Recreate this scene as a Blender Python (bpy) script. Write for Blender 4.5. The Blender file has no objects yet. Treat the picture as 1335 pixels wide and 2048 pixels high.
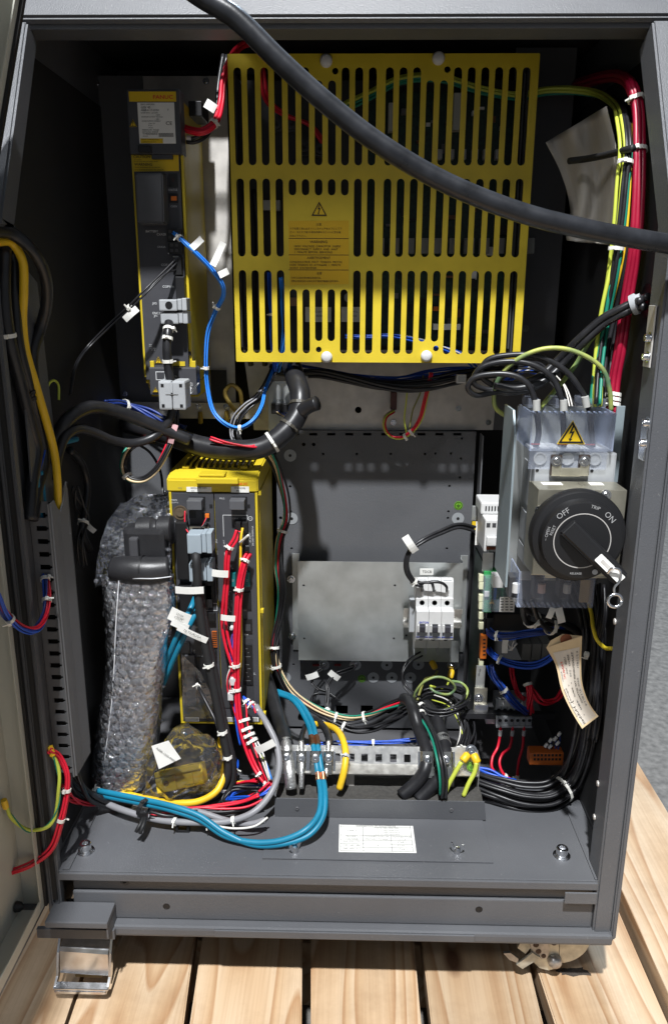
import bpy, bmesh, math, random
from mathutils import Vector, Matrix, noise
from mathutils.geometry import tessellate_polygon
random.seed(7)
SC = bpy.context.scene
COL = SC.collection
R = math.radians

# ------------------------------------------------------------------ camera, world, lamps, exposure
CAM_LOC = Vector((.019, -.856, .821)); YAW, PITCH, ROLL = R(1.2), R(15.6), R(.25); FPX = 1577.0
_F = Vector((-math.sin(YAW)*math.cos(PITCH), math.cos(YAW)*math.cos(PITCH), -math.sin(PITCH)))
_R = Vector((math.cos(YAW), math.sin(YAW), 0)); _U = _R.cross(_F)
_R, _U = _R*math.cos(ROLL)+_U*math.sin(ROLL), -_R*math.sin(ROLL)+_U*math.cos(ROLL)
cd = bpy.data.cameras.new('camera'); co = bpy.data.objects.new('camera', cd); COL.objects.link(co)
cd.sensor_fit = 'VERTICAL'; cd.sensor_height = 24; cd.lens = 24*FPX/2048; cd.clip_start = .01; cd.clip_end = 60
m = Matrix((_R, _U, -_F)).transposed().to_4x4(); m.translation = CAM_LOC; co.matrix_world = m
SC.camera = co
w = bpy.data.worlds.new('World'); SC.world = w; w.use_nodes = True
bg = w.node_tree.nodes['Background']; bg.inputs[0].default_value = (.80, .88, 1.0, 1); bg.inputs[1].default_value = .23
def lamp(name, loc, target, size, power, col):
    l = bpy.data.lights.new(name, 'AREA'); l.shape = 'DISK'; l.size = size; l.energy = power; l.color = col
    o = bpy.data.objects.new(name, l); COL.objects.link(o); o.location = loc
    o.rotation_euler = (Vector(target)-Vector(loc)).to_track_quat('-Z', 'Y').to_euler(); return o
lamp('high_bay_lamp', (-.14, -2.1, 4.55), (0, .3, .6), .17, 470, (.97, .985, 1))          # the hall lamp above and behind the camera
lamp('far_high_bay_lamp', (.6, 3.4, 5.6), (0, .3, .9), .5, 300, (.66, .82, 1))             # the next lamp of the row, behind the cabinet
lamp('side_high_bay_lamp', (-2.6, -3.2, 4.2), (0, .2, .6), .9, 70, (.95, .97, 1))
SC.view_settings.view_transform = 'Standard'; SC.view_settings.look = 'None'; SC.view_settings.exposure = 0; SC.view_settings.gamma = 1
SC.view_settings.use_curve_mapping = False
SC.render.engine = 'CYCLES'
SC.cycles.max_bounces = 8; SC.cycles.transparent_max_bounces = 24

# ------------------------------------------------------------------ where a point of the place lies, given its bearing and one known coordinate
def ray(x, y): return _F + _R*((x-667.5)/FPX) + _U*((1024-y)/FPX)
def P(x, y, Y): d = ray(x, y); return CAM_LOC + d*((Y-CAM_LOC.y)/d.y)
def PZ(x, y, Z): d = ray(x, y); return CAM_LOC + d*((Z-CAM_LOC.z)/d.z)
def PX(x, y, X): d = ray(x, y); return CAM_LOC + d*((X-CAM_LOC.x)/d.x)

# ------------------------------------------------------------------ materials
MATS = {}
def mat(name, col, rough=.5, metal=0, var=0, vs=20, bump=0, bs=200, alpha=1, spec=.5, trans=0, stretch=None, coat=0, col2=None, ior=1.45):
    if name in MATS: return MATS[name]
    mt = bpy.data.materials.new(name); mt.use_nodes = True; nt = mt.node_tree; N = nt.nodes; L = nt.links
    b = N['Principled BSDF']; b.inputs['Base Color'].default_value = (*col, 1); b.inputs['Roughness'].default_value = rough
    b.inputs['Metallic'].default_value = metal; b.inputs['Alpha'].default_value = alpha; b.inputs['Specular IOR Level'].default_value = spec
    b.inputs['Transmission Weight'].default_value = trans; b.inputs['Coat Weight'].default_value = coat; b.inputs['IOR'].default_value = ior
    if var or bump:
        tc = N.new('ShaderNodeTexCoord'); mp = N.new('ShaderNodeMapping'); L.new(tc.outputs['Object'], mp.inputs[0])
        if stretch: mp.inputs['Scale'].default_value = stretch
    if var:
        n = N.new('ShaderNodeTexNoise'); n.inputs['Scale'].default_value = vs; n.inputs['Detail'].default_value = 6; L.new(mp.outputs[0], n.inputs['Vector'])
        cr = N.new('ShaderNodeValToRGB'); c2 = col2 or tuple(min(1, c*(1+var)) for c in col); c1 = tuple(c*(1-var) for c in col)
        cr.color_ramp.elements[0].color = (*c1, 1); cr.color_ramp.elements[0].position = .3
        cr.color_ramp.elements[1].color = (*c2, 1); cr.color_ramp.elements[1].position = .7
        L.new(n.outputs['Fac'], cr.inputs[0]); L.new(cr.outputs[0], b.inputs['Base Color'])
        mr = N.new('ShaderNodeMapRange'); mr.inputs[3].default_value = max(.02, rough-.08); mr.inputs[4].default_value = min(1, rough+.1)
        L.new(n.outputs['Fac'], mr.inputs[0]); L.new(mr.outputs[0], b.inputs['Roughness'])
    if bump:
        n2 = N.new('ShaderNodeTexNoise'); n2.inputs['Scale'].default_value = bs; n2.inputs['Detail'].default_value = 3; L.new(mp.outputs[0], n2.inputs['Vector'])
        bp = N.new('ShaderNodeBump'); bp.inputs['Strength'].default_value = bump; bp.inputs['Distance'].default_value = .001
        L.new(n2.outputs['Fac'], bp.inputs['Height']); L.new(bp.outputs[0], b.inputs['Normal'])
    MATS[name] = mt; return mt
def wood_mat():
    mt = bpy.data.materials.new('pine_wood'); mt.use_nodes = True; nt = mt.node_tree; N = nt.nodes; L = nt.links; b = N['Principled BSDF']
    tc = N.new('ShaderNodeTexCoord'); oi = N.new('ShaderNodeObjectInfo'); off = N.new('ShaderNodeVectorMath'); off.operation = 'MULTIPLY_ADD'
    cmb = N.new('ShaderNodeCombineXYZ'); L.new(oi.outputs['Random'], cmb.inputs[0]); L.new(oi.outputs['Random'], cmb.inputs[1]); L.new(oi.outputs['Random'], cmb.inputs[2])
    off.inputs[1].default_value = (7.3, 3.1, 1.7); L.new(cmb.outputs[0], off.inputs[0]); L.new(tc.outputs['Object'], off.inputs[2])
    mp = N.new('ShaderNodeMapping'); mp.inputs['Scale'].default_value = (9, .9, 9); L.new(off.outputs[0], mp.inputs[0])
    nz = N.new('ShaderNodeTexNoise'); nz.inputs['Scale'].default_value = .9; nz.inputs['Detail'].default_value = 1.5; L.new(mp.outputs[0], nz.inputs['Vector'])
    mul = N.new('ShaderNodeMath'); mul.operation = 'MULTIPLY'; mul.inputs[1].default_value = 13; L.new(nz.outputs['Fac'], mul.inputs[0])
    fr = N.new('ShaderNodeMath'); fr.operation = 'FRACT'; L.new(mul.outputs[0], fr.inputs[0])
    mp2 = N.new('ShaderNodeMapping'); mp2.inputs['Scale'].default_value = (330, 5, 60); L.new(off.outputs[0], mp2.inputs[0])
    fz = N.new('ShaderNodeTexNoise'); fz.inputs['Scale'].default_value = 1; fz.inputs['Detail'].default_value = 3; L.new(mp2.outputs[0], fz.inputs['Vector'])
    cr = N.new('ShaderNodeValToRGB'); e = cr.color_ramp.elements
    e[0].position = 0; e[0].color = (.58, .435, .29, 1); e[1].position = .62; e[1].color = (.52, .355, .21, 1)
    x = e.new(.9); x.color = (.40, .235, .12, 1); x = e.new(1); x.color = (.57, .42, .275, 1)
    L.new(fr.outputs[0], cr.inputs[0])
    # knots
    mp3 = N.new('ShaderNodeMapping'); mp3.inputs['Scale'].default_value = (7, 3.6, 7); L.new(off.outputs[0], mp3.inputs[0])
    vo = N.new('ShaderNodeTexVoronoi'); vo.inputs['Scale'].default_value = 1; L.new(mp3.outputs[0], vo.inputs['Vector'])
    kr = N.new('ShaderNodeValToRGB'); k = kr.color_ramp.elements; k[0].position = .05; k[0].color = (.16, .07, .03, 1); k[1].position = .12; k[1].color = (1, 1, 1, 1)
    L.new(vo.outputs['Distance'], kr.inputs[0])
    mx = N.new('ShaderNodeMixRGB'); mx.blend_type = 'MULTIPLY'; mx.inputs[0].default_value = .85; L.new(cr.outputs[0], mx.inputs[1]); L.new(kr.outputs[0], mx.inputs[2])
    fr2 = N.new('ShaderNodeValToRGB'); q = fr2.color_ramp.elements; q[0].position = .3; q[0].color = (.72, .66, .6, 1); q[1].position = .6; q[1].color = (1, 1, 1, 1); L.new(fz.outputs['Fac'], fr2.inputs[0])
    mx2 = N.new('ShaderNodeMixRGB'); mx2.blend_type = 'MULTIPLY'; mx2.inputs[0].default_value = .42; L.new(mx.outputs[0], mx2.inputs[1]); L.new(fr2.outputs[0], mx2.inputs[2])
    hs = N.new('ShaderNodeHueSaturation'); mr = N.new('ShaderNodeMapRange'); mr.inputs[3].default_value = .82; mr.inputs[4].default_value = 1.12
    L.new(oi.outputs['Random'], mr.inputs[0]); L.new(mr.outputs[0], hs.inputs['Value'])
    dn = N.new('ShaderNodeTexNoise'); dn.inputs['Scale'].default_value = 9; dn.inputs['Detail'].default_value = 8; dn.inputs['Roughness'].default_value = .7; L.new(off.outputs[0], dn.inputs['Vector'])
    dr = N.new('ShaderNodeValToRGB'); z = dr.color_ramp.elements; z[0].position = .3; z[0].color = (.66, .62, .58, 1); z[1].position = .56; z[1].color = (1, 1, 1, 1); L.new(dn.outputs['Fac'], dr.inputs[0])
    mx4 = N.new('ShaderNodeMixRGB'); mx4.blend_type = 'MULTIPLY'; mx4.inputs[0].default_value = .6; L.new(mx2.outputs[0], mx4.inputs[1]); L.new(dr.outputs[0], mx4.inputs[2]); L.new(mx4.outputs[0], hs.inputs['Color']); L.new(hs.outputs[0], b.inputs['Base Color'])
    b.inputs['Roughness'].default_value = .62
    bp = N.new('ShaderNodeBump'); bp.inputs['Strength'].default_value = .25; bp.inputs['Distance'].default_value = .001; L.new(fz.outputs['Fac'], bp.inputs['Height']); L.new(bp.outputs[0], b.inputs['Normal'])
    MATS['wood'] = mt; return mt
WOOD = wood_mat()
GRAY = mat('grey_cabinet_paint', (.092, .095, .103), .40, var=.08, vs=9, bump=.38, bs=650)
def dusty(mt, fleck, amount):
    nt = mt.node_tree; N = nt.nodes; L = nt.links; b = N['Principled BSDF']; src = b.inputs['Base Color'].links[0].from_socket
    tc = N.new('ShaderNodeTexCoord'); v = N.new('ShaderNodeTexNoise'); v.inputs['Scale'].default_value = 260; v.inputs['Detail'].default_value = 1; L.new(tc.outputs['Object'], v.inputs['Vector'])
    g = N.new('ShaderNodeTexNoise'); g.inputs['Scale'].default_value = 5; g.inputs['Detail'].default_value = 5; L.new(tc.outputs['Object'], g.inputs['Vector'])
    r1 = N.new('ShaderNodeValToRGB'); r1.color_ramp.elements[0].position = .74; r1.color_ramp.elements[1].position = .78; L.new(v.outputs['Fac'], r1.inputs[0])
    r2 = N.new('ShaderNodeMapRange'); r2.inputs[1].default_value = .45; r2.inputs[2].default_value = .8; r2.inputs[4].default_value = amount; L.new(g.outputs['Fac'], r2.inputs[0])
    ad = N.new('ShaderNodeMath'); ad.operation = 'MAXIMUM'; L.new(r2.outputs[0], ad.inputs[0]); ml = N.new('ShaderNodeMath'); ml.operation = 'MULTIPLY'; ml.inputs[1].default_value = .5; L.new(r1.outputs[0], ml.inputs[0]); L.new(ml.outputs[0], ad.inputs[1])
    mx = N.new('ShaderNodeMixRGB'); mx.inputs[2].default_value = (*fleck, 1); L.new(ad.outputs[0], mx.inputs[0]); L.new(src, mx.inputs[1]); L.new(mx.outputs[0], b.inputs['Base Color'])
dusty(GRAY, (.19, .19, .19), .22)
GRAY2 = mat('inner_grey_paint', (.10, .10, .106), .5, var=.07, vs=14, bump=.1, bs=900)
DUCT = mat('grey_duct_plastic', (.15, .152, .158), .5, var=.05, vs=30)
CREAM = mat('cream_door_paint', (.50, .50, .44), .45, var=.06, vs=8, bump=.08, bs=700)
RUBBER = mat('black_rubber', (.012, .012, .013), .55, bump=.1, bs=300)
JACK = mat('black_cable_jacket', (.016, .016, .018), .34, var=.25, vs=60, bump=.08, bs=150)
SLEEVE = mat('black_braided_sleeve', (.014, .014, .015), .6, bump=.5, bs=900)
BIGJ = mat('dark_grey_cable_jacket', (.016, .017, .020), .29, var=.4, vs=45, bump=.25, bs=90)
GALV = mat('galvanised_steel', (.56, .535, .50), .45, metal=.3, var=.16, vs=38, bump=.12, bs=500)
ZINC = mat('zinc_plate', (.46, .48, .475), .36, metal=.7, var=.15, vs=26, bump=.12, bs=300)
GOLDZ = mat('yellow_passivated_steel', (.50, .475, .385), .3, metal=.8, var=.12, vs=40)
CHROME = mat('bright_zinc', (.72, .73, .75), .2, metal=1, var=.12, vs=90)
TINNED = mat('tinned_bar', (.86, .85, .82), .36, metal=1, var=.08, vs=120, bump=.25, bs=160)
COPPER = mat('copper', (.62, .32, .19), .3, metal=1, var=.1, vs=80)
BRAID = mat('braided_shield', (.55, .55, .54), .35, metal=.9, var=.35, vs=400, bump=.8, bs=700)
YEL = mat('yellow_plastic', (.58, .44, .022), .42, var=.03, vs=25, bump=.05, bs=900)
YELP = mat('yellow_painted_steel', (.575, .435, .028), .4, var=.09, vs=24, bump=.2, bs=700)
YELD = mat('yellow_label', (.66, .44, .010), .5, var=.03, vs=40)
YELC = mat('yellow_cable', (.75, .47, .02), .38, var=.06, vs=40)
DGR = mat('dark_grey_plastic', (.052, .053, .060), .48, var=.06, vs=40, bump=.08, bs=1200)
MGR = mat('mid_grey_plastic', (.09, .092, .10), .45, var=.05, vs=40)
BLK = mat('black_plastic', (.010, .010, .011), .45)
VOIDB = mat('dark_steel', (.045, .046, .05), .6)
LGR = mat('light_grey_connector', (.36, .375, .39), .42, var=.05, vs=60)
BGR = mat('blue_grey_connector', (.30, .355, .40), .42, var=.05, vs=60)
WHT = mat('white_plastic', (.58, .58, .575), .38, var=.03, vs=50)
TIE = mat('nylon_tie', (.72, .71, .66), .4)
PAPER = mat('paper_label', (.74, .735, .70), .65, var=.03, vs=70)
SHEET = mat('ivory_plastic_sheet', (.46, .43, .385), .22, var=.1, vs=14, bump=1.0, bs=26)
MANILA = mat('manila_card', (.62, .48, .29), .7, var=.07, vs=30)
PINKP = mat('pale_tag_print', (.60, .56, .52), .7)
RED_SHADED = mat('shaded_red_wire', (.30, .006, .030), .38, var=.08, vs=60)  # red wire colour darkened to stand for shade at the upper right
RED = mat('red_wire', (.62, .012, .035), .38, var=.08, vs=60)
BLUE = mat('blue_wire', (.012, .085, .52), .36, var=.1, vs=60)
DBLUE = mat('dark_blue_wire', (.02, .045, .22), .4)
LBLUE = mat('light_blue_wire', (.03, .22, .75), .36)
TEAL = mat('teal_cable', (.008, .175, .29), .4, var=.08, vs=40)
GREEN = mat('green_wire', (.01, .20, .13), .42)
LIME = mat('yellow_green_wire', (.50, .56, .07), .42)
WHW = mat('white_wire', (.62, .60, .56), .45)
TANW = mat('cream_wire', (.64, .50, .30), .45)
GRYW = mat('grey_wire', (.23, .23, .245), .4, var=.05, vs=40)
VIOL = mat('violet_wire', (.10, .06, .34), .4)
ORG = mat('orange_connector', (.66, .16, .015), .45)
ORGD = mat('dark_orange_connector', (.42, .10, .015), .5)
PCB = mat('green_circuit_board', (.008, .026, .017), .4, var=.5, vs=220)
PCBL = mat('bright_green_plastic', (.05, .42, .12), .3, alpha=.85)
CLEAR = mat('clear_bluish_plastic', (.46, .51, .64), .1, alpha=.15, spec=.6)
CLEARE = mat('clear_plastic_edge', (.48, .57, .80), .13, alpha=.36, spec=.6)
def film(name, tint, diff, rough, bump, bs, gl=.3):
    mt = bpy.data.materials.new(name); mt.use_nodes = True; nt = mt.node_tree; N = nt.nodes; L = nt.links; N.remove(N['Principled BSDF']); out = N['Material Output']
    tr = N.new('ShaderNodeBsdfTransparent'); tr.inputs[0].default_value = (*tint, 1); g = N.new('ShaderNodeBsdfGlossy'); g.inputs['Roughness'].default_value = rough; g.inputs[0].default_value = (.95, .96, 1, 1)
    d = N.new('ShaderNodeBsdfDiffuse'); d.inputs[0].default_value = (.8, .82, .86, 1)
    fr = N.new('ShaderNodeFresnel'); fr.inputs[0].default_value = 1.6
    tc = N.new('ShaderNodeTexCoord'); n = N.new('ShaderNodeTexNoise'); n.inputs['Scale'].default_value = bs; n.inputs['Detail'].default_value = 4; L.new(tc.outputs['Object'], n.inputs['Vector'])
    bp = N.new('ShaderNodeBump'); bp.inputs['Strength'].default_value = bump; bp.inputs['Distance'].default_value = .004; L.new(n.outputs['Fac'], bp.inputs['Height'])
    for q in (g, d): L.new(bp.outputs[0], q.inputs['Normal'])
    L.new(bp.outputs[0], fr.inputs['Normal'])
    m1 = N.new('ShaderNodeMixShader'); m1.inputs[0].default_value = diff; L.new(tr.outputs[0], m1.inputs[1]); L.new(d.outputs[0], m1.inputs[2])
    ma = N.new('ShaderNodeMath'); ma.operation = 'MULTIPLY_ADD'; ma.inputs[1].default_value = .8; ma.inputs[2].default_value = gl*.2; L.new(fr.outputs[0], ma.inputs[0])
    m2 = N.new('ShaderNodeMixShader'); L.new(ma.outputs[0], m2.inputs[0]); L.new(m1.outputs[0], m2.inputs[1]); L.new(g.outputs[0], m2.inputs[2]); L.new(m2.outputs[0], out.inputs[0])
    MATS[name] = mt; return mt
FILM = film('plastic_film', (.97, .97, .98), .02, .09, .7, 40, .1)
FILMB = film('bubble_film', (.96, .97, .99), .17, .13, 1.2, 120, 1.3)
DOME = film('bubble_dome_film', (.97, .98, 1.0), .055, .08, .4, 170, .9)
CRUSH = film('bubble_crushed_film', (.9, .91, .95), .14, .11, .9, 200, 1.3)
FOAM = mat('grey_foam', (.055, .052, .048), .95, var=.2, vs=200, bump=1, bs=700)
CONC = mat('concrete', (.150, .141, .130), .85, var=.34, vs=55, bump=.9, bs=160)
INK = mat('black_ink', (.010, .010, .010), .6)
GINK = mat('grey_ink', (.14, .14, .14), .6)
RINK = mat('red_ink', (.60, .03, .02), .5)
RINKD = mat('orange_red_ink', (.70, .10, .015), .5)
BINK = mat('blue_ink', (.03, .05, .40), .5)
WINK = mat('white_ink', (.62, .63, .64), .55)
EARTH = mat('earth_sticker_green', (.12, .30, .02), .5)
PAD = mat('bare_steel_pad', (.36, .38, .40), .45, metal=.35)
TEALF = mat('green_fuse', (.01, .13, .14), .3)

# ------------------------------------------------------------------ object helpers
def link(o, parent=None):
    COL.objects.link(o)
    if parent is not None:
        o.parent = parent
        if parent.type == 'EMPTY': o.matrix_parent_inverse = Matrix.Translation(-parent.location)
    return o
def thing(name, label, cat, loc=(0, 0, 0), group=None):
    o = bpy.data.objects.new(name, None); COL.objects.link(o); o.location = loc; o.empty_display_size = .02
    o['label'] = label; o['category'] = cat
    if group: o['group'] = group
    return o
def tag(o, label, cat, group=None, kind=None):
    o['label'] = label; o['category'] = cat
    if group: o['group'] = group
    if kind: o['kind'] = kind
    return o
def struct(o): o['kind'] = 'structure'; return o
def mesh_obj(name, verts, faces, mt, parent=None, smooth=False):
    me = bpy.data.meshes.new(name); me.from_pydata([tuple(v) for v in verts], [], faces); me.update()
    me.materials.append(mt)
    if smooth: me.polygons.foreach_set('use_smooth', [True]*len(me.polygons))
    return link(bpy.data.objects.new(name, me), parent)
def bm_obj(name, bm, mt, parent=None, smooth=False):
    bmesh.ops.recalc_face_normals(bm, faces=bm.faces)
    me = bpy.data.meshes.new(name); bm.to_mesh(me); bm.free(); me.materials.append(mt)
    if smooth: me.polygons.foreach_set('use_smooth', [True]*len(me.polygons))
    return link(bpy.data.objects.new(name, me), parent)
def add_box(bm, x0, x1, y0, y1, z0, z1, M=None):
    vs = [bm.verts.new((x, y, z)) for x in (x0, x1) for y in (y0, y1) for z in (z0, z1)]
    fs = [bm.faces.new([vs[i] for i in f]) for f in ((0, 1, 3, 2), (4, 6, 7, 5), (0, 4, 5, 1), (2, 3, 7, 6), (0, 2, 6, 4), (1, 5, 7, 3))]
    if M is not None:
        for v in vs: v.co = M @ v.co
    return vs, fs
def box(name, x0, x1, y0, y1, z0, z1, mt, parent=None, bev=.001, M=None, seg=2):
    bm = bmesh.new(); x0, x1 = sorted((x0, x1)); y0, y1 = sorted((y0, y1)); z0, z1 = sorted((z0, z1))
    add_box(bm, x0, x1, y0, y1, z0, z1)
    b = min(bev, .45*min(x1-x0, y1-y0, z1-z0))
    if b > 0: bmesh.ops.bevel(bm, geom=list(bm.edges), offset=b, segments=seg, affect='EDGES', profile=.6)
    if M is not None: bm.transform(M)
    return bm_obj(name, bm, mt, parent)
def rect(x0, y0, x1, y1, Y):
    xm, ym = (x0+x1)/2, (y0+y1)/2
    return P(x0, ym, Y).x, P(x1, ym, Y).x, P(xm, y1, Y).z, P(xm, y0, Y).z
def bpx(name, x0, y0, x1, y1, Yf, dep, mt, parent=None, bev=.0008):
    """an upright box whose front face at depth Yf spans these bearings"""
    a, b, c, d = rect(x0, y0, x1, y1, Yf)
    return box(name, a, b, Yf, Yf+dep, c, d, mt, parent, bev)
def prism(name, pts2, thick, O, ex, ey, mt, parent=None, holes=(), smooth=False):
    """plate with holes: 2-D outline in the frame (O, ex, ey), extruded by thick along ex x ey backwards"""
    O = Vector(O); ex = Vector(ex).normalized(); ey = Vector(ey).normalized(); ez = ex.cross(ey)
    loops = [list(pts2)]+[list(h) for h in holes]
    tris = tessellate_polygon([[Vector((p[0], p[1], 0)) for p in l] for l in loops])
    flat = [p for l in loops for p in l]; n = len(flat)
    V = [O+ex*p[0]+ey*p[1] for p in flat]; V += [v-ez*thick for v in V]
    F = []
    for t in tris:
        a, b, c = [Vector((flat[i][0], flat[i][1], 0)) for i in t]
        t = tuple(t) if (b-a).cross(c-a).z > 0 else (t[0], t[2], t[1])
        F.append(t); F.append((t[0]+n, t[2]+n, t[1]+n))
    k = 0
    for l in loops:
        for i in range(len(l)):
            a, b = k+i, k+(i+1) % len(l); F.append((a, a+n, b+n, b))
        k += len(l)
    bm = bmesh.new(); vs = [bm.verts.new(v) for v in V]
    for f in F:
        try: bm.faces.new([vs[i] for i in f])
        except ValueError: pass
    return bm_obj(name, bm, mt, parent)
def circ(cx, cy, r, n=16): return [(cx+r*math.cos(2*math.pi*i/n), cy+r*math.sin(2*math.pi*i/n)) for i in range(n)]
def rrect(x0, y0, x1, y1, r=0, n=4):
    if r <= 0: return [(x0, y0), (x1, y0), (x1, y1), (x0, y1)]
    o = []
    for cx, cy, a in ((x1-r, y0+r, -90), (x1-r, y1-r, 0), (x0+r, y1-r, 90), (x0+r, y0+r, 180)):
        for i in range(n+1): t = R(a+90*i/n); o.append((cx+r*math.cos(t), cy+r*math.sin(t)))
    return o
def slot(cx, y0, y1, w, n=6):
    r = w/2; return [(cx+r*math.cos(R(180+180*i/n)), y0+r+r*math.sin(R(180+180*i/n))) for i in range(n+1)] + [(cx+r*math.cos(R(180*i/n)), y1-r+r*math.sin(R(180*i/n))) for i in range(n+1)]
def lathe(name, prof, O, axis, mt, parent=None, n=20, smooth=True):
    """profile [(radius, along)] spun round axis from O"""
    axis = Vector(axis).normalized(); u = axis.orthogonal().normalized(); v = axis.cross(u); O = Vector(O)
    V = []; F = []
    for r, h in prof:
        for i in range(n):
            t = 2*math.pi*i/n; V.append(O+axis*h+(u*math.cos(t)+v*math.sin(t))*max(r, 1e-5))
    for k in range(len(prof)-1):
        for i in range(n): a = k*n+i; b = k*n+(i+1) % n; F.append((a, b, b+n, a+n))
    F.append(tuple(range(n-1, -1, -1))); F.append(tuple(range((len(prof)-1)*n, len(prof)*n)))
    o = mesh_obj(name, V, F, mt, parent)
    if smooth:
        me = o.data; me.polygons.foreach_set('use_smooth', [True]*len(me.polygons))
        me.set_sharp_from_angle(angle=R(38))
    return o
def spline(pts, sub=7):
    pts = [Vector(p) for p in pts]
    if len(pts) < 3: return [pts[0].lerp(pts[-1], i/sub) for i in range(sub+1)]
    o = []; e = [pts[0]*2-pts[1]]+pts+[pts[-1]*2-pts[-2]]
    for i in range(1, len(e)-2):
        p0, p1, p2, p3 = e[i-1:i+3]
        t01 = max((p1-p0).length, 1e-6)**.5; t12 = max((p2-p1).length, 1e-6)**.5; t23 = max((p3-p2).length, 1e-6)**.5
        m1 = (p1-p0)/t01-(p2-p0)/(t01+t12)+(p2-p1)/t12; m2 = (p2-p1)/t12-(p3-p1)/(t12+t23)+(p3-p2)/t23
        m1 *= t12; m2 *= t12
        for k in range(sub):
            t = k/sub; o.append(p1*(2*t**3-3*t**2+1)+m1*(t**3-2*t**2+t)+p2*(-2*t**3+3*t**2)+m2*(t**3-t**2))
    o.append(pts[-1]); return o
def frames(path):
    T = [(path[min(i+1, len(path)-1)]-path[max(i-1, 0)]).normalized() for i in range(len(path))]
    u = T[0].orthogonal().normalized(); out = []
    for t in T:
        u = u-t*u.dot(t); u = u.normalized() if u.length > 1e-6 else t.orthogonal().normalized()
        out.append((t, u, t.cross(u)))
    return out
def sweep(name, path, r, mt, parent=None, n=None):
    n = n or (7 if r < .002 else 12); fr = frames(path); V = []; F = []
    rr = r if callable(r) else (lambda s: r)
    for i, p in enumerate(path):
        _, u, v = fr[i]; q = rr(i/(len(path)-1))
        for k in range(n): a = 2*math.pi*k/n; V.append(p+(u*math.cos(a)+v*math.sin(a))*q)
    for i in range(len(path)-1):
        for k in range(n): a = i*n+k; b = i*n+(k+1) % n; F.append((a, b, b+n, a+n))
    F.append(tuple(range(n-1, -1, -1))); F.append(tuple(range((len(path)-1)*n, len(path)*n)))
    return mesh_obj(name, V, F, mt, parent, True)
def Q(pts):
    """(bearing x, bearing y, depth) or a Vector"""
    out = []
    for p in pts:
        if not isinstance(p, Vector):
            q = P(*p)
            if p[2] > 0 and abs(q.x) > .354: q = PX(p[0], p[1], math.copysign(.354, q.x))      # stay inside the side walls
            p = q
        out.append(p)
    return out
def tie(path, t, r, parent, mt=None, w=.0022, ang=0, tail=.008, name='cable_tie'):
    i = min(int(t*(len(path)-1)), len(path)-2); p = path[i]; T = (path[i+1]-path[max(i-1, 0)]).normalized()
    u = T.orthogonal().normalized(); v = T.cross(u); n = 14; V = []; F = []
    for k in range(n):
        a = 2*math.pi*k/n; d = u*math.cos(a)+v*math.sin(a)
        for rr, h in ((r, -w), (r+.0011, -w), (r+.0011, w), (r, w)): V.append(p+d*rr+T*h)
    for k in range(n):
        for j in range(4): F.append((k*4+j, k*4+(j+1) % 4, ((k+1) % n)*4+(j+1) % 4, ((k+1) % n)*4+j))
    # head, facing outwards, and a cut-off tail
    a = R(ang); tocam = (CAM_LOC-p).normalized(); d0 = (tocam-T*tocam.dot(T)).normalized(); d1 = T.cross(d0)
    d = (d0*math.cos(a)+d1*math.sin(a)); s = T.cross(d); c = p+d*(r+.0016)
    for hx, hy, hz, cc in ((.0022, .0019, .0021, c), (.0009, tail/2, .0006, c+s*(tail/2)+d*.0008)):
        if cc is not c and tail <= 0: continue
        b = len(V)
        for sx in (-1, 1):
            for sy in (-1, 1):
                for sz in (-1, 1): V.append(cc+T*hx*sx+s*hy*sy+d*hz*sz)
        F += [tuple(b+q for q in f) for f in ((0, 1, 3, 2), (4, 6, 7, 5), (0, 4, 5, 1), (2, 3, 7, 6), (0, 2, 6, 4), (1, 5, 7, 3))]
    return mesh_obj(name, V, F, mt or TIE, parent)
def flag(c, ex, ey, w, h, parent, mt=None, lines=2, name='wire_label', bend=.0015, ink=None):
    """small folded marker label standing in space, with its print"""
    c = Vector(c); ex = Vector(ex).normalized(); ey = Vector(ey); ey = (ey-ex*ey.dot(ex)).normalized(); ez = ex.cross(ey)
    V = []; F = []; n = 6
    for i in range(n+1):
        s = i/n-.5; z = bend*math.cos(s*math.pi)
        for y in (-.5, .5):
            for t in (0, .0004): V.append(c+ex*(w*s)+ey*(h*y)+ez*(z-t))
    for i in range(n):
        a = i*4; b = a+4
        F += [(a, b, b+2, a+2), (a+1, a+3, b+3, b+1), (a, a+1, b+1, b), (a+2, b+2, b+3, a+3)]
    F += [(0, 2, 3, 1), (n*4, n*4+1, n*4+3, n*4+2)]
    o = mesh_obj(name, V, F, mt or PAPER, parent)
    return o
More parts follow.
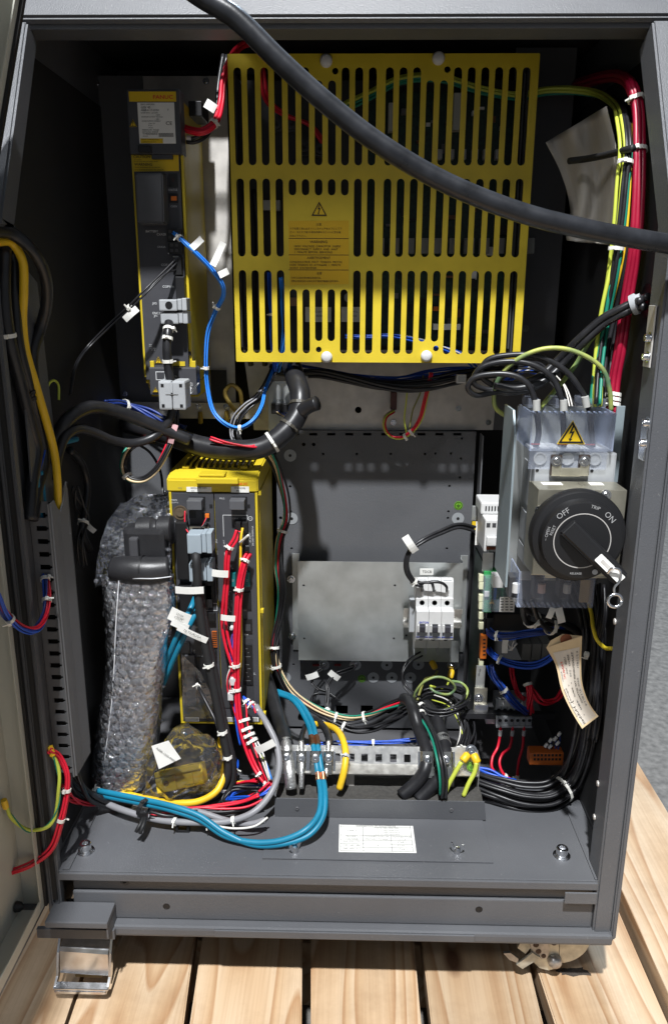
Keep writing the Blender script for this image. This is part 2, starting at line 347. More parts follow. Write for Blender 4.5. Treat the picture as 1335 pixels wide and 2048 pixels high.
def bundle(name, label, cat, pts, wires, spread=None, twist=.6, ties=(), group=None, sub=7, parent=None, jitter=.35, seed=0, tie_r=None):
    """wires = [(material, radius m)]: each wire its own part, lying round the common path"""
    rnd = random.Random(seed*97+len(pts)+len(wires)); path = spline(Q(pts), sub)
    root = parent or thing(name, label, cat, path[0], group); n = len(wires)
    rmax = max(r for _, r in wires)
    spread = spread if spread is not None else (0 if n == 1 else rmax*(1.05 if n < 4 else (1.45 if n < 7 else 2.2 if n < 12 else 3)))
    fr = frames(path)
    for k, (mt, r) in enumerate(wires):
        if n == 1: rad = 0
        elif n < 7: rad = spread
        else: rad = spread*(.35 if k % 3 == 0 else 1)
        a0 = 2*math.pi*k/n+rnd.uniform(-.3, .3); ph = rnd.uniform(0, 6.28); L = len(path)
        pp = []
        for i, p in enumerate(path):
            _, u, v = fr[i]; s = i/(L-1); a = a0+twist*2*math.pi*s+.5*jitter*math.sin(5*s+ph)
            q = rad*(1+jitter*math.sin(7*s+ph*2)*.6)
            pp.append(p+(u*math.cos(a)+v*math.sin(a))*q)
        sweep('wire', pp, r, mt, root)
    for t in ties:
        tt = t if isinstance(t, tuple) else (t, 0)
        tie(path, tt[0], (tie_r or spread+rmax)*1.02, root, ang=tt[1], mt=tt[2] if len(tt) > 2 else None)
    return root, path
def cable(name, label, pts, r, mt, ties=(), group=None, cat='cable', sub=8, n=14):
    path = spline(Q(pts), sub)
    if not ties: o = sweep(name, path, r, mt, None, n); tag(o, label, cat, group); return o, path
    root = thing(name, label, cat, path[0], group); sweep('jacket', path, r, mt, root, n)
    for t in ties:
        tt = t if isinstance(t, tuple) else (t, 0)
        tie(path, tt[0], r*1.03, root, ang=tt[1], mt=tt[2] if len(tt) > 2 else None)
    return root, path
TXT = {}
def txt(s, size, at, ex, ey, mt, parent, align='CENTER', name='lettering', lift=.0003, sx=1.0, bold=0):
    """flat print: real glyph outlines lying on a surface"""
    key = (s, align, bold)
    if key not in TXT:
        cu = bpy.data.curves.new('t', 'FONT'); cu.body = s; cu.align_x = align; cu.align_y = 'CENTER'; cu.size = 1; cu.resolution_u = 2; cu.offset = bold
        to = bpy.data.objects.new('t', cu); COL.objects.link(to); dg = bpy.context.evaluated_depsgraph_get()
        me = bpy.data.meshes.new_from_object(to.evaluated_get(dg)); TXT[key] = ([v.co.copy() for v in me.vertices], [tuple(p.vertices) for p in me.polygons])
        bpy.data.objects.remove(to); bpy.data.curves.remove(cu); bpy.data.meshes.remove(me)
    V, F = TXT[key]; at = Vector(at); ex = Vector(ex).normalized(); ey = Vector(ey); ey = (ey-ex*ey.dot(ex)).normalized(); ez = ex.cross(ey)
    return mesh_obj(name, [at+ex*(v.x*size*sx)+ey*(v.y*size)+ez*lift for v in V], F, mt, parent)
XV, YV, ZV = Vector((1, 0, 0)), Vector((0, 1, 0)), Vector((0, 0, 1))
def ftxt(s, x, y, Y, h, mt, parent, align='CENTER', sx=1.0, rot=0, bold=0, lift=.0003):
    """print on a front-facing surface at depth Y; h = letter size in metres"""
    a = R(rot); return txt(s, h*.58, P(x, y, Y), (math.cos(a), 0, math.sin(a)), (-math.sin(a), 0, math.cos(a)), mt, parent, align, sx=sx, bold=bold, lift=lift)
def screw(p, ax, r, parent, mt=None, h=None, washer=True, name='screw', socket=False):
    h = h or r*.7; p = Vector(p); ax = Vector(ax).normalized(); mt = mt or CHROME
    prof = [(r*1.55, 0), (r*1.55, r*.22), (r, r*.22)] if washer else [(r, 0)]
    prof += [(r, h*.8), (r*.85, h)]
    prof += [(r*.55, h), (r*.5, h*.55), (0, h*.55)] if socket else [(r*.3, h), (r*.18, h*.6), (0, h*.6)]
    return lathe(name, prof, p, ax, mt, parent, n=14)
def tri_sign(c, s, ex, ey, parent, plate=None, ink=None, lift=.0004):
    """yellow warning triangle with a lightning arrow"""
    c = Vector(c); ex = Vector(ex).normalized(); ey = Vector(ey); ey = (ey-ex*ey.dot(ex)).normalized(); ez = ex.cross(ey); ink = ink or INK; h = s*.866
    T = lambda k: [(0, h*.62*k), (-s/2*k, -h*.38*k), (s/2*k, -h*.38*k)]
    O = prism('warning_triangle', T(1), .0003, c+ez*lift, ex, ey, plate or YELD, parent)
    prism('border', T(.92), .0002, c+ez*(lift+.0003), ex, ey, ink, O, holes=[T(.70)])
    b = [(.02, .36), (-.10, .04), (.0, .07), (-.06, -.14), (-.10, -.13), (-.055, -.24), (.03, -.15), (-.015, -.15), (.09, .14), (-.01, .11), (.075, .36)]
    prism('lightning_bolt', [(x*s, y*s+.01*s) for x, y in b], .0002, c+ez*(lift+.0003), ex, ey, ink, O)
    return O
# ================================================================== SETTING: concrete hall floor
fl = mesh_obj('concrete_floor', [(-12, -8, -.235), (12, -8, -.235), (12, 16, -.235), (-12, 16, -.235)], [(0, 1, 2, 3)], CONC); struct(fl)

# ================================================================== pallet of pine planks
PZT = -.085
pal = thing('wooden_pallet', 'pale pine pallet of wide planks carrying the grey cabinet', 'pallet', (0, .2, PZT-.14))
LN = [((40, 2011), (20, 2048), (130, 2011), (121, 2048)), ((155, 1992), (136, 2048), (385, 1912), (367, 2048)), ((401, 1899), (379, 2048), (604, 1899), (603, 2048)),
      ((621, 1896), (621.4, 2048), (829, 1902), (842, 2048)), ((845, 1902), (861.5, 2048), (1058.7, 1936), (1086, 2048)), ((1078, 1951), (1109.5, 2048), (1230, 1807), (1332, 2040))]
def plank(l, zt, th=.032, y0=-.55, y1=.95, bev=.002):
    def at(a, b, Y):
        p, q = PZ(*a, zt), PZ(*b, zt); t = (Y-p.y)/(q.y-p.y); return p.x+(q.x-p.x)*t
    pts = [(at(l[0], l[1], y0), y0), (at(l[2], l[3], y0), y0), (at(l[2], l[3], y1), y1), (at(l[0], l[1], y1), y1)]
    bm = bmesh.new(); vs = [bm.verts.new((x, y, z)) for z in (zt-th, zt) for x, y in pts]
    for f in ((0, 1, 2, 3), (4, 5, 6, 7), (0, 1, 5, 4), (1, 2, 6, 5), (2, 3, 7, 6), (3, 0, 4, 7)): bm.faces.new([vs[i] for i in f])
    bmesh.ops.recalc_face_normals(bm, faces=bm.faces); bmesh.ops.bevel(bm, geom=list(bm.edges), offset=bev, segments=2, affect='EDGES')
    return bm_obj('plank', bm, WOOD, pal)
for i, l in enumerate(LN):
    if i == 0:
        prism('plank', [(-.462, -.55), (-.316, -.55), (-.391, .95), (-.537, .95)], .032, (0, 0, PZT), XV, YV, WOOD, pal); continue
    plank(l, PZT)
box('plank', .442, .586, -.55, .95, PZT-.02, PZT+.022, WOOD, pal, .002)
for y in (-.5, .15, .8): box('runner', -.62, .56, y-.045, y+.045, PZT-.15, PZT-.032, WOOD, pal, .003)

# ================================================================== cabinet
VX0, VX1, VY0, VY1 = -.198, -.160, .232, .365  # unseen roof opening, added so lamp light reaches the galvanised plate
SHADE_DARK = mat('painted_inner_shade', (.018, .018, .019), .7)  # near-black colour imitating the shade inside the cabinet
cab = thing('control_cabinet', 'grey steel robot control cabinet standing open on the pine pallet', 'cabinet', (0, .28, 0))
prof = [(0, 0), (0, .895), (.125, 1.115), (.16, 1.178), (.58, 1.178), (.58, 0)]
for s, nm in ((-1, 'side_panel'), (1, 'side_panel')):
    V = [(s*x, y, z) for x in (.366, .37) for y, z in prof]; n = len(prof)
    F = [tuple(range(n)), tuple(range(2*n-1, n-1, -1))]+[(i, i+n, (i+1) % n+n, (i+1) % n) for i in range(n)]
    bm = bmesh.new(); vs = [bm.verts.new(v) for v in V]
    for f in F: bm.faces.new([vs[i] for i in f])
    bm_obj(nm, bm, GRAY, cab)
# front frame of each side: a folded strip along the sloped front edge
def strip(name, poly, x0, x1, dep, mt, parent, bev=.0025):
    bm = bmesh.new(); rows = []
    for i, (y, z) in enumerate(poly):
        a = Vector(poly[max(i-1, 0)]); b = Vector(poly[min(i+1, len(poly)-1)]); t = (b-a).normalized(); nrm = Vector((t.y, -t.x))   # into the cabinet
        k = 1.0
        q = Vector((y, z))+nrm*dep*k
        rows.append([bm.verts.new(v) for v in ((x0, y, z), (x1, y, z), (x1, q.x, q.y), (x0, q.x, q.y))])
    for a, b in zip(rows, rows[1:]):
        for j in range(4): bm.faces.new((a[j], a[(j+1) % 4], b[(j+1) % 4], b[j]))
    bm.faces.new(rows[0]); bm.faces.new(rows[-1][::-1])
    bmesh.ops.recalc_face_normals(bm, faces=bm.faces)
    if bev: bmesh.ops.bevel(bm, geom=[e for e in bm.edges if len(e.link_faces) == 2 and e.calc_face_angle(0) > R(60)], offset=bev, segments=2, affect='EDGES')
    return bm_obj(name, bm, mt, parent)
fpoly = [(-.002, .002), (-.002, .893), (.121, 1.108)]
strip('front_frame', fpoly, .342, .3655, .042, GRAY, cab); strip('front_frame', fpoly, -.3655, -.3555, .014, GRAY, cab)
strip('slope_flange', [(-.0022, .885), (-.0022, .8931), (.1208, 1.1082)], -.3555, -.342, .03, GRAY, cab)
strip('front_edge', [(-.004, .004), (-.004, .892), (.119, 1.109)], .3656, .3725, .006, GRAY, cab, .002); strip('front_edge', [(-.004, .004), (-.004, .892), (.119, 1.109)], -.3725, -.3656, .006, GRAY, cab, .002)
strip('edge_trim', [(-.0045, .05), (-.0045, .88)], -.3652, -.3585, .003, RUBBER, cab, .001)
for s in (-1, 1): box('side_shade_sheet', s*.3652, s*.3645, .045, .56, .1, 1.09, SHADE_DARK, cab, 0)  # dark sheets added over the grey walls in place of interior shade
prism('roof_shade_sheet', [(-.364, .18), (.364, .18), (.364, .56), (-.364, .56)], .003, (0, 0, 1.168), XV, YV, SHADE_DARK, cab, holes=[rrect(VX0-.002, VY0-.002, VX1+.002, VY1+.002)]); box('rear_shade_sheet', -.364, .364, .562, .5645, .036, 1.16, SHADE_DARK, cab, 0)
# top: sloping front rail, roof, its inner return
strip('top_rail', [(.122, 1.112), (.164, 1.186)], -.3725, .3725, .012, GRAY, cab, .003)
box('top_return', -.366, .366, .134, .175, 1.103, 1.110, GRAY, cab, .001)
VX0, VX1, VY0, VY1 = -.198, -.160, .232, .365
prism('roof', [(-.372, .17), (.372, .17), (.372, .584), (-.372, .584)], .008, (0, 0, 1.18), XV, YV, GRAY, cab, holes=[rrect(VX0, VY0, VX1, VY1, .004)])
for y in (.292, .301): box('added_vent_bar', VX0+.0002, VX1-.0002, y, y+.004, 1.174, 1.178, GRAY, cab, 0)  # bars across the added opening, to stripe the light on the plate
box('rear_wall', -.366, .366, .565, .575, .004, 1.171, GRAY2, cab, 0)
# base: floor plate with folded nose, recess, plinth, bottom lip
FZ = .092
box('floor_plate', -.3655, .3655, .001, .215, FZ-.003, FZ, GRAY, cab, .001)
box('floor_nose', P(120, 1747, 0).x, .3415, -.0035, .0005, FZ-.011, FZ-.0003, GRAY, cab, .001)
box('floor_nose_end', .30, .341, -.0062, -.0037, FZ-.03, FZ-.013, GRAY, cab, .001)
box('recess_panel', -.3415, .3415, .009, .014, .058, FZ-.0035, GRAY, cab, .001)
box('plinth', -.3415, .3415, .004, .04, .016, .0575, GRAY, cab, .002)
box('plinth_lip', -.366, .3665, -.010, .04, .0, .0155, GRAY, cab, .004)
box('plinth_lip_top', P(428, 1840, -.01).x, P(950, 1840, -.01).x, -.0125, -.0102, .004, .0145, GRAY, cab, .001)
for x in (250, 643, 1040): screw(P(x, 1761, .009), -YV, .0042, cab, mat('painted_screw', (.06, .06, .062), .5), washer=True, socket=True)
for x, y in ((333, 1813), (957, 1819)): lathe('drain_hole', [(.0048, 0), (.0035, .0002), (.003, -.001), (0, -.001)], P(x, y, .0038), -YV, BLK, cab, 14)
a = P(104, 1830, -.01).x; b = P(226, 1830, -.01).x
zhb = P(165, 1803, .003).z; box('hinge_block', a, b, PZ(165, 1846, zhb).y, .003, zhb-.009, zhb, GRAY, cab, .0015)
box('hinge_block_cheek', b-.0025, b-.0002, PZ(165, 1846, zhb).y+.002, .003, .016, zhb-.0092, GRAY, cab, .0005)
box('hinge_block_foot', a-.02, b+.002, -.016, -.0105, .0, .015, GRAY, cab, .001)
for x0, x1 in ((300, 620), (672, 990)):
    box('fork_channel', P(x0, 1880, .03).x, P(x1, 1880, .03).x, .028, .5, -.026, -.0005, mat('black_channel_paint', (.018, .018, .017), .6, var=.15, vs=30), cab, .001)
box('underside', -.36, .36, .045, .57, -.0003, .004, BLK, cab, 0)
# access plate over the floor, folded up at the back, with the connection table
xa, xb = PZ(524, 1722, FZ).x, PZ(985, 1725, FZ).x
yf = PZ(700, 1722, FZ).y; yb = PZ(700, 1638, FZ).y
ap = box('access_plate', xa, xb, yf, yb, FZ+.0004, FZ+.0022, GRAY, cab, .0006)
zt = P(700, 1602, yb).z
up = prism('upstand', [(PZ(549, 1636, FZ).x, 0), (PZ(970, 1640, FZ).x, 0), (P(968, 1606, yb).x, zt-FZ), (P(549, 1599, yb).x, zt-FZ)], .0016, (0, yb-.0002, FZ+.0024), XV, ZV, GRAY, ap)
for x, y in ((594, 1617), (902, 1620)): lathe('rivet', [(.003, 0), (.0026, .0012), (.0012, .0012), (.001, .0004), (0, .0004)], P(x, y, yb-.0003), -YV, GRAY2, ap, 12)
pl = prism('table_sticker', [(p.x, p.y) for p in (PZ(677, 1707, FZ), PZ(832, 1709, FZ), PZ(825, 1655, FZ), PZ(678, 1652, FZ))], .0003, (0, 0, FZ+.0026), XV, YV, PAPER, ap)
o0 = PZ(677, 1707, FZ); o1 = PZ(832, 1709, FZ); o2 = PZ(678, 1652, FZ); W = (o1-o0).length; H = (o2-o0).length; e1 = (o1-o0).normalized(); e2 = Vector((-e1.y, e1.x, 0))
def grid_line(u0, v0, u1, v1, t=.0007):
    c = [(u0*W, v0*H), (u1*W, v1*H)]
    x0, x1 = sorted((c[0][0], c[1][0])); y0, y1 = sorted((c[0][1], c[1][1]))
    prism('rule', [(x0-t/2, y0-t/2), (x1+t/2, y0-t/2), (x1+t/2, y1+t/2), (x0-t/2, y1+t/2)], .0001, Vector((o0.x, o0.y, FZ+.0028)), e1, e2, GINK, pl)
for v in (.04, .17, .29, .42, .60, .91, .98): grid_line(.02, v, .96, v)
grid_line(.02, .04, .02, .98); grid_line(.96, .04, .96, .98); grid_line(.32, .04, .32, .91); grid_line(.69, .04, .69, .60)
def st(s, u, v, h, al='CENTER', ink=GINK): txt(s, h, Vector((o0.x, o0.y, FZ+.0027))+e1*(u*W)+e2*(v*H), e1, e2, ink, pl, al)
st('CONNECTION OF TRANSFORMER', .5, .945, .0036); st('TYPE S', .17, .76, .0045)
for i, s in enumerate(('7.5KVA A80L-0026-0026', '7.5KVA A80L-0028-0040', '12.0KVA A80L-0024-0014', '12.0KVA A80L-0024-0033')): st(s, .64, .87-.075*i, .0033)
st('PRIMARY', .17, .55, .004); st('VOLTAGE', .17, .46, .004); st('CONNECTION OF', .5, .55, .004); st('PRIMARY POWER', .5, .46, .004); st('CONNECTING', .83, .55, .004); st('STYLE', .83, .46, .004)
for i, (p, q) in enumerate((('500, 550, 575', 'LA'), ('440, 460, 480', 'LB'), ('380, 400, 415', 'LC'))): st(p, .17, .355-.125*i, .0042); st(q, .5, .355-.125*i, .0042); st('STAR Y', .83, .355-.125*i, .0042)
# seam of the floor tray, bolts, wing screws
for x, y in ((172, 1703), (1122, 1712)):
    p = PZ(x, y, FZ); bt = lathe('floor_bolt', [(.0115, 0), (.0115, .0018), (.0098, .0018), (.0098, .0036), (.0078, .0036), (.0078, .0125), (.0070, .0135), (.0042, .0135), (.0038, .009), (0, .009)], p, ZV, CHROME, cab, 24)
for x, y, rz in ((590, 1703, .5), (913, 1705, -.5)):
    p = PZ(x, y, FZ+.002); wg = lathe('wing_screw', [(.005, 0), (.0045, .006), (.003, .008), (0, .0085)], p, ZV, CHROME, cab, 14)
    for s in (-1, 1):
        d = Vector((math.cos(rz)*s, math.sin(rz)*s, 0)); nn = Vector((-d.y, d.x, 0))
        prism('wing', [(.002, .002), (.006, .003), (.0098, .011), (.0085, .0145), (.0062, .014), (.003, .008)], .0016, p+nn*.0008, d, ZV, CHROME, wg)
sm = [PZ(158, 1620, FZ), PZ(121, 1700, FZ)]
box('tray_flange', -.3418, PZ(128, 1735, FZ).x, .002, .2, FZ+.0003, FZ+.0024, GRAY, cab, .0006)
box('tray_flange', PZ(1180, 1740, FZ).x, .3418, .002, .2, FZ+.0003, FZ+.0024, GRAY, cab, .0006)
# lower tray behind the floor plate and the recess below the mounting plate
box('rear_floor', -.366, .366, .216, .564, .03, .034, GRAY2, cab, 0)
box('rear_floor_step', -.366, .366, .216, .219, .034, FZ, GRAY2, cab, 0)
# mounting plate (right of the controller), holes, pads and earth marks
YB = .45
x0, x1, z0, z1 = rect(556, 862, 936, 1455, YB)
holes = []
def hpx(x, y, r): p = P(x, y, YB); return circ(p.x, p.z, r, 10)
for x, y, r in ((607, 889, .0032), (627, 889, .0032), (646, 908, .0022), (713, 908, .0022), (781, 908, .0022), (849, 908, .0022), (870, 907, .0022), (901, 907, .0022), (923, 877, .0022), (921, 917, .0022), (580, 973, .0024), (581, 1023, .0024), (919, 955, .0022), (898, 972, .0022), (896, 1023, .0022), (895, 1036, .0022), (561, 1036, .003), (583, 1097, .0022), (893, 1097, .0022), (812, 1271, .0022), (587, 1329, .0022)):
    holes.append(hpx(x, y, r))
for x in (683, 733, 782, 637): holes.append(rrect(P(x-12, 1420, YB).x, P(x, 1428, YB).z, P(x+12, 1420, YB).x, P(x, 1411, YB).z, 0))
for i in range(10): x = 590+i*36; holes.append(rrect(P(x-8, 866, YB).x, P(x, 871, YB).z, P(x+8, 866, YB).x, P(x, 866, YB).z, 0))
mp_ = prism('mounting_plate', [(x0, z0), (x1, z0), (x1, z1), (x0, z1)], .0025, (0, YB, 0), XV, ZV, GRAY, cab, holes=holes)
def pad(x, y, r=.0105, dark=True, mt=PAD):
    p = P(x, y, YB-.0005); o = lathe('bare_pad', [(r, 0), (r, .0003), (0, .0003)], p, -YV, mt, mp_, 20)
    if dark: lathe('pad_hole', [(.0026, 0), (.0026, .0004), (0, .0004)], p-YV*.0004, -YV, BLK, o, 10)
for x, y in ((580, 911), (583, 1037), (915, 1037), (570, 1355), (773, 1330), (746, 1355), (783, 1355), (820, 1355), (836, 1329), (905, 1330)): pad(x, y)
for x, y in ((647, 1330), (710, 1330)): pad(x, y, dark=False); screw(P(x, y, YB-.001), -YV, .0038, mp_, washer=True)
def earth(x, y, Y, parent, r=.0075, ex=XV, ey=ZV, p=None):
    p = p or P(x, y, Y); nn = Vector(ex).cross(Vector(ey)); o = lathe('earth_sticker', [(r, 0), (r, .0003), (0, .0003)], p, nn, EARTH, parent, 20)
    prism('ring', circ(0, 0, r*.86, 20), .0001, p+nn*.0005, ex, ey, BLK, o, holes=[circ(0, 0, r*.74, 20)])
    for q in ([(-.06, 0), (.06, 0), (.06, .55), (-.06, .55)], [(-.5, -.06), (.5, -.06), (.5, .05), (-.5, .05)], [(-.33, -.28), (.33, -.28), (.33, -.18), (-.33, -.18)], [(-.16, -.5), (.16, -.5), (.16, -.4), (-.16, -.4)]):
        prism('mark', [(a*r, b*r) for a, b in q], .0001, p+nn*.0006, ex, ey, INK, o)
    return o
for x, y in ((916, 1011), (909, 1192), (811, 1287), (907, 1302), (723, 1357)): earth(x, y, YB-.0003, mp_)
box('mounting_plate_fold', x0, x1, YB+.0003, YB+.03, z1-.0022, z1-.0002, GRAY, cab, 0)
# galvanised plates of the upper bay
YU = .455
a, b, c, d = rect(178, 152, 462, 803, YU)
prism('left_panel', [(a-.02, c), (P(305, 500, YU).x, c), (P(305, 500, YU).x, d), (a-.02, d)], .001, (0, YU-.0022, 0), XV, ZV, GRAY2, cab)
sp = prism('galvanised_plate', [(a, c), (b, c), (b, d), (a, d)], .002, (0, YU, 0), XV, ZV, GALV, cab)
for x, y in ((193, 167), (412, 162), (250, 787), (403, 774), (443, 787)): screw(P(x, y, YU-.0036), -YV, .0032, sp, washer=True)
gp = prism('galvanised_plate', [(p.x, p.z) for p in (P(508, 860, .462), P(985, 860, .462), P(1000, 700, .462), P(486, 700, .462))], .002, (0, .462, 0), XV, ZV, GALV, cab, holes=[circ(P(716, 820, .462).x, P(716, 820, .462).z, .0055, 14)])
screw(P(916, 817, .461), -YV, .003, gp); screw(P(976, 845, .461), -YV, .003, gp)
a, b, c, d = rect(215, 804, 520, 836, .452); fs = box('plate_fold', a, b, .446, .452, c, d, GALV, cab, .001)
for x in (398, 452, 328): screw(P(x, 813, .4455), -YV, .003, fs)
a, b, c, d = rect(1040, 95, 1130, 705, .43); dp = box('dark_plate', a-.02, b, .43, .432, c, d, GRAY2, cab, 0); screw(P(1050, 657, .4295), -YV, .0036, dp, washer=True, mt=mat('dull_screw', (.2, .2, .2), .4, metal=.8))
a, b, c, d = rect(905, 690, 1120, 860, .466); box('dark_plate', a, b, .466, .468, c, d, GRAY2, cab, 0)
a, b, c, d = rect(230, 868, 345, 1060, YB); box('grey_plate', a, b, YB, YB+.003, c, d, GRAY, cab, 0)
for x, y in ((330, 985), (290, 1040)): screw(P(x, y, YB-.0005), -YV, .003, cab)
# left inner bracing strip, right inner brackets
ls = prism('bracing_strip', [(.03, .56), (.12, .56), (.105, .83), (.045, .86)], .002, (-.352, 0, 0), YV, ZV, GRAY, cab)
for (xa, ya), (xb, yb_), d in (((1291, 676), (1287, 714), 0), ((1287, 846), (1281, 886), 1)):
    X = .3415
    br = thing_part = box('latch_bracket', X-.0022, X-.0004, -.001 if d else .012, .016 if d else .032, PX((xa+xb)/2+4, yb_+(36 if d else 20), X).z, PX((xa+xb)/2+4, ya-(8 if d else 66), X).z, CHROME if d else GALV, cab, .0006)
    for x, y in ((xa, ya), (xb, yb_)): screw(PX(x+8, y, X-.002), -XV, .0042, br, washer=True, h=.006)
for y in (1243, 1567, 1634): lathe('frame_rivet', [(.004, 0), (.0036, .0014), (0, .002)], PX({1243: 1229, 1567: 1195, 1634: 1188}[y], y, .3415), -XV, GALV, cab, 12)

# ================================================================== open door (rotated out, its upper part bends inwards)
door = thing('cabinet_door', 'cream inside of the open cabinet door at the left edge', 'door', (-.39, -.3, .05))
dpoly = [(-.404, .048), (-.404, .83), (-.329, 1.086), (-.30, 1.182)]
def xz_strip(name, poly, y0, y1, dep, mt, parent):
    bm = bmesh.new(); rows = []
    for i, (x, z) in enumerate(poly):
        a = Vector(poly[max(i-1, 0)]); b = Vector(poly[min(i+1, len(poly)-1)]); t = (b-a).normalized(); nrm = Vector((t.y, -t.x)); q = Vector((x, z))+nrm*dep
        rows.append([bm.verts.new(v) for v in ((x, y0, z), (x, y1, z), (q.x, y1, q.y), (q.x, y0, q.y))])
    for a, b in zip(rows, rows[1:]):
        for j in range(4): bm.faces.new((a[j], a[(j+1) % 4], b[(j+1) % 4], b[j]))
    bm.faces.new(rows[0]); bm.faces.new(rows[-1][::-1]); return bm_obj(name, bm, mt, parent)
off = lambda d: [(x+d, z) for x, z in dpoly]
xz_strip('door_panel', dpoly, -.62, -.006, .002, CREAM, door)
xz_strip('hinge_flange', off(.002), -.0085, -.0062, .026, CREAM, door)
xz_strip('hinge_lip', off(.0285), -.021, -.0063, .0015, CREAM, door)
xz_strip('gasket', off(.0305), -.0125, -.0065, .0035, RUBBER, door)
xz_strip('outer_skin', off(-.003), -.62, -.003, .0025, GRAY, door)
box('bottom_flange', -.4018, -.376, -.60, -.0225, .0485, .0505, CREAM, door, 0)
box('bottom_lip', -.3755, -.374, -.60, -.0225, .0487, .064, CREAM, door, 0)
box('bottom_edge', -.408, -.376, -.61, -.004, .040, .0478, GRAY, door, .001)
lathe('grommet', [(.007, 0), (.006, .006), (.002, .01), (0, .01)], (-.40, -.034, .066), XV, BLK, door, 12)
prism('door_sticker', [(-.13, .125), (-.065, .12), (-.068, .155), (-.13, .165)], .0003, (-.4012, 0, 0), YV, ZV, PAPER, door)

# ================================================================== casters
def caster(name, label, px, py, rot, brake):
    c = PZ(px, py, PZT); c.z = PZT; t = thing(name, label, 'caster', c, 'swivel casters under the cabinet')
    M = Matrix.Translation(c) @ Matrix.Rotation(rot, 4, 'Z')
    T = lambda v: M @ Vector(v)
    ax = (M.to_3x3() @ XV)
    lathe('wheel', [(.008, -.018), (.026, -.018), (.031, -.014), (.032, 0), (.031, .014), (.026, .018), (.008, .018)], T((0, 0, .032)), ax, mat('caster_wheel', (.23, .17, .075), .5, var=.3, vs=50), t, 28)
    for s in (-1, 1):
        V = [(-.012, .018), (.012, .02), (.022, .078), (-.030, .078), (-.022, .05)]
        prism('fork', V, .003, T((s*.0235+.0015, 0, 0)), (M.to_3x3() @ YV), ZV, CHROME, t)
    lathe('axle', [(.006, -.031), (.006, -.027), (.0045, -.027), (.0045, .027), (.006, .027), (.006, .031)], T((0, 0, .032)), ax, CHROME, t, 12)
    box('top_plate', -.03, .03, -.03, .03, .0775, .0845, VOIDB, t, .002, M)
    return t, M, T
t, M, T = caster('swivel_caster', 'left caster with a shiny folded brake hood under the hinge block', 212, 1893, R(-8), True)
# hood and pedal of the left caster
hx0, hx1 = P(121, 1925, -.012).x, P(217, 1925, -.012).x
zf, zl = P(170, 1906, -.010).z, P(170, 1950, -.015).z
hood = [(.03, -.006), (-.008, zf+.004), (-.011, zf), (-.015, zl), (-.0125, zl), (-.0085, zf-.002), (.03, -.010)]
bm = bmesh.new(); a = [bm.verts.new((hx0, y, z+.003)) for y, z in hood]; b = [bm.verts.new((hx1, y, z-.001)) for y, z in hood]; n = len(hood)
bm.faces.new(a); bm.faces.new(b[::-1])
for i in range(n): bm.faces.new((a[i], b[i], b[(i+1) % n], a[(i+1) % n]))
bm_obj('brake_hood', bm, CHROME, t)
zp = P(170, 1968, -.026).z; zq = P(170, 1988, -.034).z
for x in (hx0-.0042, hx1+.0012):
    prism('pedal_arm', [(.02, -.012), (.004, -.008), (-.010, zf), (-.020, zp+.006), (-.030, zp), (-.033, zp-.003), (-.024, zp-.004), (-.012, zl), (-.004, zf-.012), (.02, -.03)], .003, (x+.003, 0, 0), YV, ZV, CHROME, t)
box('brake_pedal', hx0-.004, hx1+.004, -.034, -.022, zp-.0035, zp-.0005, CHROME, t, .001)
prism('pedal_nose', rrect(hx0-.002, zq, hx1+.002, zp-.004, .004), .003, (0, -.0345, 0), XV, ZV, CHROME, t)
box('brake_shoe', hx0+.016, hx1-.012, -.008, .01, zl-.012, zl+.004, mat('dark_gold_shoe', (.16, .12, .05), .5), t, .002)
t, M, T = caster('swivel_caster', 'right caster with tarnished brake lever beside the blackened plank', 1100, 1905, R(82), True)
tar = mat('tarnished_zinc', (.52, .50, .42), .36, metal=.55, var=.28, vs=70, bump=.3, bs=120); tar2 = mat('worn_steel', (.40, .38, .36), .34, metal=.8, var=.3, vs=90)
YR = .022
def pxp(name, pts, Y, th, mt): return prism(name, [(P(x, y, Y).x, P(x, y, Y).z) for x, y in pts], th, (0, Y, 0), XV, ZV, mt, t)
arc = [(1118+62*math.cos(R(a)), 1874+52*math.sin(R(a))) for a in range(0, 91, 10)]
pxp('fork_cover', [(1118, 1872)]+[(1180, 1872)]+arc+[(1118, 1905)], YR, .004, tar)
pxp('fork_plate', [(1058, 1872), (1117, 1872), (1117, 1926), (1112, 1936), (1096, 1941), (1078, 1936), (1062, 1920)], YR+.001, .004, tar)
pxp('brake_plate', [(1058, 1876), (1072, 1872), (1090, 1878), (1098, 1895), (1094, 1916), (1082, 1918), (1068, 1908), (1060, 1895)], YR-.0035, .004, tar2)
pxp('brake_lever', [(1064, 1906), (1080, 1916), (1044, 1938), (1032, 1930)], YR-.006, .003, tar)
pxp('lever_tongue', [(1006, 1907), (1020, 1906), (1036, 1918), (1034, 1926), (1018, 1920)], YR-.004, .004, tar2)
pxp('upper_lug', [(1034, 1896), (1046, 1874), (1056, 1876), (1060, 1896), (1050, 1908)], YR-.002, .006, tar)
lathe('fork_bolt', [(.0098, 0), (.0098, .002), (.0088, .0055), (.006, .0082), (.003, .0092), (0, .0095)], P(1108, 1921, YR-.0002), -YV, tar2, t, 20)
for x, y, r in ((1107, 1886, .0042), (1076, 1903, .0038), (1071, 1890, .004), (1086, 1912, .0034)): lathe('rivet', [(r, 0), (r*.9, .0006), (0, .0008)], P(x, y, YR-.0037 if x < 1100 else YR-.0002), -YV, mat('rust_brown', (.07, .04, .025), .7), t, 14)
sc = PZ(1148, 1944, PZT); rs = random.Random(4)
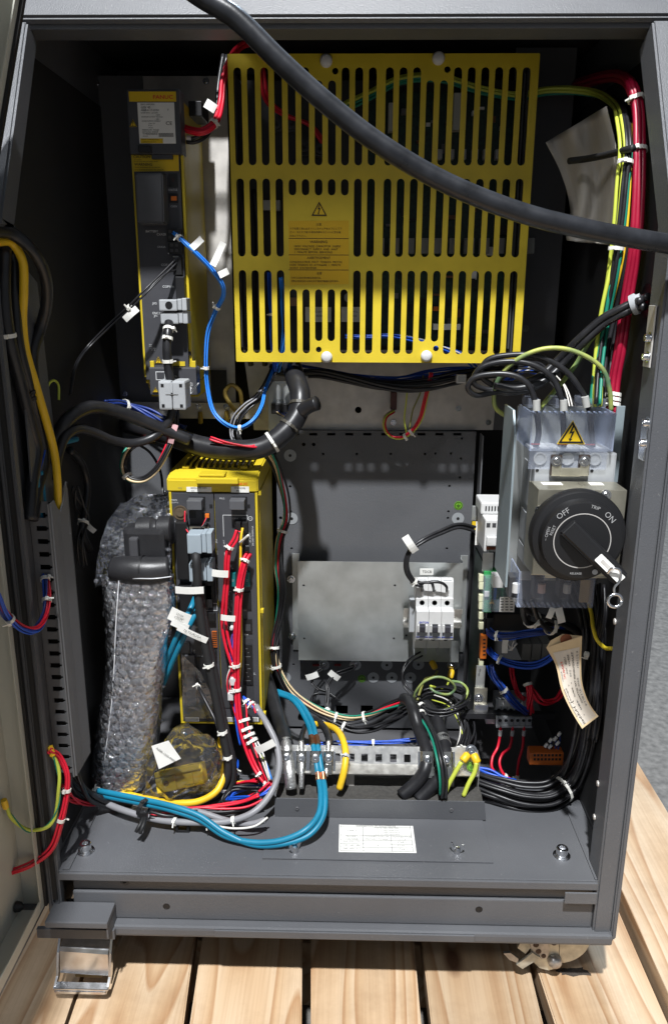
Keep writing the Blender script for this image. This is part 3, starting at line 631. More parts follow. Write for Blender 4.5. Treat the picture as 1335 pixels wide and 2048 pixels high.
prism('scuff_mark', [(.026*math.cos(a)*rs.uniform(.6, 1.1), .009*math.sin(a)*rs.uniform(.6, 1.1)) for a in [i*2*math.pi/18 for i in range(18)]], .0002, sc+ZV*.0006, XV, YV, mat('black_scuff', (.05, .045, .04), .8, alpha=.55, var=.5, vs=120), pal)

# ================================================================== slotted wiring duct on the left wall
duct = thing('wiring_duct', 'grey slotted wiring duct standing along the left cabinet wall', 'wiring duct', P(100, 1560, .1))
YD = .045
tl, tr = P(44, 1003, YD), P(92, 1005, YD); bl, br_ = P(120, 1545, YD), P(152, 1560, YD)
xl, xr = (tl.x+bl.x)/2-.002, (tr.x+br_.x)/2; zt_, zb_ = tl.z, bl.z
hl = []
n = 22
for i in range(n):
    z = zt_-.017-i*(zt_-zb_-.024)/(n-1)
    xs = xr-.0165; hl.append([(xs, z-.0032), (xs+.0125, z-.0032), (xs+.0125, z-.0015), (xr-.0016, z-.0015), (xr-.0016, z+.0015), (xs+.0125, z+.0015), (xs+.0125, z+.0032), (xs, z+.0032)])
prism('slotted_side', [(xl, zb_), (xr, zb_), (xr, zt_), (xl, zt_)], .0016, (0, YD, 0), XV, ZV, DUCT, duct, holes=hl)
box('duct_back', -.3655, xl, YD+.002, YD+.07, zb_, zt_, BLK, duct, 0)
box('duct_shade_sheet', xl+.0004, xr-.0006, YD+.012, YD+.0125, zb_, zt_-.004, BLK, duct, 0)  # black sheet behind the slots, shade of the duct interior put into colour
box('duct_rear_side', xl, xr, YD+.068, YD+.0696, zb_, zt_, DUCT, duct, 0)
# cover: with a bite out of its upper end
cv = [(0, zb_-.004), (.056, zb_-.004), (.056, zt_+.012), (.048, zt_+.006), (.038, zt_-.012), (.028, zt_-.02), (.018, zt_-.012), (.011, zt_-.001), (0, zt_-.002)]
prism('duct_cover', cv, .002, (xr+.0045, YD-.001, 0), YV, ZV, DUCT, duct)
box('cover_edge', xr+.0002, xr+.0024, YD-.0045, YD-.0004, zb_-.004, zt_-.002, DUCT, duct, .0008)
for k in range(3): box('cover_rib', xr+.0046, xr+.0048, YD+.014+k*.004, YD+.0148+k*.004, zb_-.004, zt_-.024, DUCT, duct, 0)
# ================================================================== narrow servo amplifier (upper left)
YS = .30
sa = thing('servo_amplifier', 'narrow tall yellow servo amplifier with grey front at the upper left', 'servo amplifier', P(330, 795, .37))
a, b, c, d = rect(281, 305, 371, 760, YS)
SX0, SX1 = a, b
zt = P(310, 190, YS).z; zb = P(345, 768, YS).z
box('housing', a-.0035, b+.004, YS+.004, .447, zb, zt-.004, YEL, sa, .0025)
prism('housing_foot', [(.012, -.0005), (.13, -.0005), (.10, -.022), (.03, -.022)], b-a+.006, (b+.004, YS, zb), YV, ZV, YEL, sa)
fp = box('front_plate', a-.0005, b-.001, YS-.003, YS+.0035, zb+.006, P(310, 304, YS).z, DGR, sa, .001)
for xx in (a-.0035, b+.0005): box('front_edge', xx, xx+.0034, YS-.001, YS+.0038, zb+.01, P(310, 308, YS).z, YEL, sa, .0006)
for k in range(3): box('top_vent', a+.022+.008*k, a+.025+.008*k, YS+.01, YS+.015, zt+.0022, zt+.0042, BLK, sa, 0)
# head
YH = .287
h = bpx('head_cover', 256, 178, 361, 308, YH, .03, DGR, sa, .0015)
bpx('brand_strip', 258, 183, 352, 203, YH-.0006, .0005, YELD, h, 0); ftxt('FANUC', 326, 194.5, YH-.0007, .0112, RINK, h, sx=1.25, bold=.015)
nl = bpx('rating_label', 277, 205, 350, 287, YH-.0006, .0005, PAPER, h, 0)
bpx('rating_label_foot', 281, 277, 326, 286.5, YH-.0009, .0002, YELD, nl, 0)
YT = YH-.0008
for s, x, y, sz in (('SERVO AMPLIFIER', 281, 209, .0042), ('\u03b1iSV 40', 282, 215, .0068), ('A06B-6117-H104', 282, 220.5, .0058), ('RATED INPUT  283-339V', 282, 226, .0036), ('3.6kW', 312, 230, .0036), ('MAXIMUM OUTPUT VOLTAGE', 283, 234, .0036), ('240V~', 312, 238.5, .0036), ('RATED OUTPUT CURRENT', 284, 242.5, .0036), ('L axis 13A', 297, 247, .0036), ('M axis', 297, 251, .0036), ('N axis', 298, 255.5, .0036), ('MANUAL NO.  B-65282', 285, 260, .0038), ('STANDARD  EN50178', 285, 264, .0038), ('V14032960XZ', 285.5, 268, .0058), ('2014-02', 286, 272.5, .0036), ('FANUC CORPORATION', 283, 279.5, .0037), ('YAMANASHI 401-0597 JAPAN', 284, 284, .0026)):
    ftxt(s, x, y, YT if y < 276 else YT-.0003, sz, INK, nl, 'LEFT')
ftxt('CE', 338, 247, YT, .0105, INK, nl, sx=1.2); ftxt('F', 336.5, 220, YT, .006, INK, nl)
for k in range(16): bpx('barcode_bar', 318+k*1.85, 266, 319+k*1.85, 274, YT, .0001, INK, nl, 0)
tri_sign(P(266.5, 248, YH-.0003), .0105, XV, ZV, h)
bpx('latch', 276, 291, 302, 305, YH-.004, .005, BLK, h, .001)
cl = prism('caution_label', [(P(x, y, YS-.0036).x, P(x, y, YS-.0036).z) for x, y in ((269, 343), (358, 342), (357, 309), (265, 309))], .0004, (0, YS-.0036, 0), XV, ZV, YELD, sa)
ftxt('CAUTION', 267, 314, YS-.0038, .0088, INK, cl, 'LEFT', bold=.01); ftxt('WARNING', 269, 329, YS-.0038, .0088, INK, cl, 'LEFT', bold=.01)
for s, x, y in (('Hot surface.', 268, 319.5), ('Do not touch heat sink within 10 min', 268, 323), ('Electric shock hazard. Do not open the', 270, 334.5), ('cover for at least 20 minutes after power off.', 270, 339.5)): ftxt(s, x, y, YS-.0038, .0037, INK, cl, 'LEFT')
bpx('cover_latch', 303, 308, 345, 318, YS-.009, .006, DGR, sa, .001)
# battery cover: a box with slanting face
a0, b0, c0, d0 = rect(281, 347, 337, 451, YS-.003)
bm = bmesh.new(); yb0 = YS-.003
V = [(a0, yb0, c0), (b0, yb0, c0), (b0, yb0, d0), (a0, yb0, d0), (a0+.001, yb0-.03, c0+.001), (b0-.001, yb0-.03, c0+.001), (b0-.001, yb0-.024, d0-.003), (a0+.001, yb0-.024, d0-.003)]
vs = [bm.verts.new(v) for v in V]
for f in ((0, 1, 2, 3), (4, 5, 6, 7), (0, 1, 5, 4), (1, 2, 6, 5), (2, 3, 7, 6), (3, 0, 4, 7)): bm.faces.new([vs[i] for i in f])
bmesh.ops.recalc_face_normals(bm, faces=bm.faces); bmesh.ops.bevel(bm, geom=list(bm.edges), offset=.002, segments=2, affect='EDGES')
bc = bm_obj('battery_cover', bm, MGR, sa)
bp_ = prism('battery_recess', [(P(x, y, YS-.0034).x, P(x, y, YS-.0034).z) for x, y in ((289, 455), (337, 455), (339, 492), (318, 492), (302, 488), (292, 474))], .0003, (0, YS-.0034, 0), XV, ZV, BLK if False else DGR, sa)
ftxt('BATTERY', 304, 463, YS-.004, .0072, WINK, bp_); ftxt('CXA2B', 323, 469, YS-.004, .0072, WINK, bp_); ftxt('CXA2A', 323, 494, YS-.0038, .0062, WINK, sa)
w_ = bpx('status_window', 337, 347, 355, 374, YS-.0042, .002, BLK, sa, .0004); ftxt('8', 346, 360, YS-.0046, .012, mat('dim_red_segment', (.06, .012, .012), .5), w_)
ftxt('STATUS', 346, 380, YS-.0034, .006, WINK, sa); ftxt('CX5X', 348, 413, YS-.0034, .006, WINK, sa)
o = bpx('connector', 338, 387, 356, 406, YS-.0042, .004, BLK, sa, .0004); bpx('orange_insert', 342, 392, 353, 401, YS-.006, .003, ORG, o, .0005)
for x0_, y0_, x1_, y1_ in ((334, 457, 363, 482), (337, 484, 364, 508)):
    o = bpx('connector', x0_, y0_, x1_, y1_, YS-.010, .008, BLK, sa, .0006)
    for i in range(2):
        for j in range(2): bpx('contact', x0_+3+i*10, y0_+3+j*11, x0_+9+i*10, y0_+9+j*11, YS-.0106, .001, VOIDB, o, 0)
for x0_, y0_, x1_, y1_ in ((346, 514, 363, 550), (351, 553, 369, 597)): bpx('optical_connector', x0_, y0_, x1_, y1_, YS-.012, .01, BLK, sa, .001)
bpx('white_clip', 336, 506, 347, 508, YS-.006, .003, WHT, sa, 0); bpx('white_clip', 346, 512, 357, 514, YS-.006, .003, WHT, sa, 0)
for s, x, y in (('COP10B', 334, 530), ('COP10A', 337, 573.5), ('JX5', 309.5, 607), ('ENC1/', 314, 626.5), ('JF1', 312, 632)): ftxt(s, x, y, YS-.0034, .0078, WINK, sa)
for s, x, y in (('PWR', 301.5, 689.5), ('LINK', 301.5, 692.5), ('DC-LINK', 306, 696.5), ('+5V 1A', 306, 700)): ftxt(s, x, y, YS-.0034, .0035, WINK, sa)
def dsub(x0, y0, x1, y1, Yf, parent, mt, hole=True, tab=.35):
    a, b, c, d = rect(x0, y0, x1, y1, Yf); o = box('plug_housing', a, a+(b-a)*(1-tab), Yf, Yf+.026, c, d, mt, parent, .0018)
    box('plug_shoulder', a+(b-a)*(1-tab)+.0002, a+(b-a)*(1-tab*.55), Yf+.003, Yf+.026, c+.001, d+.001, mt, o, .0012); box('plug_ear', a+(b-a)*(1-tab*.5), b, Yf+.001, Yf+.026, c+.0005, d+.002, mt, o, .0012)
    if hole:
        r = (d-c)*.33; ctr = Vector((a+(b-a)*.36, Yf-.0002, (c+d)/2)); lathe('cable_hole', [(r, 0), (r, .0003), (r*.85, .0003), (r*.85, -.001), (0, -.001)], ctr, -YV, BLK, o, 20)
    return o
dsub(318, 599, 373, 622, YS-.036, sa, LGR); dsub(321, 625, 375, 648, YS-.033, sa, LGR, hole=False)
tri_sign(P(317, 722, YS-.0034), .0115, XV, ZV, sa)
bpx('yellow_tab', 346, 723, 370, 732, YS-.0042, .002, YELP, sa, 0); bpx('black_slot', 377, 703, 382, 711, YS-.0038, .001, BLK, sa, 0)
lc = bpx('terminal_cover', 299, 735, 393, 790, YS-.014, .03, DGR, sa, .0018)
for x in (300, 383): bpx('hinge_clip', x, 722, x+8, 735, YS-.008, .006, YELP, sa, .0008)
prism('white_frame', rrect(P(312.5, 765, 0.286).x, P(315, 760, .286).z, P(330, 743, .286).x, P(320, 743, .286).z), .0002, (0, YS-.0143, 0), XV, ZV, WINK, lc, holes=[rrect(P(313.8, 765, 0.286).x, P(315, 758.8, .286).z, P(328.8, 743, .286).x, P(320, 744.4, .286).z)])
tri_sign(P(311, 781, YS-.0145), .009, XV, ZV, lc); ftxt('PULL', 381, 766, YS-.0143, .0055, WINK, lc); ftxt('HERE', 381, 770.5, YS-.0143, .0055, WINK, lc)
for k in range(5): prism('stripe', [(0, 0), (.006, .007), (.007, .006), (.001, -.001)], .0001, P(380+k*2.2, 787-k*3.1, YS-.0143)+Vector((0, 0, 0)), XV, ZV, WINK, lc)
prism('arrow', [(-.003, -.005), (.003, -.004), (.004, .002), (.0055, .002), (.002, .0065), (-.003, .004), (-.001, .003)], .0001, P(377, 780, YS-.0144), XV, ZV, WINK, lc)
ftxt('CZ2', 351, 753, YS-.0143, .005, WINK, lc)
for x in (405, 398): screw(P(x, 773, .44), -YV, .0034, sa)
box('heat_sink_tab', SX1+.004, SX1+.03, .444, .4465, P(410, 805, .446).z, P(420, 740, .446).z, BLK, sa, 0)
tb = box('terminal_block', SX1+.004, SX1+.022, .35, .41, P(395, 235, .36).z, P(395, 205, .36).z, BLK, sa, .001)

# ================================================================== six-axis amplifier behind its yellow grille cover
YG = .315
GA = thing('servo_amplifier', 'wide servo amplifier behind a slotted yellow grille with four white buttons', 'servo amplifier', P(760, 722, .4))
gl = (P(475, 728, YG).x+P(452, 115, YG).x)/2; gr_ = (P(1038, 722, YG).x+P(1080, 98, YG).x)/2
gzb = P(760, 725, YG).z; gzt = P(760, 107, YG).z; GW = gr_-gl
zz = lambda y: P(760, y, YG).z
uc = [.030+.0438*i for i in range(11)]+[.030+.0438*10+.0549+.0438*i for i in range(11)]
sw = .0255*GW; hl = []
for i, u in enumerate(uc):
    x = gl+u*GW; k = i+1; btn = k in (7, 8, 15, 16); lab = 5 <= k <= 9
    hl.append(slot(x, zz(331), zz(160 if btn else 134), sw))
    if lab: hl.append(slot(x, zz(391), zz(358), sw))
    else: hl.append(slot(x, zz(514), zz(357), sw))
    hl.append(slot(x, zz(683 if btn else 708), zz(579 if lab else 541), sw))
for x, y in ((637, 699), (871, 697), (894, 139), (670, 142)): q = P(x, y, YG); hl.append(circ(q.x, q.z, .0042, 12))
gc = prism('grille_cover', rrect(gl, gzb, gr_, gzt, .0015, 2), .0018, (0, YG, 0), XV, ZV, YELP, GA, holes=hl)
box('grille_return', gl, gr_, YG+.0019, YG+.014, gzb, gzb+.0018, YELP, gc, 0); box('grille_return', gl, gr_, YG+.0019, YG+.014, gzt-.0018, gzt, YELP, gc, 0)
box('grille_return', gl, gl+.0018, YG+.0019, YG+.014, gzb+.0019, gzt-.0019, YELP, gc, 0); box('grille_return', gr_-.0018, gr_, YG+.0019, YG+.014, gzb+.0019, gzt-.0019, YELP, gc, 0)
for x, y in ((652, 122), (876, 117), (653, 714), (852, 712)): lathe('button', [(.0083, 0), (.0083, .003), (.0072, .0055), (.005, .0068), (0, .0072)], P(x, y, YG-.0002), -YV, WHT, GA, 20)
for x, y in ((573, 333), (573, 537), (940, 537), (925, 330)): lathe('dimple', [(.0032, 0), (.0032, .0002), (.0026, .0002), (.0026, .00005), (0, .00005)], P(x, y, YG-.0001), -YV, YELP, gc, 16)
# warning sticker
wl = prism('warning_sticker', [(P(x, y, YG-.0002).x, P(x, y, YG-.0002).z) for x, y in ((580, 570), (697, 568), (697, 441), (576, 442))], .0003, (0, YG-.0004, 0), XV, ZV, mat('orange_yellow_sticker', (.60, .37, .008), .5), gc)
tri_sign(P(638, 421, YG-.0003), .0235, XV, ZV, gc, plate=YELD)
for y in (477, 510, 540): bpx('rule', 577, y-.6, 697, y+.4, YG-.0007, .0002, RINK if False else INK, wl, 0)
YW = YG-.0006
for s, x, y, al, sz in (('\u6ce8\u610f', 637, 449.5, 'CENTER', .0062), ('\u30c9\u30a2\u3092\u958b\u304f\u524d\u306b\u5fc5\u305a\u30e1\u30a4\u30f3\u30b9\u30a4\u30c3\u30c1\u3092\u30aa\u30d5\u306b\u3057\u3066\u4e0b', 579, 457.5, 'LEFT', .0049), ('\u3055\u3044\u3002\u307e\u305f\u30aa\u30d5\u5f8c1\u5206\u9593\u306f\u5185\u90e8\u306e\u30e6\u30cb\u30c3\u30c8\u306b\u624b\u3092\u89e6', 579, 464.5, 'LEFT', .0049), ('\u308c\u306a\u3044\u3067\u4e0b\u3055\u3044\u3002', 579, 472, 'LEFT', .0049),
        ('WARNING', 637, 484, 'CENTER', .0078), ('HIGH  VOLTAGE  CAPACITOR  INSIDE', 588, 492.5, 'LEFT', .0059), ('DISCONNECT  SUPPLY  AND  WAIT', 588, 498.5, 'LEFT', .0059), ('1  MINUTE  BEFORE  SERVICING', 588, 504.5, 'LEFT', .0059),
        ('AVERTISSEMENT', 637, 516, 'CENTER', .0070), ('CONDENSATEUR  HAUT  TENSION  METTRE', 579, 524, 'LEFT', .0057), ('HORS TENSION  ET  ATTENDRE  1  MINUTE', 579, 530, 'LEFT', .0057), ("AVANT  D'INTERVENIR", 579, 536, 'LEFT', .0057),
        ('\u6ce8\u610f', 638, 547, 'CENTER', .0062), ('\u6253\u5f00\u95e8\u4e4b\u524d\u5fc5\u987b\u5207\u65ad\u4e3b\u7535\u6e90\u5f00\u5173\u3002', 582, 556, 'LEFT', .0046), ('\u5207\u65ad\u4e3b\u7535\u6e90\u540e\u76841\u5206\u949f\u4e4b\u5185\u4e0d\u8981\u7528\u624b\u89e6\u6478\u5185\u90e8\u7684\u90e8\u4ef6\u3002', 582, 562.5, 'LEFT', .0046)):
    ftxt(s, x, y, YW, sz*1.12, INK, wl, al)
# body and board behind
box('amplifier_floor', gl+.085, gr_-.003, YG+.0142, .3995, gzb+.006, gzb+.008, VOIDB, GA, 0); box('amplifier_floor', gl+.003, gl+.05, YG+.0142, .3995, gzb+.006, gzb+.008, VOIDB, GA, 0)
box('amplifier_wall', gr_-.0115, gr_-.0095, YG+.017, .459, gzb+.002, gzt-.012, VOIDB, GA, 0)
box('amplifier_body', gl+.004, gr_-.012, .40, .459, gzb+.012, gzt-.012, VOIDB, GA, .001)
for x in (gl+.006, gr_-.016): box('cover_stay', x, x+.002, YG+.0145, .3995, gzb+.02, gzt-.02, VOIDB, GA, 0)
pb = box('circuit_board', gl+.19, gr_-.014, .385, .387, gzb+.02, gzt-.03, PCB, GA, 0)
rnd = random.Random(3)
for k in range(56):
    x = rnd.uniform(gl+.195, gr_-.03); z = rnd.uniform(gzb+.03, gzt-.05); w_ = rnd.choice((.004, .006, .01, .016)); h_ = rnd.choice((.003, .005, .008, .012))
    box('chip', x, x+w_, .385-rnd.uniform(.002, .012), .3849, z, z+h_, rnd.choice((BLK, BLK, VOIDB, mat('chip_grey', (.12, .12, .12), .5), WHT, mat('brown_part', (.12, .05, .02), .5))), pb, 0)
for x0_, y0_, x1_, y1_ in ((610, 614, 662, 644), (682, 614, 722, 644), (866, 648, 920, 660)):
    o = bpx('white_part', x0_, y0_, x1_, y1_, .37, .012, PAPER, pb, .0005)
for s, x, y in (('CNMT5', 640, 624), ('BRAKE', 640, 632), ('CNMT6', 705, 624), ('BRAKE', 705, 632)): ftxt(s, x, y, .3697, .0075, GINK, pb)
for k in range(11):
    x = 748+k*30; bpx('terminal_row', x, 476, x+20, 507, .368, .015, mat('chip_grey2', (.16, .16, .15), .5), pb, .0006)
for k in range(6): bpx('capacitor', 870+k*24, 298, 884+k*24, 318, .37, .014, LGR, pb, .001)
for x, y, r in ((552, 250, .011), (584, 250, .011), (609, 295, .012), (640, 300, .011), (720, 270, .011), (560, 330, .008)):
    lathe('terminal_stud', [(r, 0), (r, .006), (r*.7, .006), (r*.65, .010), (r*.3, .010), (0, .007)], P(x, y, .384), -YV, VOIDB, GA, 18)
bpx('copper_sleeve', 572, 595, 594, 612, .37, .012, mat('tan_part', (.36, .22, .14), .6), GA, .001)
bpx('orange_part', 866, 613, 876, 622, .372, .01, ORG, pb, .0005); lathe('round_part', [(.007, 0), (.007, .004), (0, .004)], P(697, 595, .375), -YV, LGR, pb, 16)
for x0_, y0_, x1_, y1_ in ((776, 205, 796, 262), (906, 185, 932, 260), (526, 400, 560, 420)): bpx('white_part', x0_, y0_, x1_, y1_, .366, .018, mat('dull_white_part', (.42, .42, .4), .5), pb, .001)

# ================================================================== main controller rack with its power supply (yellow frame)
YC = .24
ct = thing('controller_rack', 'yellow framed two slot controller rack with finned top and red wires', 'controller', P(440, 1445, .33))
CX0, CX1, _, _ = rect(353, 1000, 516.5, 1430, YC)
CZT = P(430, 984, YC).z; CZB = P(440, 1443, YC).z; CYB = .449
box('rack_body', CX0-.001, CX1+.002, YC+.004, CYB, CZB, CZT+.004, YEL, ct, .002)
box('rack_side_skin', CX1+.0022, CX1+.0032, YC+.02, CYB-.01, CZB+.01, CZT-.006, YELP, ct, 0)
box('front_rim', CX0-.002, CX0+.0016, YC-.002, YC+.0038, CZB, CZT, YEL, ct, .0006); box('front_rim', CX1-.001, CX1+.0026, YC-.002, YC+.0038, CZB, CZT, YEL, ct, .0006); box('front_rim', CX0-.002, CX1+.0026, YC-.002, YC+.0038, CZB-.003, CZB-.0002, YEL, ct, .0006)
# head: front band, slanting lid with fins
zh = P(430, 958, YC).z; YL = .30; zl = zh+.012
hd = bmesh.new(); A = [(YC-.003, CZT+.0005), (YC-.003, zh), (YC+.018, zh+.007), (YC+.03, zh+.0085), (CYB-.05, zh+.0085), (CYB-.05, CZT+.0042)]
v0 = [hd.verts.new((CX0-.004, y, z)) for y, z in A]; v1 = [hd.verts.new((CX1+.004, y, z)) for y, z in A]
hd.faces.new(v0); hd.faces.new(v1[::-1])
for i in range(len(A)): hd.faces.new((v0[i], v1[i], v1[(i+1) % len(A)], v0[(i+1) % len(A)]))
bmesh.ops.recalc_face_normals(hd, faces=hd.faces); bmesh.ops.bevel(hd, geom=list(hd.edges), offset=.002, segments=2, affect='EDGES')
head = bm_obj('fan_head', hd, YEL, ct)
box('fan_opening', CX0+.012, CX1-.010, YC+.040, CYB-.066, zh+.008, zh+.0092, BLK, head, 0)
for k in range(12):
    x = CX0+.014+k*(CX1-CX0-.025)/11
    sweep('fin', [Vector((x, YC+.033, zh+.009)), Vector((x, YC+.045, zh+.0135)), Vector((x, CYB-.072, zh+.0135)), Vector((x, CYB-.058, zh+.009))], .0019, YEL, head, 6)
lathe('fan_hub', [(.021, 0), (.021, .002), (.018, .0028), (0, .0028)], ((CX0+CX1)/2+.004, CYB-.098, zh+.0093), ZV, YEL, head, 24)
for x in (CX0+.018, CX1-.02): box('lid_catch', x-.005, x+.005, YC+.026, YC+.033, zh+.0087, zh+.013, YEL, head, .0012)
box('lid_tab', CX0+.043, CX0+.08, YC-.008, YC+.016, zh+.005, zh+.0085, YEL, head, .0012); box('lid_tab_lip', CX0+.04, CX0+.10, YC-.013, YC-.0035, zh-.0045, zh+.004, YEL, head, .0015)
bl_ = bpx('type_label', 373, 974, 423, 984, YC-.0037, .0004, PAPER, head, 0); ftxt('A05B-2500-C001', 398, 975.8, YC-.0041, .0058, INK, bl_); ftxt('E14', 386, 981.5, YC-.0041, .0045, INK, bl_)
b2 = bpx('serial_label', 462, 973, 498, 985, YC-.0037, .0004, PAPER, head, 0); ftxt('E143B2396', 480, 976, YC-.0041, .0058, INK, b2); ftxt('PSU', 477, 982, YC-.0041, .0062, INK, b2)
ftxt('TYPE', 360, 976, YC-.0036, .0045, GINK, head); ftxt('FANUC', 480, 968, YC-.0036, .0088, RINKD, head, sx=1.3, bold=.02)
# two modules
xm = P(428.5, 1000, YC).x
md = box('main_module', CX0+.002, xm-.0006, YC-.0025, YC+.0036, CZB+.001, CZT-.001, DGR, ct, .0008)
ps = box('power_module', xm+.0006, CX1-.0015, YC-.0025, YC+.0036, CZB+.001, CZT-.001, DGR, ct, .0008)
YM = YC-.0027
def ct_txt(s, x, y, sz, par, rot=0, al='CENTER', ink=WINK): ftxt(s, x, y, YM, sz, ink, par, al, rot=rot)
ct_txt('MAIN', 342.5, 1000, .006, md, al='LEFT'); ct_txt('(SLOT1)', 342.5, 1005, .005, md, al='LEFT'); ct_txt('PSU2', 444, 997, .006, ps)
for x, par in ((389, md), (474, ps)):
    a, b, c, d = rect(x-15, 1000, x+15, 1019, YC-.018); o = box('pull_tab', a, b, YC-.022, YC-.003, c, d, MGR, par, .0014)
    box('tab_slot', a+.001, b+.002, YM-.0004, YM+.0004, c-.006, d+.001, BLK, par, 0)
    bpx('square_hole', x+30 if par is md else x+20, 1009, x+36 if par is md else x+26, 1016, YM-.0003, .0006, BLK, par, 0)
ht = P(360.5, 1025, YM); lathe('battery_holder', [(.0108, 0), (.0108, .0008), (.009, .0008), (.009, -.001), (.006, -.001), (.006, .002), (.003, .002), (0, .0015)], ht, -YV, mat('brass_cell', (.16, .12, .08), .4, metal=.4), md, 24)
o = bpx('orange_plug_socket', 404, 1026, 420, 1038, YM-.001, .002, BLK, md, .0003); bpx('orange_plug', 410, 1028, 418, 1036, YM-.004, .004, ORG, o, .0005)
bpx('card_slot', 378, 1022, 392, 1036, YM-.0004, .0006, BLK, md, 0)
o = bpx('data_port', 378, 1050, 420, 1064, YM-.003, .005, BLK, md, .0005); prism('port_rim', rrect(P(380, 1060, YM).x, P(380, 1062, YM).z, P(419, 1060, YM).x, P(380, 1052, YM).z), .0003, (0, YM-.0033, 0), XV, ZV, GOLDZ, o, holes=[rrect(P(386, 1060, YM).x, P(380, 1060.5, YM).z, P(412, 1060, YM).x, P(380, 1054, YM).z)])
dsub(374, 1069, 423, 1108, YM-.046, md, BGR, hole=False, tab=.42); dsub(378, 1128, 425, 1164, YM-.03, md, BGR, hole=False, tab=.5)
bpx('data_port', 380, 1108, 422, 1120, YM-.004, .004, BLK, md, .0005)
bpx('port_shroud', 352, 1045, 376, 1160, YM-.016, .014, BLK, md, .002); bpx('port_shroud', 357, 1170, 388, 1235, YM-.01, .008, BLK, md, .002)
for x0_, y0_, x1_, y1_ in ((410, 1160, 428, 1200), (414, 1226, 430, 1243), (395, 1170, 424, 1216), (418, 1302, 432, 1316)): bpx('connector', x0_, y0_, x1_, y1_, YM-.008, .008, BLK, md, .001)
prism('white_frame', rrect(P(411, 1217, YM).x, P(420, 1221, YM).z, P(435, 1217, YM).x, P(420, 1206, YM).z), .0001, (0, YM-.0004, 0), XV, ZV, WINK, md, holes=[rrect(P(412, 1217, YM).x, P(420, 1220, YM).z, P(434, 1217, YM).x, P(420, 1207, YM).z)])
o = bpx('orange_port', 424, 1263, 434, 1295, YM-.002, .003, ORGD, md, .0003)
for k in range(7): bpx('pin_row', 424.5, 1265+k*4.3, 433.5, 1266.3+k*4.3, YM-.0025, .0005, BLK, o, 0)
for s, x, y, sz, rt in (('STATUS', 399, 1255, .0058, 0), ('ALARM', 394, 1237, .004, 0), ('JRS16', 433, 1082, .0045, 90), ('JD1A', 434, 1105, .0045, 90), ('JD17', 434, 1132, .0045, 90), ('USB', 389, 1303, .006, 90), ('PCMCIA', 401, 1312, .004, 0), ('CRS27', 421, 1407, .0055, 0), ('BATTERY', 357, 1043, .0045, 0), ('CA131', 354, 1060, .0045, 90)): ct_txt(s, x, y, sz, md, rt)
cs = bpx('card_bay', 375, 1314, 432, 1375, YM-.001, .002, BLK, md, .0006); bpx('card_door', 371, 1311, 391, 1412, YM-.007, .007, MGR, md, .0015); bpx('card_frame', 352, 1285, 380, 1308, YM-.006, .005, BLK, md, .001)
bpx('socket', 413, 1391, 424, 1401, YM-.001, .0015, BLK, md, .0003)
prism('clear_film', [(P(x, y, YM-.012).x, P(x, y, YM-.012).z) for x, y in ((363, 1310), (372, 1318), (400, 1345), (425, 1395), (424, 1438), (366, 1440))], .0004, (0, YM-.010, 0), XV, ZV, FILM, md)
for x0_, x1_ in ((371, 398), (448, 470), (504, 517)):
    o = bpx('foot_label', x0_, 1435, x1_, 1443, YM-.0005, .0004, PAPER, md if x0_ < 400 else ps, 0)
    for k in range(int((x1_-x0_)/2.2)): bpx('barcode_bar', x0_+1+k*2.1, 1436, x0_+2+k*2.1, 1442, YM-.0008, .0002, INK, o, 0)
# power module face
for seg in ((446, 1030, 447, 1073), (446, 1030, 495, 1031), (494.5, 1030, 495.5, 1042), (449, 1105, 450, 1129), (457, 1183, 458, 1191), (457, 1183, 462, 1184), (459, 1217, 460, 1224), (459, 1223, 463, 1224)): bpx('white_rule', *seg, YM-.0003, .0002, WINK, ps, 0)
for s, x, y, sz, rt in (('CP1A', 470.5, 1037, .0062, 0), ('CP1', 488, 1037, .0062, 0), ('AC INPUT', 500, 1075, .0058, 90), ('200-240V 50/60Hz 6A', 505.5, 1072, .0058, 90), ('DC OUTPUT', 456.5, 1205, .0058, 90), ('+24V=1A', 463, 1207, .005, 90), ('F4/F3', 459, 1157, .0055, 90), ('F3', 465, 1137, .005, 0), ('7.5A', 490, 1141, .0045, 0), ('CP4', 492.5, 1269, .0062, 0), ('CP5', 490, 1221, .005, 0), ('CP3', 494, 1092, .005, 0), ('JP1', 509, 1347, .006, 90), ('AC OUT', 448, 1087, .005, 90)): ct_txt(s, x, y, sz, ps, rt)
prism('earth_ring', circ(0, 0, .0033, 16), .0001, P(500.5, 1037, YM-.0002), XV, ZV, WINK, ps, holes=[circ(0, 0, .0026, 16)]); ftxt('+', 500.5, 1037, YM-.0002, .006, WINK, ps)
o = bpx('power_socket', 469, 1041, 496, 1062, YM-.004, .004, BLK, ps, .0005)
for i in range(2): bpx('power_plug', 471+i*13, 1045, 481+i*13, 1066, YM-.014, .012, BLK, o, .001)
bpx('power_socket', 486, 1094, 498, 1110, YM-.003, .004, BLK, ps, .0005); bpx('power_socket', 484, 1185, 502, 1218, YM-.003, .004, BLK, ps, .0005)
for x in (466, 494): o = bpx('fuse', x-5, 1146, x+5, 1174, YM-.008, .008, TEALF, ps, .001); ftxt('5.0' if x > 480 else '3.2', x, 1161, YM-.0083, .005, WINK, o, rot=90)
o = bpx('power_socket', 487, 1239, 504, 1266, YM-.002, .003, BLK, ps, .0004); bpx('socket_cavity', 489.5, 1249, 501, 1262, YM-.0026, .0008, VOIDB, o, 0)
sl = bpx('barcode_label', 447, 1311, 456, 1377, YM-.0005, .0004, PAPER, ps, 0)
for k in range(22): bpx('barcode_bar', 449, 1313+k*2.9, 455, 1314.4+k*2.9, YM-.0008, .0002, INK, sl, 0)
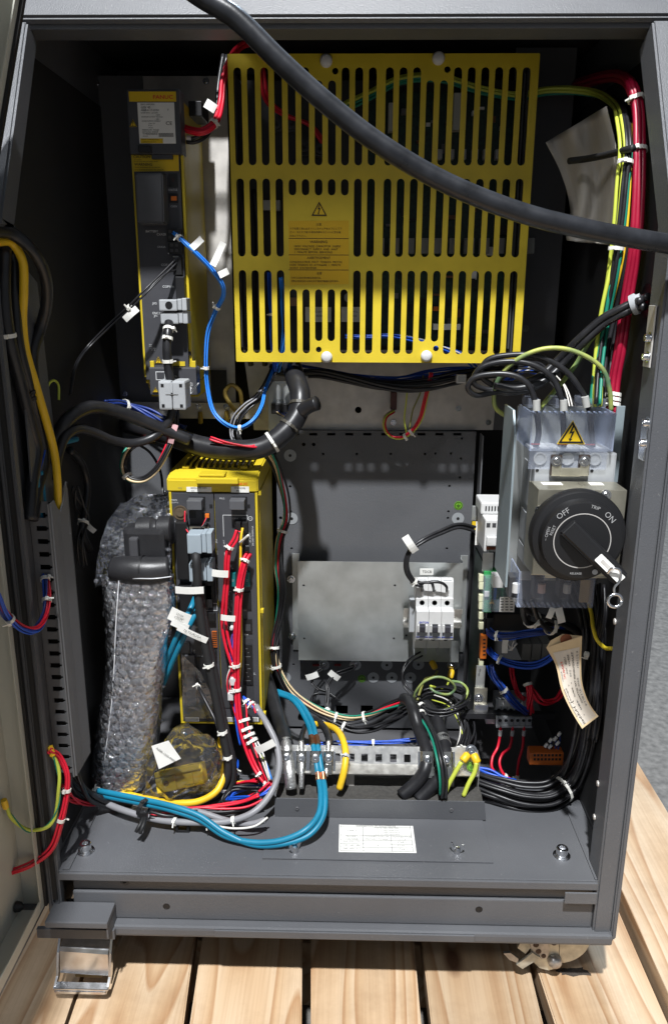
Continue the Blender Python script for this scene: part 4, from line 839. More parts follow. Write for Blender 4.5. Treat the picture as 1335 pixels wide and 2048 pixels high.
pc = bpx('terminal_panel', 445, 1276, 506, 1416, YM-.0012, .001, mat('panel_grey', (.042, .043, .048), .5), ps, .0004)
tb = bpx('terminal_strip', 486, 1290, 505, 1370, YM-.003, .002, BLK, pc, .0004)
for k in range(9): bpx('print_mark', 490+(k % 2)*5, 1297+k*8, 495+(k % 3)*3, 1298+k*8, YM-.0034, .0002, GINK, tb, 0)
lathe('white_stud', [(.0035, 0), (.0035, .004), (.0025, .006), (0, .0065)], P(463.5, 1254.5, YM), -YV, WHT, ps, 14)
for y in (984, 1220, 1427): box('side_clip', CX1+.0027, CX1+.0075, YC+.002, YC+.010, P(520, y+8, YC).z, P(520, y, YC).z, YEL, ct, .0012)
# ================================================================== zinc tray on the mounting plate
tray = thing('zinc_tray', 'empty folded zinc tray screwed to the grey mounting plate', 'tray', P(740, 1322, .435))
YTf = .418
a, b, c, d = rect(596, 1124, 884, 1322, YTf)
prism('tray_face', [(a, c), (b+.032, c), (b+.032, d-.0), (a, d)], .0015, (0, YTf, 0), XV, ZV, ZINC, tray, holes=[circ(P(x, y, YTf).x, P(x, y, YTf).z, .0021, 10) for x, y in ((607, 1171), (789, 1171), (608, 1277), (787, 1277), (812, 1271))])
box('tray_side', a, a+.0015, YTf+.0017, YB-.0035, c, d, ZINC, tray, 0); box('tray_side', b+.0305, b+.032, YTf+.0017, YB-.0035, c, d, ZINC, tray, 0)
f1 = box('tray_flange', a-.012, a+.0014, YB-.0033, YB-.0015, c+.006, d+.004, ZINC, tray, .0004); f2 = box('tray_flange', b+.031, b+.044, YB-.0033, YB-.0015, c+.006, d+.004, ZINC, tray, .0004)
for x, y in ((582, 1158), (584, 1272)): screw(P(x, y, YB-.0034), -YV, .0044, f1, h=.005)
screw(P(891, 1160, YB-.0034), -YV, .0044, f2, h=.005)
lb = bpx('tray_label', 839, 1137, 866, 1150, YTf-.0006, .0004, PAPER, tray, 0); ftxt('TDCB', 853, 1143.5, YTf-.0008, .0105, INK, lb)

# ================================================================== DIN rail and three-pole miniature breaker
rail = thing('din_rail', 'short shiny mounting rail behind the white miniature breaker', 'rail', P(860, 1250, .41))
xr0, xr1 = P(806, 1230, .41).x, P(922, 1230, .41).x; zr = P(860, 1232, .41).z
for nm, y0, y1, z0, z1 in (('rail_web', .4085, .4095, zr-.010, zr+.010), ('rail_lip', .3995, .4005, zr+.0085, zr+.0175), ('rail_lip', .3995, .4005, zr-.0175, zr-.0085), ('rail_wall', .4005, .409, zr-.0102, zr-.0092), ('rail_wall', .4005, .409, zr+.0092, zr+.0102)): box(nm, xr0, xr1, y0, y1, z0, z1, TINNED, rail, 0)
for x in (P(820, 1230, .41).x, P(905, 1230, .41).x): lathe('stand_off', [(.005, 0), (.005, .008)], (x, .4178, zr), -YV, GALV, rail, 12)
YK = .335
mcb = thing('circuit_breaker', 'white three pole miniature breaker clipped on the tray rail', 'circuit breaker', P(868, 1320, .38))
KZ = 1.38; bx0, bx1 = P(832, 1225, YK).x, P(908, 1225, YK).x; pw = (bx1-bx0)/3
z_ = lambda y, Y=YK: P(868, y, Y).z
bpx('end_stop', 818, 1203, 831, 1265, .372, .028, LGR, mcb, .0015)
for i in range(3):
    u0 = bx0+i*pw+.0003; u1 = u0+pw-.0006; zc = z_(1238)
    # stepped side profile of one pole
    zc0 = zc
    pts = [(.398, zc+0.0360*KZ), (.368, zc+0.0430*KZ), (.360, zc+0.0400*KZ), (.356, zc+0.0210*KZ), (.352, zc+0.0205*KZ), (.352, zc+0.0100*KZ), (YK, zc+0.0090*KZ), (YK, zc-0.0260*KZ), (.352, zc-0.0270*KZ), (.352, zc-0.0340*KZ), (.360, zc-0.0460*KZ), (.398, zc-0.0460*KZ)]
    o = prism('pole_body', pts, u1-u0, (u1, 0, 0), YV, ZV, WHT, mcb)
    lathe('screw_well', [(.0042, 0), (.0042, .0003), (.0036, .0003), (.0036, -.001), (0, -.001)], ((u0+u1)/2, .352, zc+0.0155*KZ), -YV, BLK, o, 16)
    lathe('screw_well', [(.0042, 0), (.0042, .0003), (.0036, .0003), (.0036, -.001), (0, -.001)], ((u0+u1)/2, .3519, zc-0.0305*KZ), -YV, VOIDB, o, 16)
    mk = box('blue_mark', (u0+u1)/2-.0028, (u0+u1)/2+.0028, .3595, .3598, zc+0.0300*KZ, zc+0.0340*KZ, BINK, o, 0)
    box('terminal_notch', u0+.003, u1-.003, .362, .37, zc+0.0375*KZ, zc+0.0415*KZ, LGR, o, 0)
    sq = box('toggle_well', u0+.0015, u1-.0015, YK-.0004, YK, zc-0.0155*KZ, zc-0.0065*KZ, VOIDB, o, 0)
    box('toggle', u0+.0055, u1-.0055, YK-.009, YK-.0005, zc-0.0145*KZ, zc-0.0078*KZ, mat('toggle_dark', (.035, .035, .045), .4), o, .0008); box('toggle_cheek', u0+.0015, u0+.0053, YK-.006, YK-.0005, zc-0.0155*KZ, zc-0.0065*KZ, WHT, o, .0008); box('toggle_cheek', u1-.0053, u1-.0015, YK-.006, YK-.0005, zc-0.0155*KZ, zc-0.0065*KZ, WHT, o, .0008)
    box('grey_band', u0+.001, u1-.001, YK-.0012, YK-.0004, zc-0.0225*KZ, zc-0.0165*KZ, mat('blue_grey_band', (.28, .31, .36), .4), o, .0002); box('blue_line', u0+.0005, u1-.0005, YK-.0014, YK-.0004, zc-0.0232*KZ, zc-0.0226*KZ, BINK, o, 0)
    box('indicator', (u0+u1)/2-.002, (u0+u1)/2+.002, .3515, .3519, zc-0.0262*KZ, zc-0.0248*KZ, BLK, o, 0)
    for s in (u0, u1-.0012): box('terminal_leg', s, s+.0012, .361, .39, zc-0.0560*KZ, zc-0.0462*KZ, LGR, o, 0)
    if i == 0: ftxt('EATON', 847, 1245, YK-.0003, .0078, BINK, o, bold=.02); ftxt('WMZS3', 845, 1228, .3517, .004, GINK, o)
# ================================================================== main disconnect with rotary handle
YMB = .085
br = thing('main_disconnect', 'large main circuit breaker with clear terminal covers and black rotary handle', 'disconnect switch', P(1130, 1215, .15))
box('side_plate', P(1226, 880, .1).x, .349, .100, .103, P(1230, 965, .1).z, P(1230, 812, .1).z, mat('blue_grey_zinc', (.30, .36, .39), .42, metal=.35, var=.08, vs=30), br, .0005)
bk = box('mounting_bracket', P(1024, 980, .15).x, .352, .152, .156, P(1120, 1160, .155).z, P(1120, 812, .155).z, ZINC, br, .001)
prism('bracket_side', [(.075, P(1010, 1155, .11).z), (.151, P(1010, 1155, .11).z), (.151, P(1018, 815, .12).z), (.098, P(1018, 815, .12).z), (.08, P(1018, 860, .12).z)], .0025, (P(1021, 980, .09).x, 0, 0), YV, ZV, mat('blue_grey_zinc', (.30, .36, .39), .42, metal=.35, var=.08, vs=30), br)
a, b, c, d = rect(1062, 905, 1222, 1140, YMB)
bo = box('breaker_body', a, b, YMB, .1515, c, d, LGR, br, .003)
for k, (y0, y1) in enumerate(((925, 1010), (1025, 1085), (1092, 1125))): box('side_rib', a-.0012, a-.0002, YMB+.015, .14, P(1050, y1, .11).z, P(1050, y0, .11).z, LGR, bo, .0004)
bpx('side_label', 1058, 1000, 1074, 1075, YMB-.0006, .0005, BLK, bo, 0); bpx('side_label_band', 1058, 1013, 1074, 1024, YMB-.001, .0004, ORG, bo, 0); ftxt('F', 1067, 1006, YMB-.0009, .009, WINK, bo)
# clear covers: open shells of thin clear plates
def shell(name, x0, x1, y0, y1, z0, z1, parent, t=.0015, teeth=0, ztop=True):
    o = box(name, x0, x1, y0, y0+t, z0, z1, CLEAR, parent, .0004)
    for i in range(4):
        x = x0+(x1-x0-t)*i/3; box('partition', x, x+t, y0+t+.0001, y1, z0, z1, CLEARE if i in (0, 3) else CLEAR, o, .0003)
    for i in range(3):
        u0 = x0+(x1-x0)*i/3+.004; u1 = x0+(x1-x0)*(i+1)/3-.003; ze = z1 if ztop else z0
        for k in range(5):
            u = u0+(u1-u0)*k/4; box('comb_tooth', u-.001, u+.001, y0+t+.0002, y0+.016, ze-(.0012 if ztop else 0), ze+(.0012 if not ztop else 0), CLEARE, o, 0)
    return o
sx0, sx1, sz0, sz1 = rect(1061, 826, 1229, 903, YMB-.012)
sh = shell('upper_terminal_cover', sx0, sx1, YMB-.012, .15, sz0, sz1, br)
for i in range(3): box('cover_crown', sx0+(sx1-sx0)*(i+.08)/3, sx0+(sx1-sx0)*(i+.95)/3-(.016 if i < 2 else 0), .11, .149, sz1+.0003, sz1+.012, CLEAR, sh, .001)
tri_sign(P(1142, 870, YMB-.0125), .033, XV, ZV, sh)
lx0, lx1, lz0, lz1 = rect(1035, 1150, 1188, 1216, YMB+.012)
shell('lower_terminal_cover', lx0, lx1, YMB+.012, .15, lz0, lz1+.004, br, ztop=False)
xs3 = [sx0+(sx1-sx0)*(i+.5)/3 for i in range(3)]
for i, x in enumerate(xs3):
    o = box('terminal_pocket', x-.015, x+.013, YMB-.004, YMB-.0004, P(1142, 938, YMB).z, P(1142, 893, YMB).z, CLEAR, br, .001)
    lathe('terminal_screw', [(.0078, 0), (.0078, .002), (.006, .002), (.006, .001), (0, .001)], (x-.001, YMB-.0003, P(1142, 917, YMB).z), -YV, LGR, br, 18)
    lathe('pilot_hole', [(.002, 0), (.002, .0003), (0, .0003)], (x-.003, YMB-.0003, P(1142, 941, YMB).z), -YV, BLK, br, 10)
    box('red_mark', x-.014, x-.002, YMB-.0006, YMB-.0002, P(1142, 890, YMB).z, P(1142, 887, YMB).z, RINK, br, 0)
    box('lower_terminal', x-.02, x-.008, .12, .14, lz0+.004, lz1-.012, VOIDB, br, .001)
    lathe('lower_sleeve', [(.005, 0), (.005, .012)], (x-.014, .105, lz0+.018), ZV, WHT if i != 1 else mat('pinkish_sleeve', (.5, .36, .32), .5), br, 12)
bpx('paper_scrap', 1158, 1160, 1184, 1205, YMB+.03, .0005, MANILA, br, 0)
# gold U bracket, mechanism box
for x in (1112, 1168):
    o = bpx('u_bracket_post', x-12, 910, x+11, 952, YMB-.006, .0055, mat('brown_bakelite', (.05, .036, .03), .45), br, .002); bpx('post_plate', x-9, 924, x+9, 952, YMB-.0075, .0012, GOLDZ, o, .0005); screw(P(x, 922, YMB-.0075), -YV, .0044, br)
bpx('u_bracket_web', 1120, 936, 1160, 953, YMB-.008, .003, GOLDZ, br, .0008)
YX = .035
mx0, mx1 = P(1074, 1000, YX).x, P(1250, 1000, YX).x; mzt = P(1160, 979, YX).z; mzb = P(1160, 1150, YX).z
box('mechanism_top', mx0, mx1, YX, YMB-.009, mzt-.0015, mzt, GOLDZ, br, .0005); mf = box('mechanism_front', mx0, mx1, YX-.0016, YX-.0001, mzb, mzt, GOLDZ, br, .0005)
box('mechanism_side', mx0, mx0+.0015, YX, YMB-.001, mzb, mzt-.0017, GOLDZ, br, 0)
for x in (1072, 1232): lb = P(x, 957, YMB-.02); 
o = prism('top_sticker', [(0, 0), (.024, 0), (.024, .012), (0, .012)], .0003, (mx0+.01, YMB-.028, mzt+.0004), XV, YV, PAPER, br); prism('top_sticker', [(0, 0), (.016, 0), (.016, .012), (0, .012)], .0003, (mx1-.035, YMB-.028, mzt+.0004), XV, YV, PAPER, br)
for x, y in ((1210, 990), (1079, 1022)): screw(P(x, y, YX-.0018), -YV, .0042, br)
bpx('gold_plate', 1062, 1108, 1090, 1150, YMB-.014, .0015, GOLDZ, br, .0005); bpx('gold_plate', 1090, 1120, 1228, 1156, YMB-.03, .0015, GOLDZ, br, .0005)
# dial
YDL = -.008
dc = P(1153, 1071, .022); dcf = Vector((P(1163, 1082, YDL).x, YDL, P(1163, 1082, YDL).z)); dc.x = dcf.x; dc.z = dcf.z
dl = lathe('dial_base', [(.040, 0), (.0535, .0), (.0545, .004), (.0545, .012), (.052, .016), (.046, .0175), (.0455, .022), (.0445, .030), (.043, .0305), (0, .0305)], Vector((dc.x, .0224, dc.z)), -YV, BLK, br, 56)
DF = Vector((dc.x, .0224-.0307, dc.z))
rg = [circ(0, 0, .0322, 48), circ(0, 0, .0311, 48)]
prism('white_ring', rg[0], .0002, DF-YV*.0001, XV, ZV, mat('faded_ring_ink', (.42, .40, .38), .6), dl, holes=[rg[1]])
def dtxt(s, r, ang, size, extra=0, al='CENTER'):
    a = R(ang); p = DF+Vector((r*math.cos(a), 0, r*math.sin(a))); up = R(ang-90+extra)
    txt(s, size, p-YV*.0002, (math.cos(up), 0, math.sin(up)), (-math.sin(up), 0, math.cos(up)), WINK, dl, al)
WINK0 = WINK; WINK = mat('faded_dial_ink', (.34, .34, .34), .6)
dtxt('OFF', .0395, 127, .0092); dtxt('ON', .0395, 45, .0092); dtxt('TRIP', .0405, 74, .0055); dtxt('RESET', .0358, 160, .0046); dtxt('\u2013 OPEN', .0405, 168, .0048)
txt('RELEASE', .0036, DF+Vector((-.004, -.0002, -.0385)), XV, ZV, WINK, dl)
WINK = WINK0
lathe('release_slot', [(.0032, 0), (.0032, .0004), (0, .0004)], DF+Vector((.0175, 0, -.0365)), -YV, LGR, dl, 14)
# lever
ang = R(-43); le = Vector((math.cos(ang), 0, math.sin(ang))); ln = Vector((-math.sin(ang), 0, math.cos(ang)))
Ml = Matrix((le, -YV, ln)).transposed().to_4x4(); Ml.translation = DF
lv = bmesh.new()
def lever(x0, x1, h0, h1, w0, w1):
    V = [(x0, -.0002, -w0), (x0, -.0002, w0), (x1, -.0002, w1), (x1, -.0002, -w1), (x0, h0, -w0*.8), (x0, h0, w0*.8), (x1, h1, w1*.85), (x1, h1, -w1*.85)]
    vs = [lv.verts.new(Ml @ Vector((v[0], v[1], v[2]))) for v in V]
    for f in ((0, 1, 2, 3), (4, 5, 6, 7), (0, 1, 5, 4), (1, 2, 6, 5), (2, 3, 7, 6), (3, 0, 4, 7)): lv.faces.new([vs[i] for i in f])
lever(-.027, .057, .009, .023, .0125, .0105)
bmesh.ops.recalc_face_normals(lv, faces=lv.faces); bmesh.ops.bevel(lv, geom=list(lv.edges), offset=.0022, segments=3, affect='EDGES')
lo = bm_obj('lever', lv, BLK, br)
t0 = Ml @ Vector((.036, .0212, .0)); s0 = (Ml.to_3x3() @ Vector((.084, .014, 0))).normalized()
prism('lever_label', rrect(-.0185, -.0052, .0185, .0052, .001), .0004, t0-YV*.0008, s0, ln, PAPER, lo)
prism('lever_slot', rrect(-.013, -.002, .004, .002, .001), .0002, t0-YV*.0011, s0, ln, GALV, lo)
hk = thing('padlock_hook', 'small bent steel hook hanging from the rotary handle', 'hook', DF+Vector((.04, -.02, -.04)))
hp = Ml @ Vector((.041, .0245, 0)); hb = hp+Vector((.006, -.004, -.034))
sweep('hook_wire', spline([hp+Vector((-.006, .002, -.002)), hp+Vector((-.003, -.003, .006)), hp+Vector((.005, -.004, .004)), hp+Vector((.006, -.004, -.008)), hp+Vector((.001, -.004, -.016)), hp+Vector((.002, -.004, -.024))], 8), .0014, CHROME, hk, 10)
rp = [hp+Vector((.003+.0075*math.cos(t), -.004, -.0315+.0075*math.sin(t))) for t in [i*2*math.pi/20 for i in range(21)]]
sweep('ring', rp, .0019, CHROME, hk, 10)

# ================================================================== divider, relay unit, contactor, terminals at the lower right
YV0 = .30
div = prism('divider_plate', [(YB-.001, P(936, 1450, YB).z), (YV0+.03, P(950, 1440, YV0).z), (YV0, P(960, 1300, YV0).z), (YV0, P(966, 1108, YV0).z), (YB-.03, P(945, 1065, YB).z), (YB-.03, P(938, 866, YB).z), (YB-.001, P(938, 866, YB).z)], .002, (P(940, 1250, YB).x, 0, 0), YV, ZV, GRAY, cab)
xd = P(940, 1250, YB).x
con = thing('contactor', 'white contactor with vented top mounted behind the divider plate', 'contactor', P(980, 1105, .36))
a, b, c, d = rect(968, 1040, 1012, 1104, .325)
box('contactor_body', a, b+.01, .325, .40, c, d, WHT, con, .002); box('contactor_head', a-.003, b+.01, .355, .41, d+.0003, d+.02, WHT, con, .003)
for k in range(5): box('vent', a+.004+k*.0048, a+.0062+k*.0048, .3546, .3552, d+.006, d+.014, BLK, con, 0)
for k in range(3): box('contact_slot', a+.002+k*.009, a+.008+k*.009, .3246, .3252, d-.012, d-.005, VOIDB, con, 0)
box('contactor_face', a+.003, b+.008, .318, .3248, c+.012, c+.026, WHT, con, .001); box('brown_strip', a+.004, b+.01, .3242, .3248, c+.004, c+.009, mat('brown_strip', (.28, .07, .03), .5), con, 0)
bpx('yellow_label', 943, 1043, 957, 1062, .40, .001, YELD, con, 0); bpx('side_label', 950, 1043, 965, 1090, .398, .0008, PAPER, con, 0)
bpx('zinc_clip', 943, 1012, 960, 1042, .41, .004, ZINC, con, .001)
rel = thing('relay_unit', 'relay unit with green circuit board, orange plugs and clear guard', 'relay unit', P(985, 1330, .33))
bpx('zinc_bracket', 964, 1106, 985, 1143, .298, .002, ZINC, rel, .0004)
pbx = P(967, 1240, .30).x
pc = box('relay_board', pbx, pbx+.0018, .302, .42, P(966, 1440, .30).z, P(966, 1143, .30).z, PCB, rel, 0)
for k, y in enumerate((1150, 1165, 1190, 1205, 1225, 1245, 1322)): bpx('cream_plug', 957, y, 966, y+14, .297, .01, mat('cream_plug', (.66, .66, .46), .5), rel, .0008)
bpx('green_block', 967, 1143, 1003, 1153, .295, .02, PCBL, rel, .001); gcv = bpx('green_cover', 968, 1155, 984, 1225, .29, .03, mat('green_tint_plastic', (.05, .30, .12), .2, alpha=.7), rel, .001); bpx('green_cover', 984, 1176, 1012, 1222, .30, .02, mat('deep_green_plastic', (.02, .16, .07), .25), rel, .001)
bpx('white_jumper', 968, 1183, 978, 1194, .286, .004, WHT, gcv, .001); bpx('blue_part', 986, 1176, 992, 1200, .297, .003, LBLUE, rel, .0005)
bpx('white_relay', 985, 1152, 1006, 1176, .27, .02, WHT, rel, .001); tri_sign(P(982.5, 1204.5, .286), .0095, XV, ZV, rel)
bpx('clear_guard', 965, 1150, 1030, 1224, .284, .0012, CLEAR, rel, .0003); gl_ = bpx('white_table_label', 998, 1194, 1028, 1224, .282, .0004, PAPER, rel, 0)
for i in range(3):
    for j in range(5): bpx('print_mark', 1000+i*9.5, 1196.5+j*5.5, 1006+i*9.5, 1199+j*5.5, .2816, .0002, GINK, gl_, 0)
for y in (1272,): o = bpx('orange_plug', 960, y, 973, y+46, .294, .012, ORG, rel, .001); [bpx('plug_key', 965, y+6+k*7.5, 970, y+9+k*7.5, .2935, .001, BLK, o, 0) for k in range(5)]
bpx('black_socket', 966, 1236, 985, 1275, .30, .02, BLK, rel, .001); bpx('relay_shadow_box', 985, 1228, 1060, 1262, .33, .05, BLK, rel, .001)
for k in range(3): bpx('grey_relay', 1043+k*20, 1288, 1061+k*20, 1320, .33, .05, mat('relay_grey', (.17, .17, .16), .5), rel, .001)
bpx('black_socket', 978, 1335, 1060, 1385, .36, .03, mat('socket_black', (.02, .02, .02), .6), rel, .001)
zr_ = thing('terminal_rail', 'zinc terminal rail with grey screw terminals above the red wires', 'terminal strip', P(1020, 1440, .31))
bpx('zinc_post', 951, 1332, 969, 1378, .292, .003, ZINC, zr_, .0005); ftxt('QPX 800', 958, 1345, .2917, .006, INK, zr_, rot=80)
o = bpx('zinc_foot', 947, 1376, 973, 1428, .288, .003, GOLDZ, zr_, .0006); screw(P(956, 1395, .2877), -YV, .0048, o); bpx('rail_end', 948, 1410, 975, 1428, .284, .012, TINNED, zr_, .0006); bpx('rail_end', 971, 1436, 990, 1448, .284, .012, TINNED, zr_, .0006)
bpx('support_bar', 919, 1428, 1110, 1439, .278, .012, mat('black_bar_paint', (.02, .02, .022), .5), zr_, .0005)
for k in range(4):
    o = bpx('terminal', 991+k*12, 1398, 1002+k*12, 1427, .29, .03, LGR, zr_, .001); lathe('terminal_hole', [(.003, 0), (.003, .0002), (0, .0002)], P(996.5+k*12, 1420, .2898), -YV, BLK, o, 12)
    if k < 2: bpx('marker', 996+k*12, 1400, 1007+k*12, 1413, .289, .0005, WHT, o, 0)
for k in range(6):
    o = bpx('terminal', 991+k*12, 1434+.2*k, 1002.4+k*12, 1451, .272, .005, LGR, zr_, .0008); lathe('terminal_hole', [(.0028, 0), (.0028, .0002), (0, .0002)], P(999+k*11.8, 1441, .2718), -YV, BLK, o, 12)
bpx('terminal_base', 991, 1451.5, 1063, 1456, .27, .008, LGR, zr_, .0006)

# ================================================================== earth bar with cable clamps, foam behind the upstand
foam = box('foam_strip', PZ(549, 1600, .12).x, PZ(966, 1600, .12).x, .122, .205, FZ+.0006, .116, FOAM, None, .004); tag(foam, 'dark grey foam strip in the cable entry below the earth bar', 'foam')
bm = bmesh.new(); bm.from_mesh(foam.data); bmesh.ops.subdivide_edges(bm, edges=bm.edges[:], cuts=10, use_grid_fill=True)
for v in bm.verts:
    if v.co.z > .11: v.co.z += .006*noise.noise(v.co*24)+.002*noise.noise(v.co*90)
bm.to_mesh(foam.data); bm.free()
gb = thing('earth_bar', 'long shiny tinned earth bar with square holes above the foam strip', 'earth bar', P(750, 1555, .165))
B0 = P(552, 1545, .148); B1 = P(956, 1545, .148); BM = P(552, 1524, .166); T0 = P(552, 1489, .177); BM.x = B0.x; T0.x = B0.x
LB = B1.x-B0.x; el_ = (BM-B0).normalized(); ey_ = (T0-BM).normalized(); HU = (T0-BM).length; HB = HU+(BM-B0).length; nb = XV.cross(ey_)
def bar_u(x): return P(x, 1517, .168).x-B0.x
hs = [rrect(bar_u(x)-.0048, HU*.10, bar_u(x)+.0048, HU*.55, .0006, 2) for x in (588, 617, 645, 674, 702, 728.5, 757, 786, 814)]
bpl = prism('bar_plate', rrect(0, 0, LB, HU, .001, 2), .0025, BM+nb*.0001, XV, ey_, TINNED, gb, holes=hs)
prism('bar_skirt', rrect(0, 0, LB, (BM-B0).length-.0002, .0004, 2), .0025, B0, XV, el_, TINNED, gb)
for x in (560, 700, 900): box('bar_foot', B0.x+bar_u(x)-.006, B0.x+bar_u(x)+.006, .162, .172, FZ+.0003, B0.z+.002, GALV, gb, 0)
box('bar_end', B1.x+.0003, B1.x+.0018, .150, .175, FZ+.024, T0.z-.002, TINNED, gb, 0)
earth(0, 0, 0, gb, .0068, XV, ey_, P(941, 1533, .158)+nb*.004)
def clamp(x, w, label, hgt=1.0):
    c = BM+XV*bar_u(x)+ey_*.002+nb*.0008; t = thing('cable_clamp', label, 'clamp', c, 'cable clamps on the earth bar')
    Mx = Matrix((XV, ey_, nb)).transposed().to_4x4(); Mx.translation = c; h = HB*.5*hgt
    pts = [(-w*.86, 0), (w*.86, 0), (w, .006), (w, .012), (w*.7, .0165), (-w*.7, .0165), (-w, .012), (-w, .006)]
    # body: a bent strap seen from the front
    prism('strap', [(p[0], p[1]) for p in pts], h*1.5, Mx @ Vector((0, -h*.75, .0)), XV, nb, mat('clamp_zinc', (.55, .54, .50), .22, metal=1, var=.15, vs=80), t)
    lathe('clamp_screw', [(.0062, 0), (.0062, .0022), (.005, .003), (.0015, .003), (.0012, .002), (0, .002)], Mx @ Vector((0, h*.28, .0167)), nb, CHROME, t, 18)
    prism('saddle', rrect(-w*.8, -h*.62, w*.8, -h*.1, .001), .0016, Mx @ Vector((0, 0, .0184)), XV, ey_, mat('clamp_zinc', (.55, .54, .50), .22, metal=1, var=.15, vs=80), t)
    for s in (-1, 1): prism('side_bolt', rrect(-.0014, -h*.72, .0014, h*.72, .0008), .0015, Mx @ Vector((s*(w+.0016), 0, .010)), XV, ey_, CHROME, t)
    return c
for x, w, l in ((573, .0085, 'leftmost clamp on the earth bar, gripping the thick black cable'), (603, .0072, 'second clamp from the left on the earth bar, over a thin braided cable'), (631, .008, 'clamp on the earth bar holding the two teal cables'), (657, .0068, 'clamp on the earth bar just left of the yellow cable'), (853, .0108, 'wide clamp on the right half of the earth bar beside the empty holes'), (889, .0105, 'rightmost clamp on the earth bar next to the yellow ring lugs')): clamp(x, w, l, 1.0 if x < 700 else 1.12)

# ================================================================== manila tag
tg = thing('paper_tag', 'curved manila card tag filled in by hand, hanging at the lower right', 'tag', P(1140, 1290, .07))
# local frame: u runs down the tag, v across; curved as a cylinder
oc = [(1098, 1278), (1110, 1330), (1122, 1380), (1143, 1425), (1166, 1462)]      # left edge, top to bottom
od = [(1163, 1272), (1161, 1330), (1164, 1370), (1178, 1408), (1198, 1436)]      # right edge
oc[0] = (1091, 1295); 
def tagpt(u, v, lift=0):
    s = u*4; i = min(int(s), 3); f = s-i
    L = spline([Vector((*p, 0)) for p in oc], 8); Rr = spline([Vector((*p, 0)) for p in od], 8)
    a = L[int(round(u*32))] if False else L[min(int(u*32), 31)].lerp(L[min(int(u*32)+1, 32)], u*32-int(u*32)); b = Rr[min(int(u*32), 31)].lerp(Rr[min(int(u*32)+1, 32)], u*32-int(u*32))
    q = a.lerp(b, v); return P(q.x, q.y, .075-.045*u*u-.02*v+.006*math.sin(v*3.1)-lift)
def tagsheet(name, u0, u1, v0, v1, lift, mt, parent, n=16, mvs=6, th=.0004):
    V = []; F = []
    for k in (0, 1):
        for i in range(n+1):
            for j in range(mvs+1): V.append(tagpt(u0+(u1-u0)*i/n, v0+(v1-v0)*j/mvs, lift-k*th))
    S = (n+1)*(mvs+1)
    for i in range(n):
        for j in range(mvs):
            a = i*(mvs+1)+j; F += [(a, a+1, a+mvs+2, a+mvs+1), (a+S, a+mvs+1+S, a+mvs+2+S, a+1+S)]
    return mesh_obj(name, V, F, mt, parent, True)
card = tagsheet('card', .0, 1, 0, 1, 0, MANILA, tg); pr_ = tagsheet('print_area', .09, .96, .1, .93, .0006, mat('pale_print_paper', (.60, .545, .47), .7), card)
neck = mesh_obj('card_neck', [P(1100, 1281, .076), P(1124, 1268, .076), P(1163, 1272, .0715), P(1130, 1284, .077), P(1091, 1296, .075)], [(0, 1, 2, 3, 4)], MANILA, tg)
lathe('reinforcing_patch', [(.0075, 0), (.0075, .0004), (.002, .0004), (.002, .0006), (0, .0006)], P(1131, 1279, .0738), -YV, mat('brown_patch', (.22, .07, .03), .7), card, 18)
def tagtxt(s, u, v, size, mt, ulen):
    key = (s, 'LEFT', 0)
    if key not in TXT:
        dummy = txt(s, 1, (0, 0, 0), XV, YV, mt, card, 'LEFT'); bpy.data.objects.remove(dummy)
    V, F = TXT[key]; wmax = max((p.x for p in V), default=1)
    mesh_obj('lettering', [tagpt(min(.995, u+p.x/wmax*ulen), v-p.y*size*1.25, .0011) for p in V], F, mt, pr_)
for s, u, v, sz, mt_, ul in (('K', .12, .86, .07, INK, .02), ('F15871', .15, .87, .09, GINK, .13), ('DATE:', .40, .83, .07, INK, .11), ('3/18/14', .53, .83, .10, GINK, .22), ('TRANSFORMER TAP SETTINGS', .12, .70, .085, INK, .58), ('SERVO', .14, .55, .08, INK, .12), ('210', .30, .54, .09, GINK, .08), ('V', .44, .52, .06, INK, .02), ('INPUT', .50, .50, .08, INK, .11), ('480', .64, .50, .10, GINK, .13), ('V', .83, .48, .06, INK, .02), ('USER', .16, .42, .08, INK, .09), ('N/A', .28, .40, .08, GINK, .07), ('V', .46, .38, .06, INK, .02), ('FANUC', .21, .27, .10, RINK, .19), ('Robotics', .32, .16, .055, INK, .10), ('Signed:', .49, .22, .07, INK, .15), ('J. Hubbell', .64, .24, .14, INK, .30), ('FANUC ROBOTICS', .50, .13, .05, INK, .32)):
    tagtxt(s, u, v, sz, mt_, ul)
# ================================================================== orange plug hanging loose
op = thing('terminal_plug', 'loose orange terminal plug hanging in the dark lower right corner', 'plug', P(1090, 1530, .2))
bpx('plug_body', 1058, 1506, 1126, 1531, .19, .02, ORGD, op, .002)
for i in range(8):
    for j in range(2): bpx('contact_hole', 1066+i*7.2, 1508.5+j*8, 1070.5+i*7.2, 1513+j*8, .1896, .0006, BLK, op, 0)
for k, (x, y) in enumerate(((1094, 1487), (1103, 1477), (1112, 1474), (1120, 1465), (1102, 1490), (1117, 1483))): lathe('ferrule', [(.0024, 0), (.0024, .007)], P(x, y, .2), (-.5, 0, -.8), WHT, op, 10); sweep('wire', spline([P(x-1, y+4, .2), P(x-2, (y+1510)/2, .205), P(1098+k*4.5, 1508, .196)], 5), .0011, DBLUE, op)

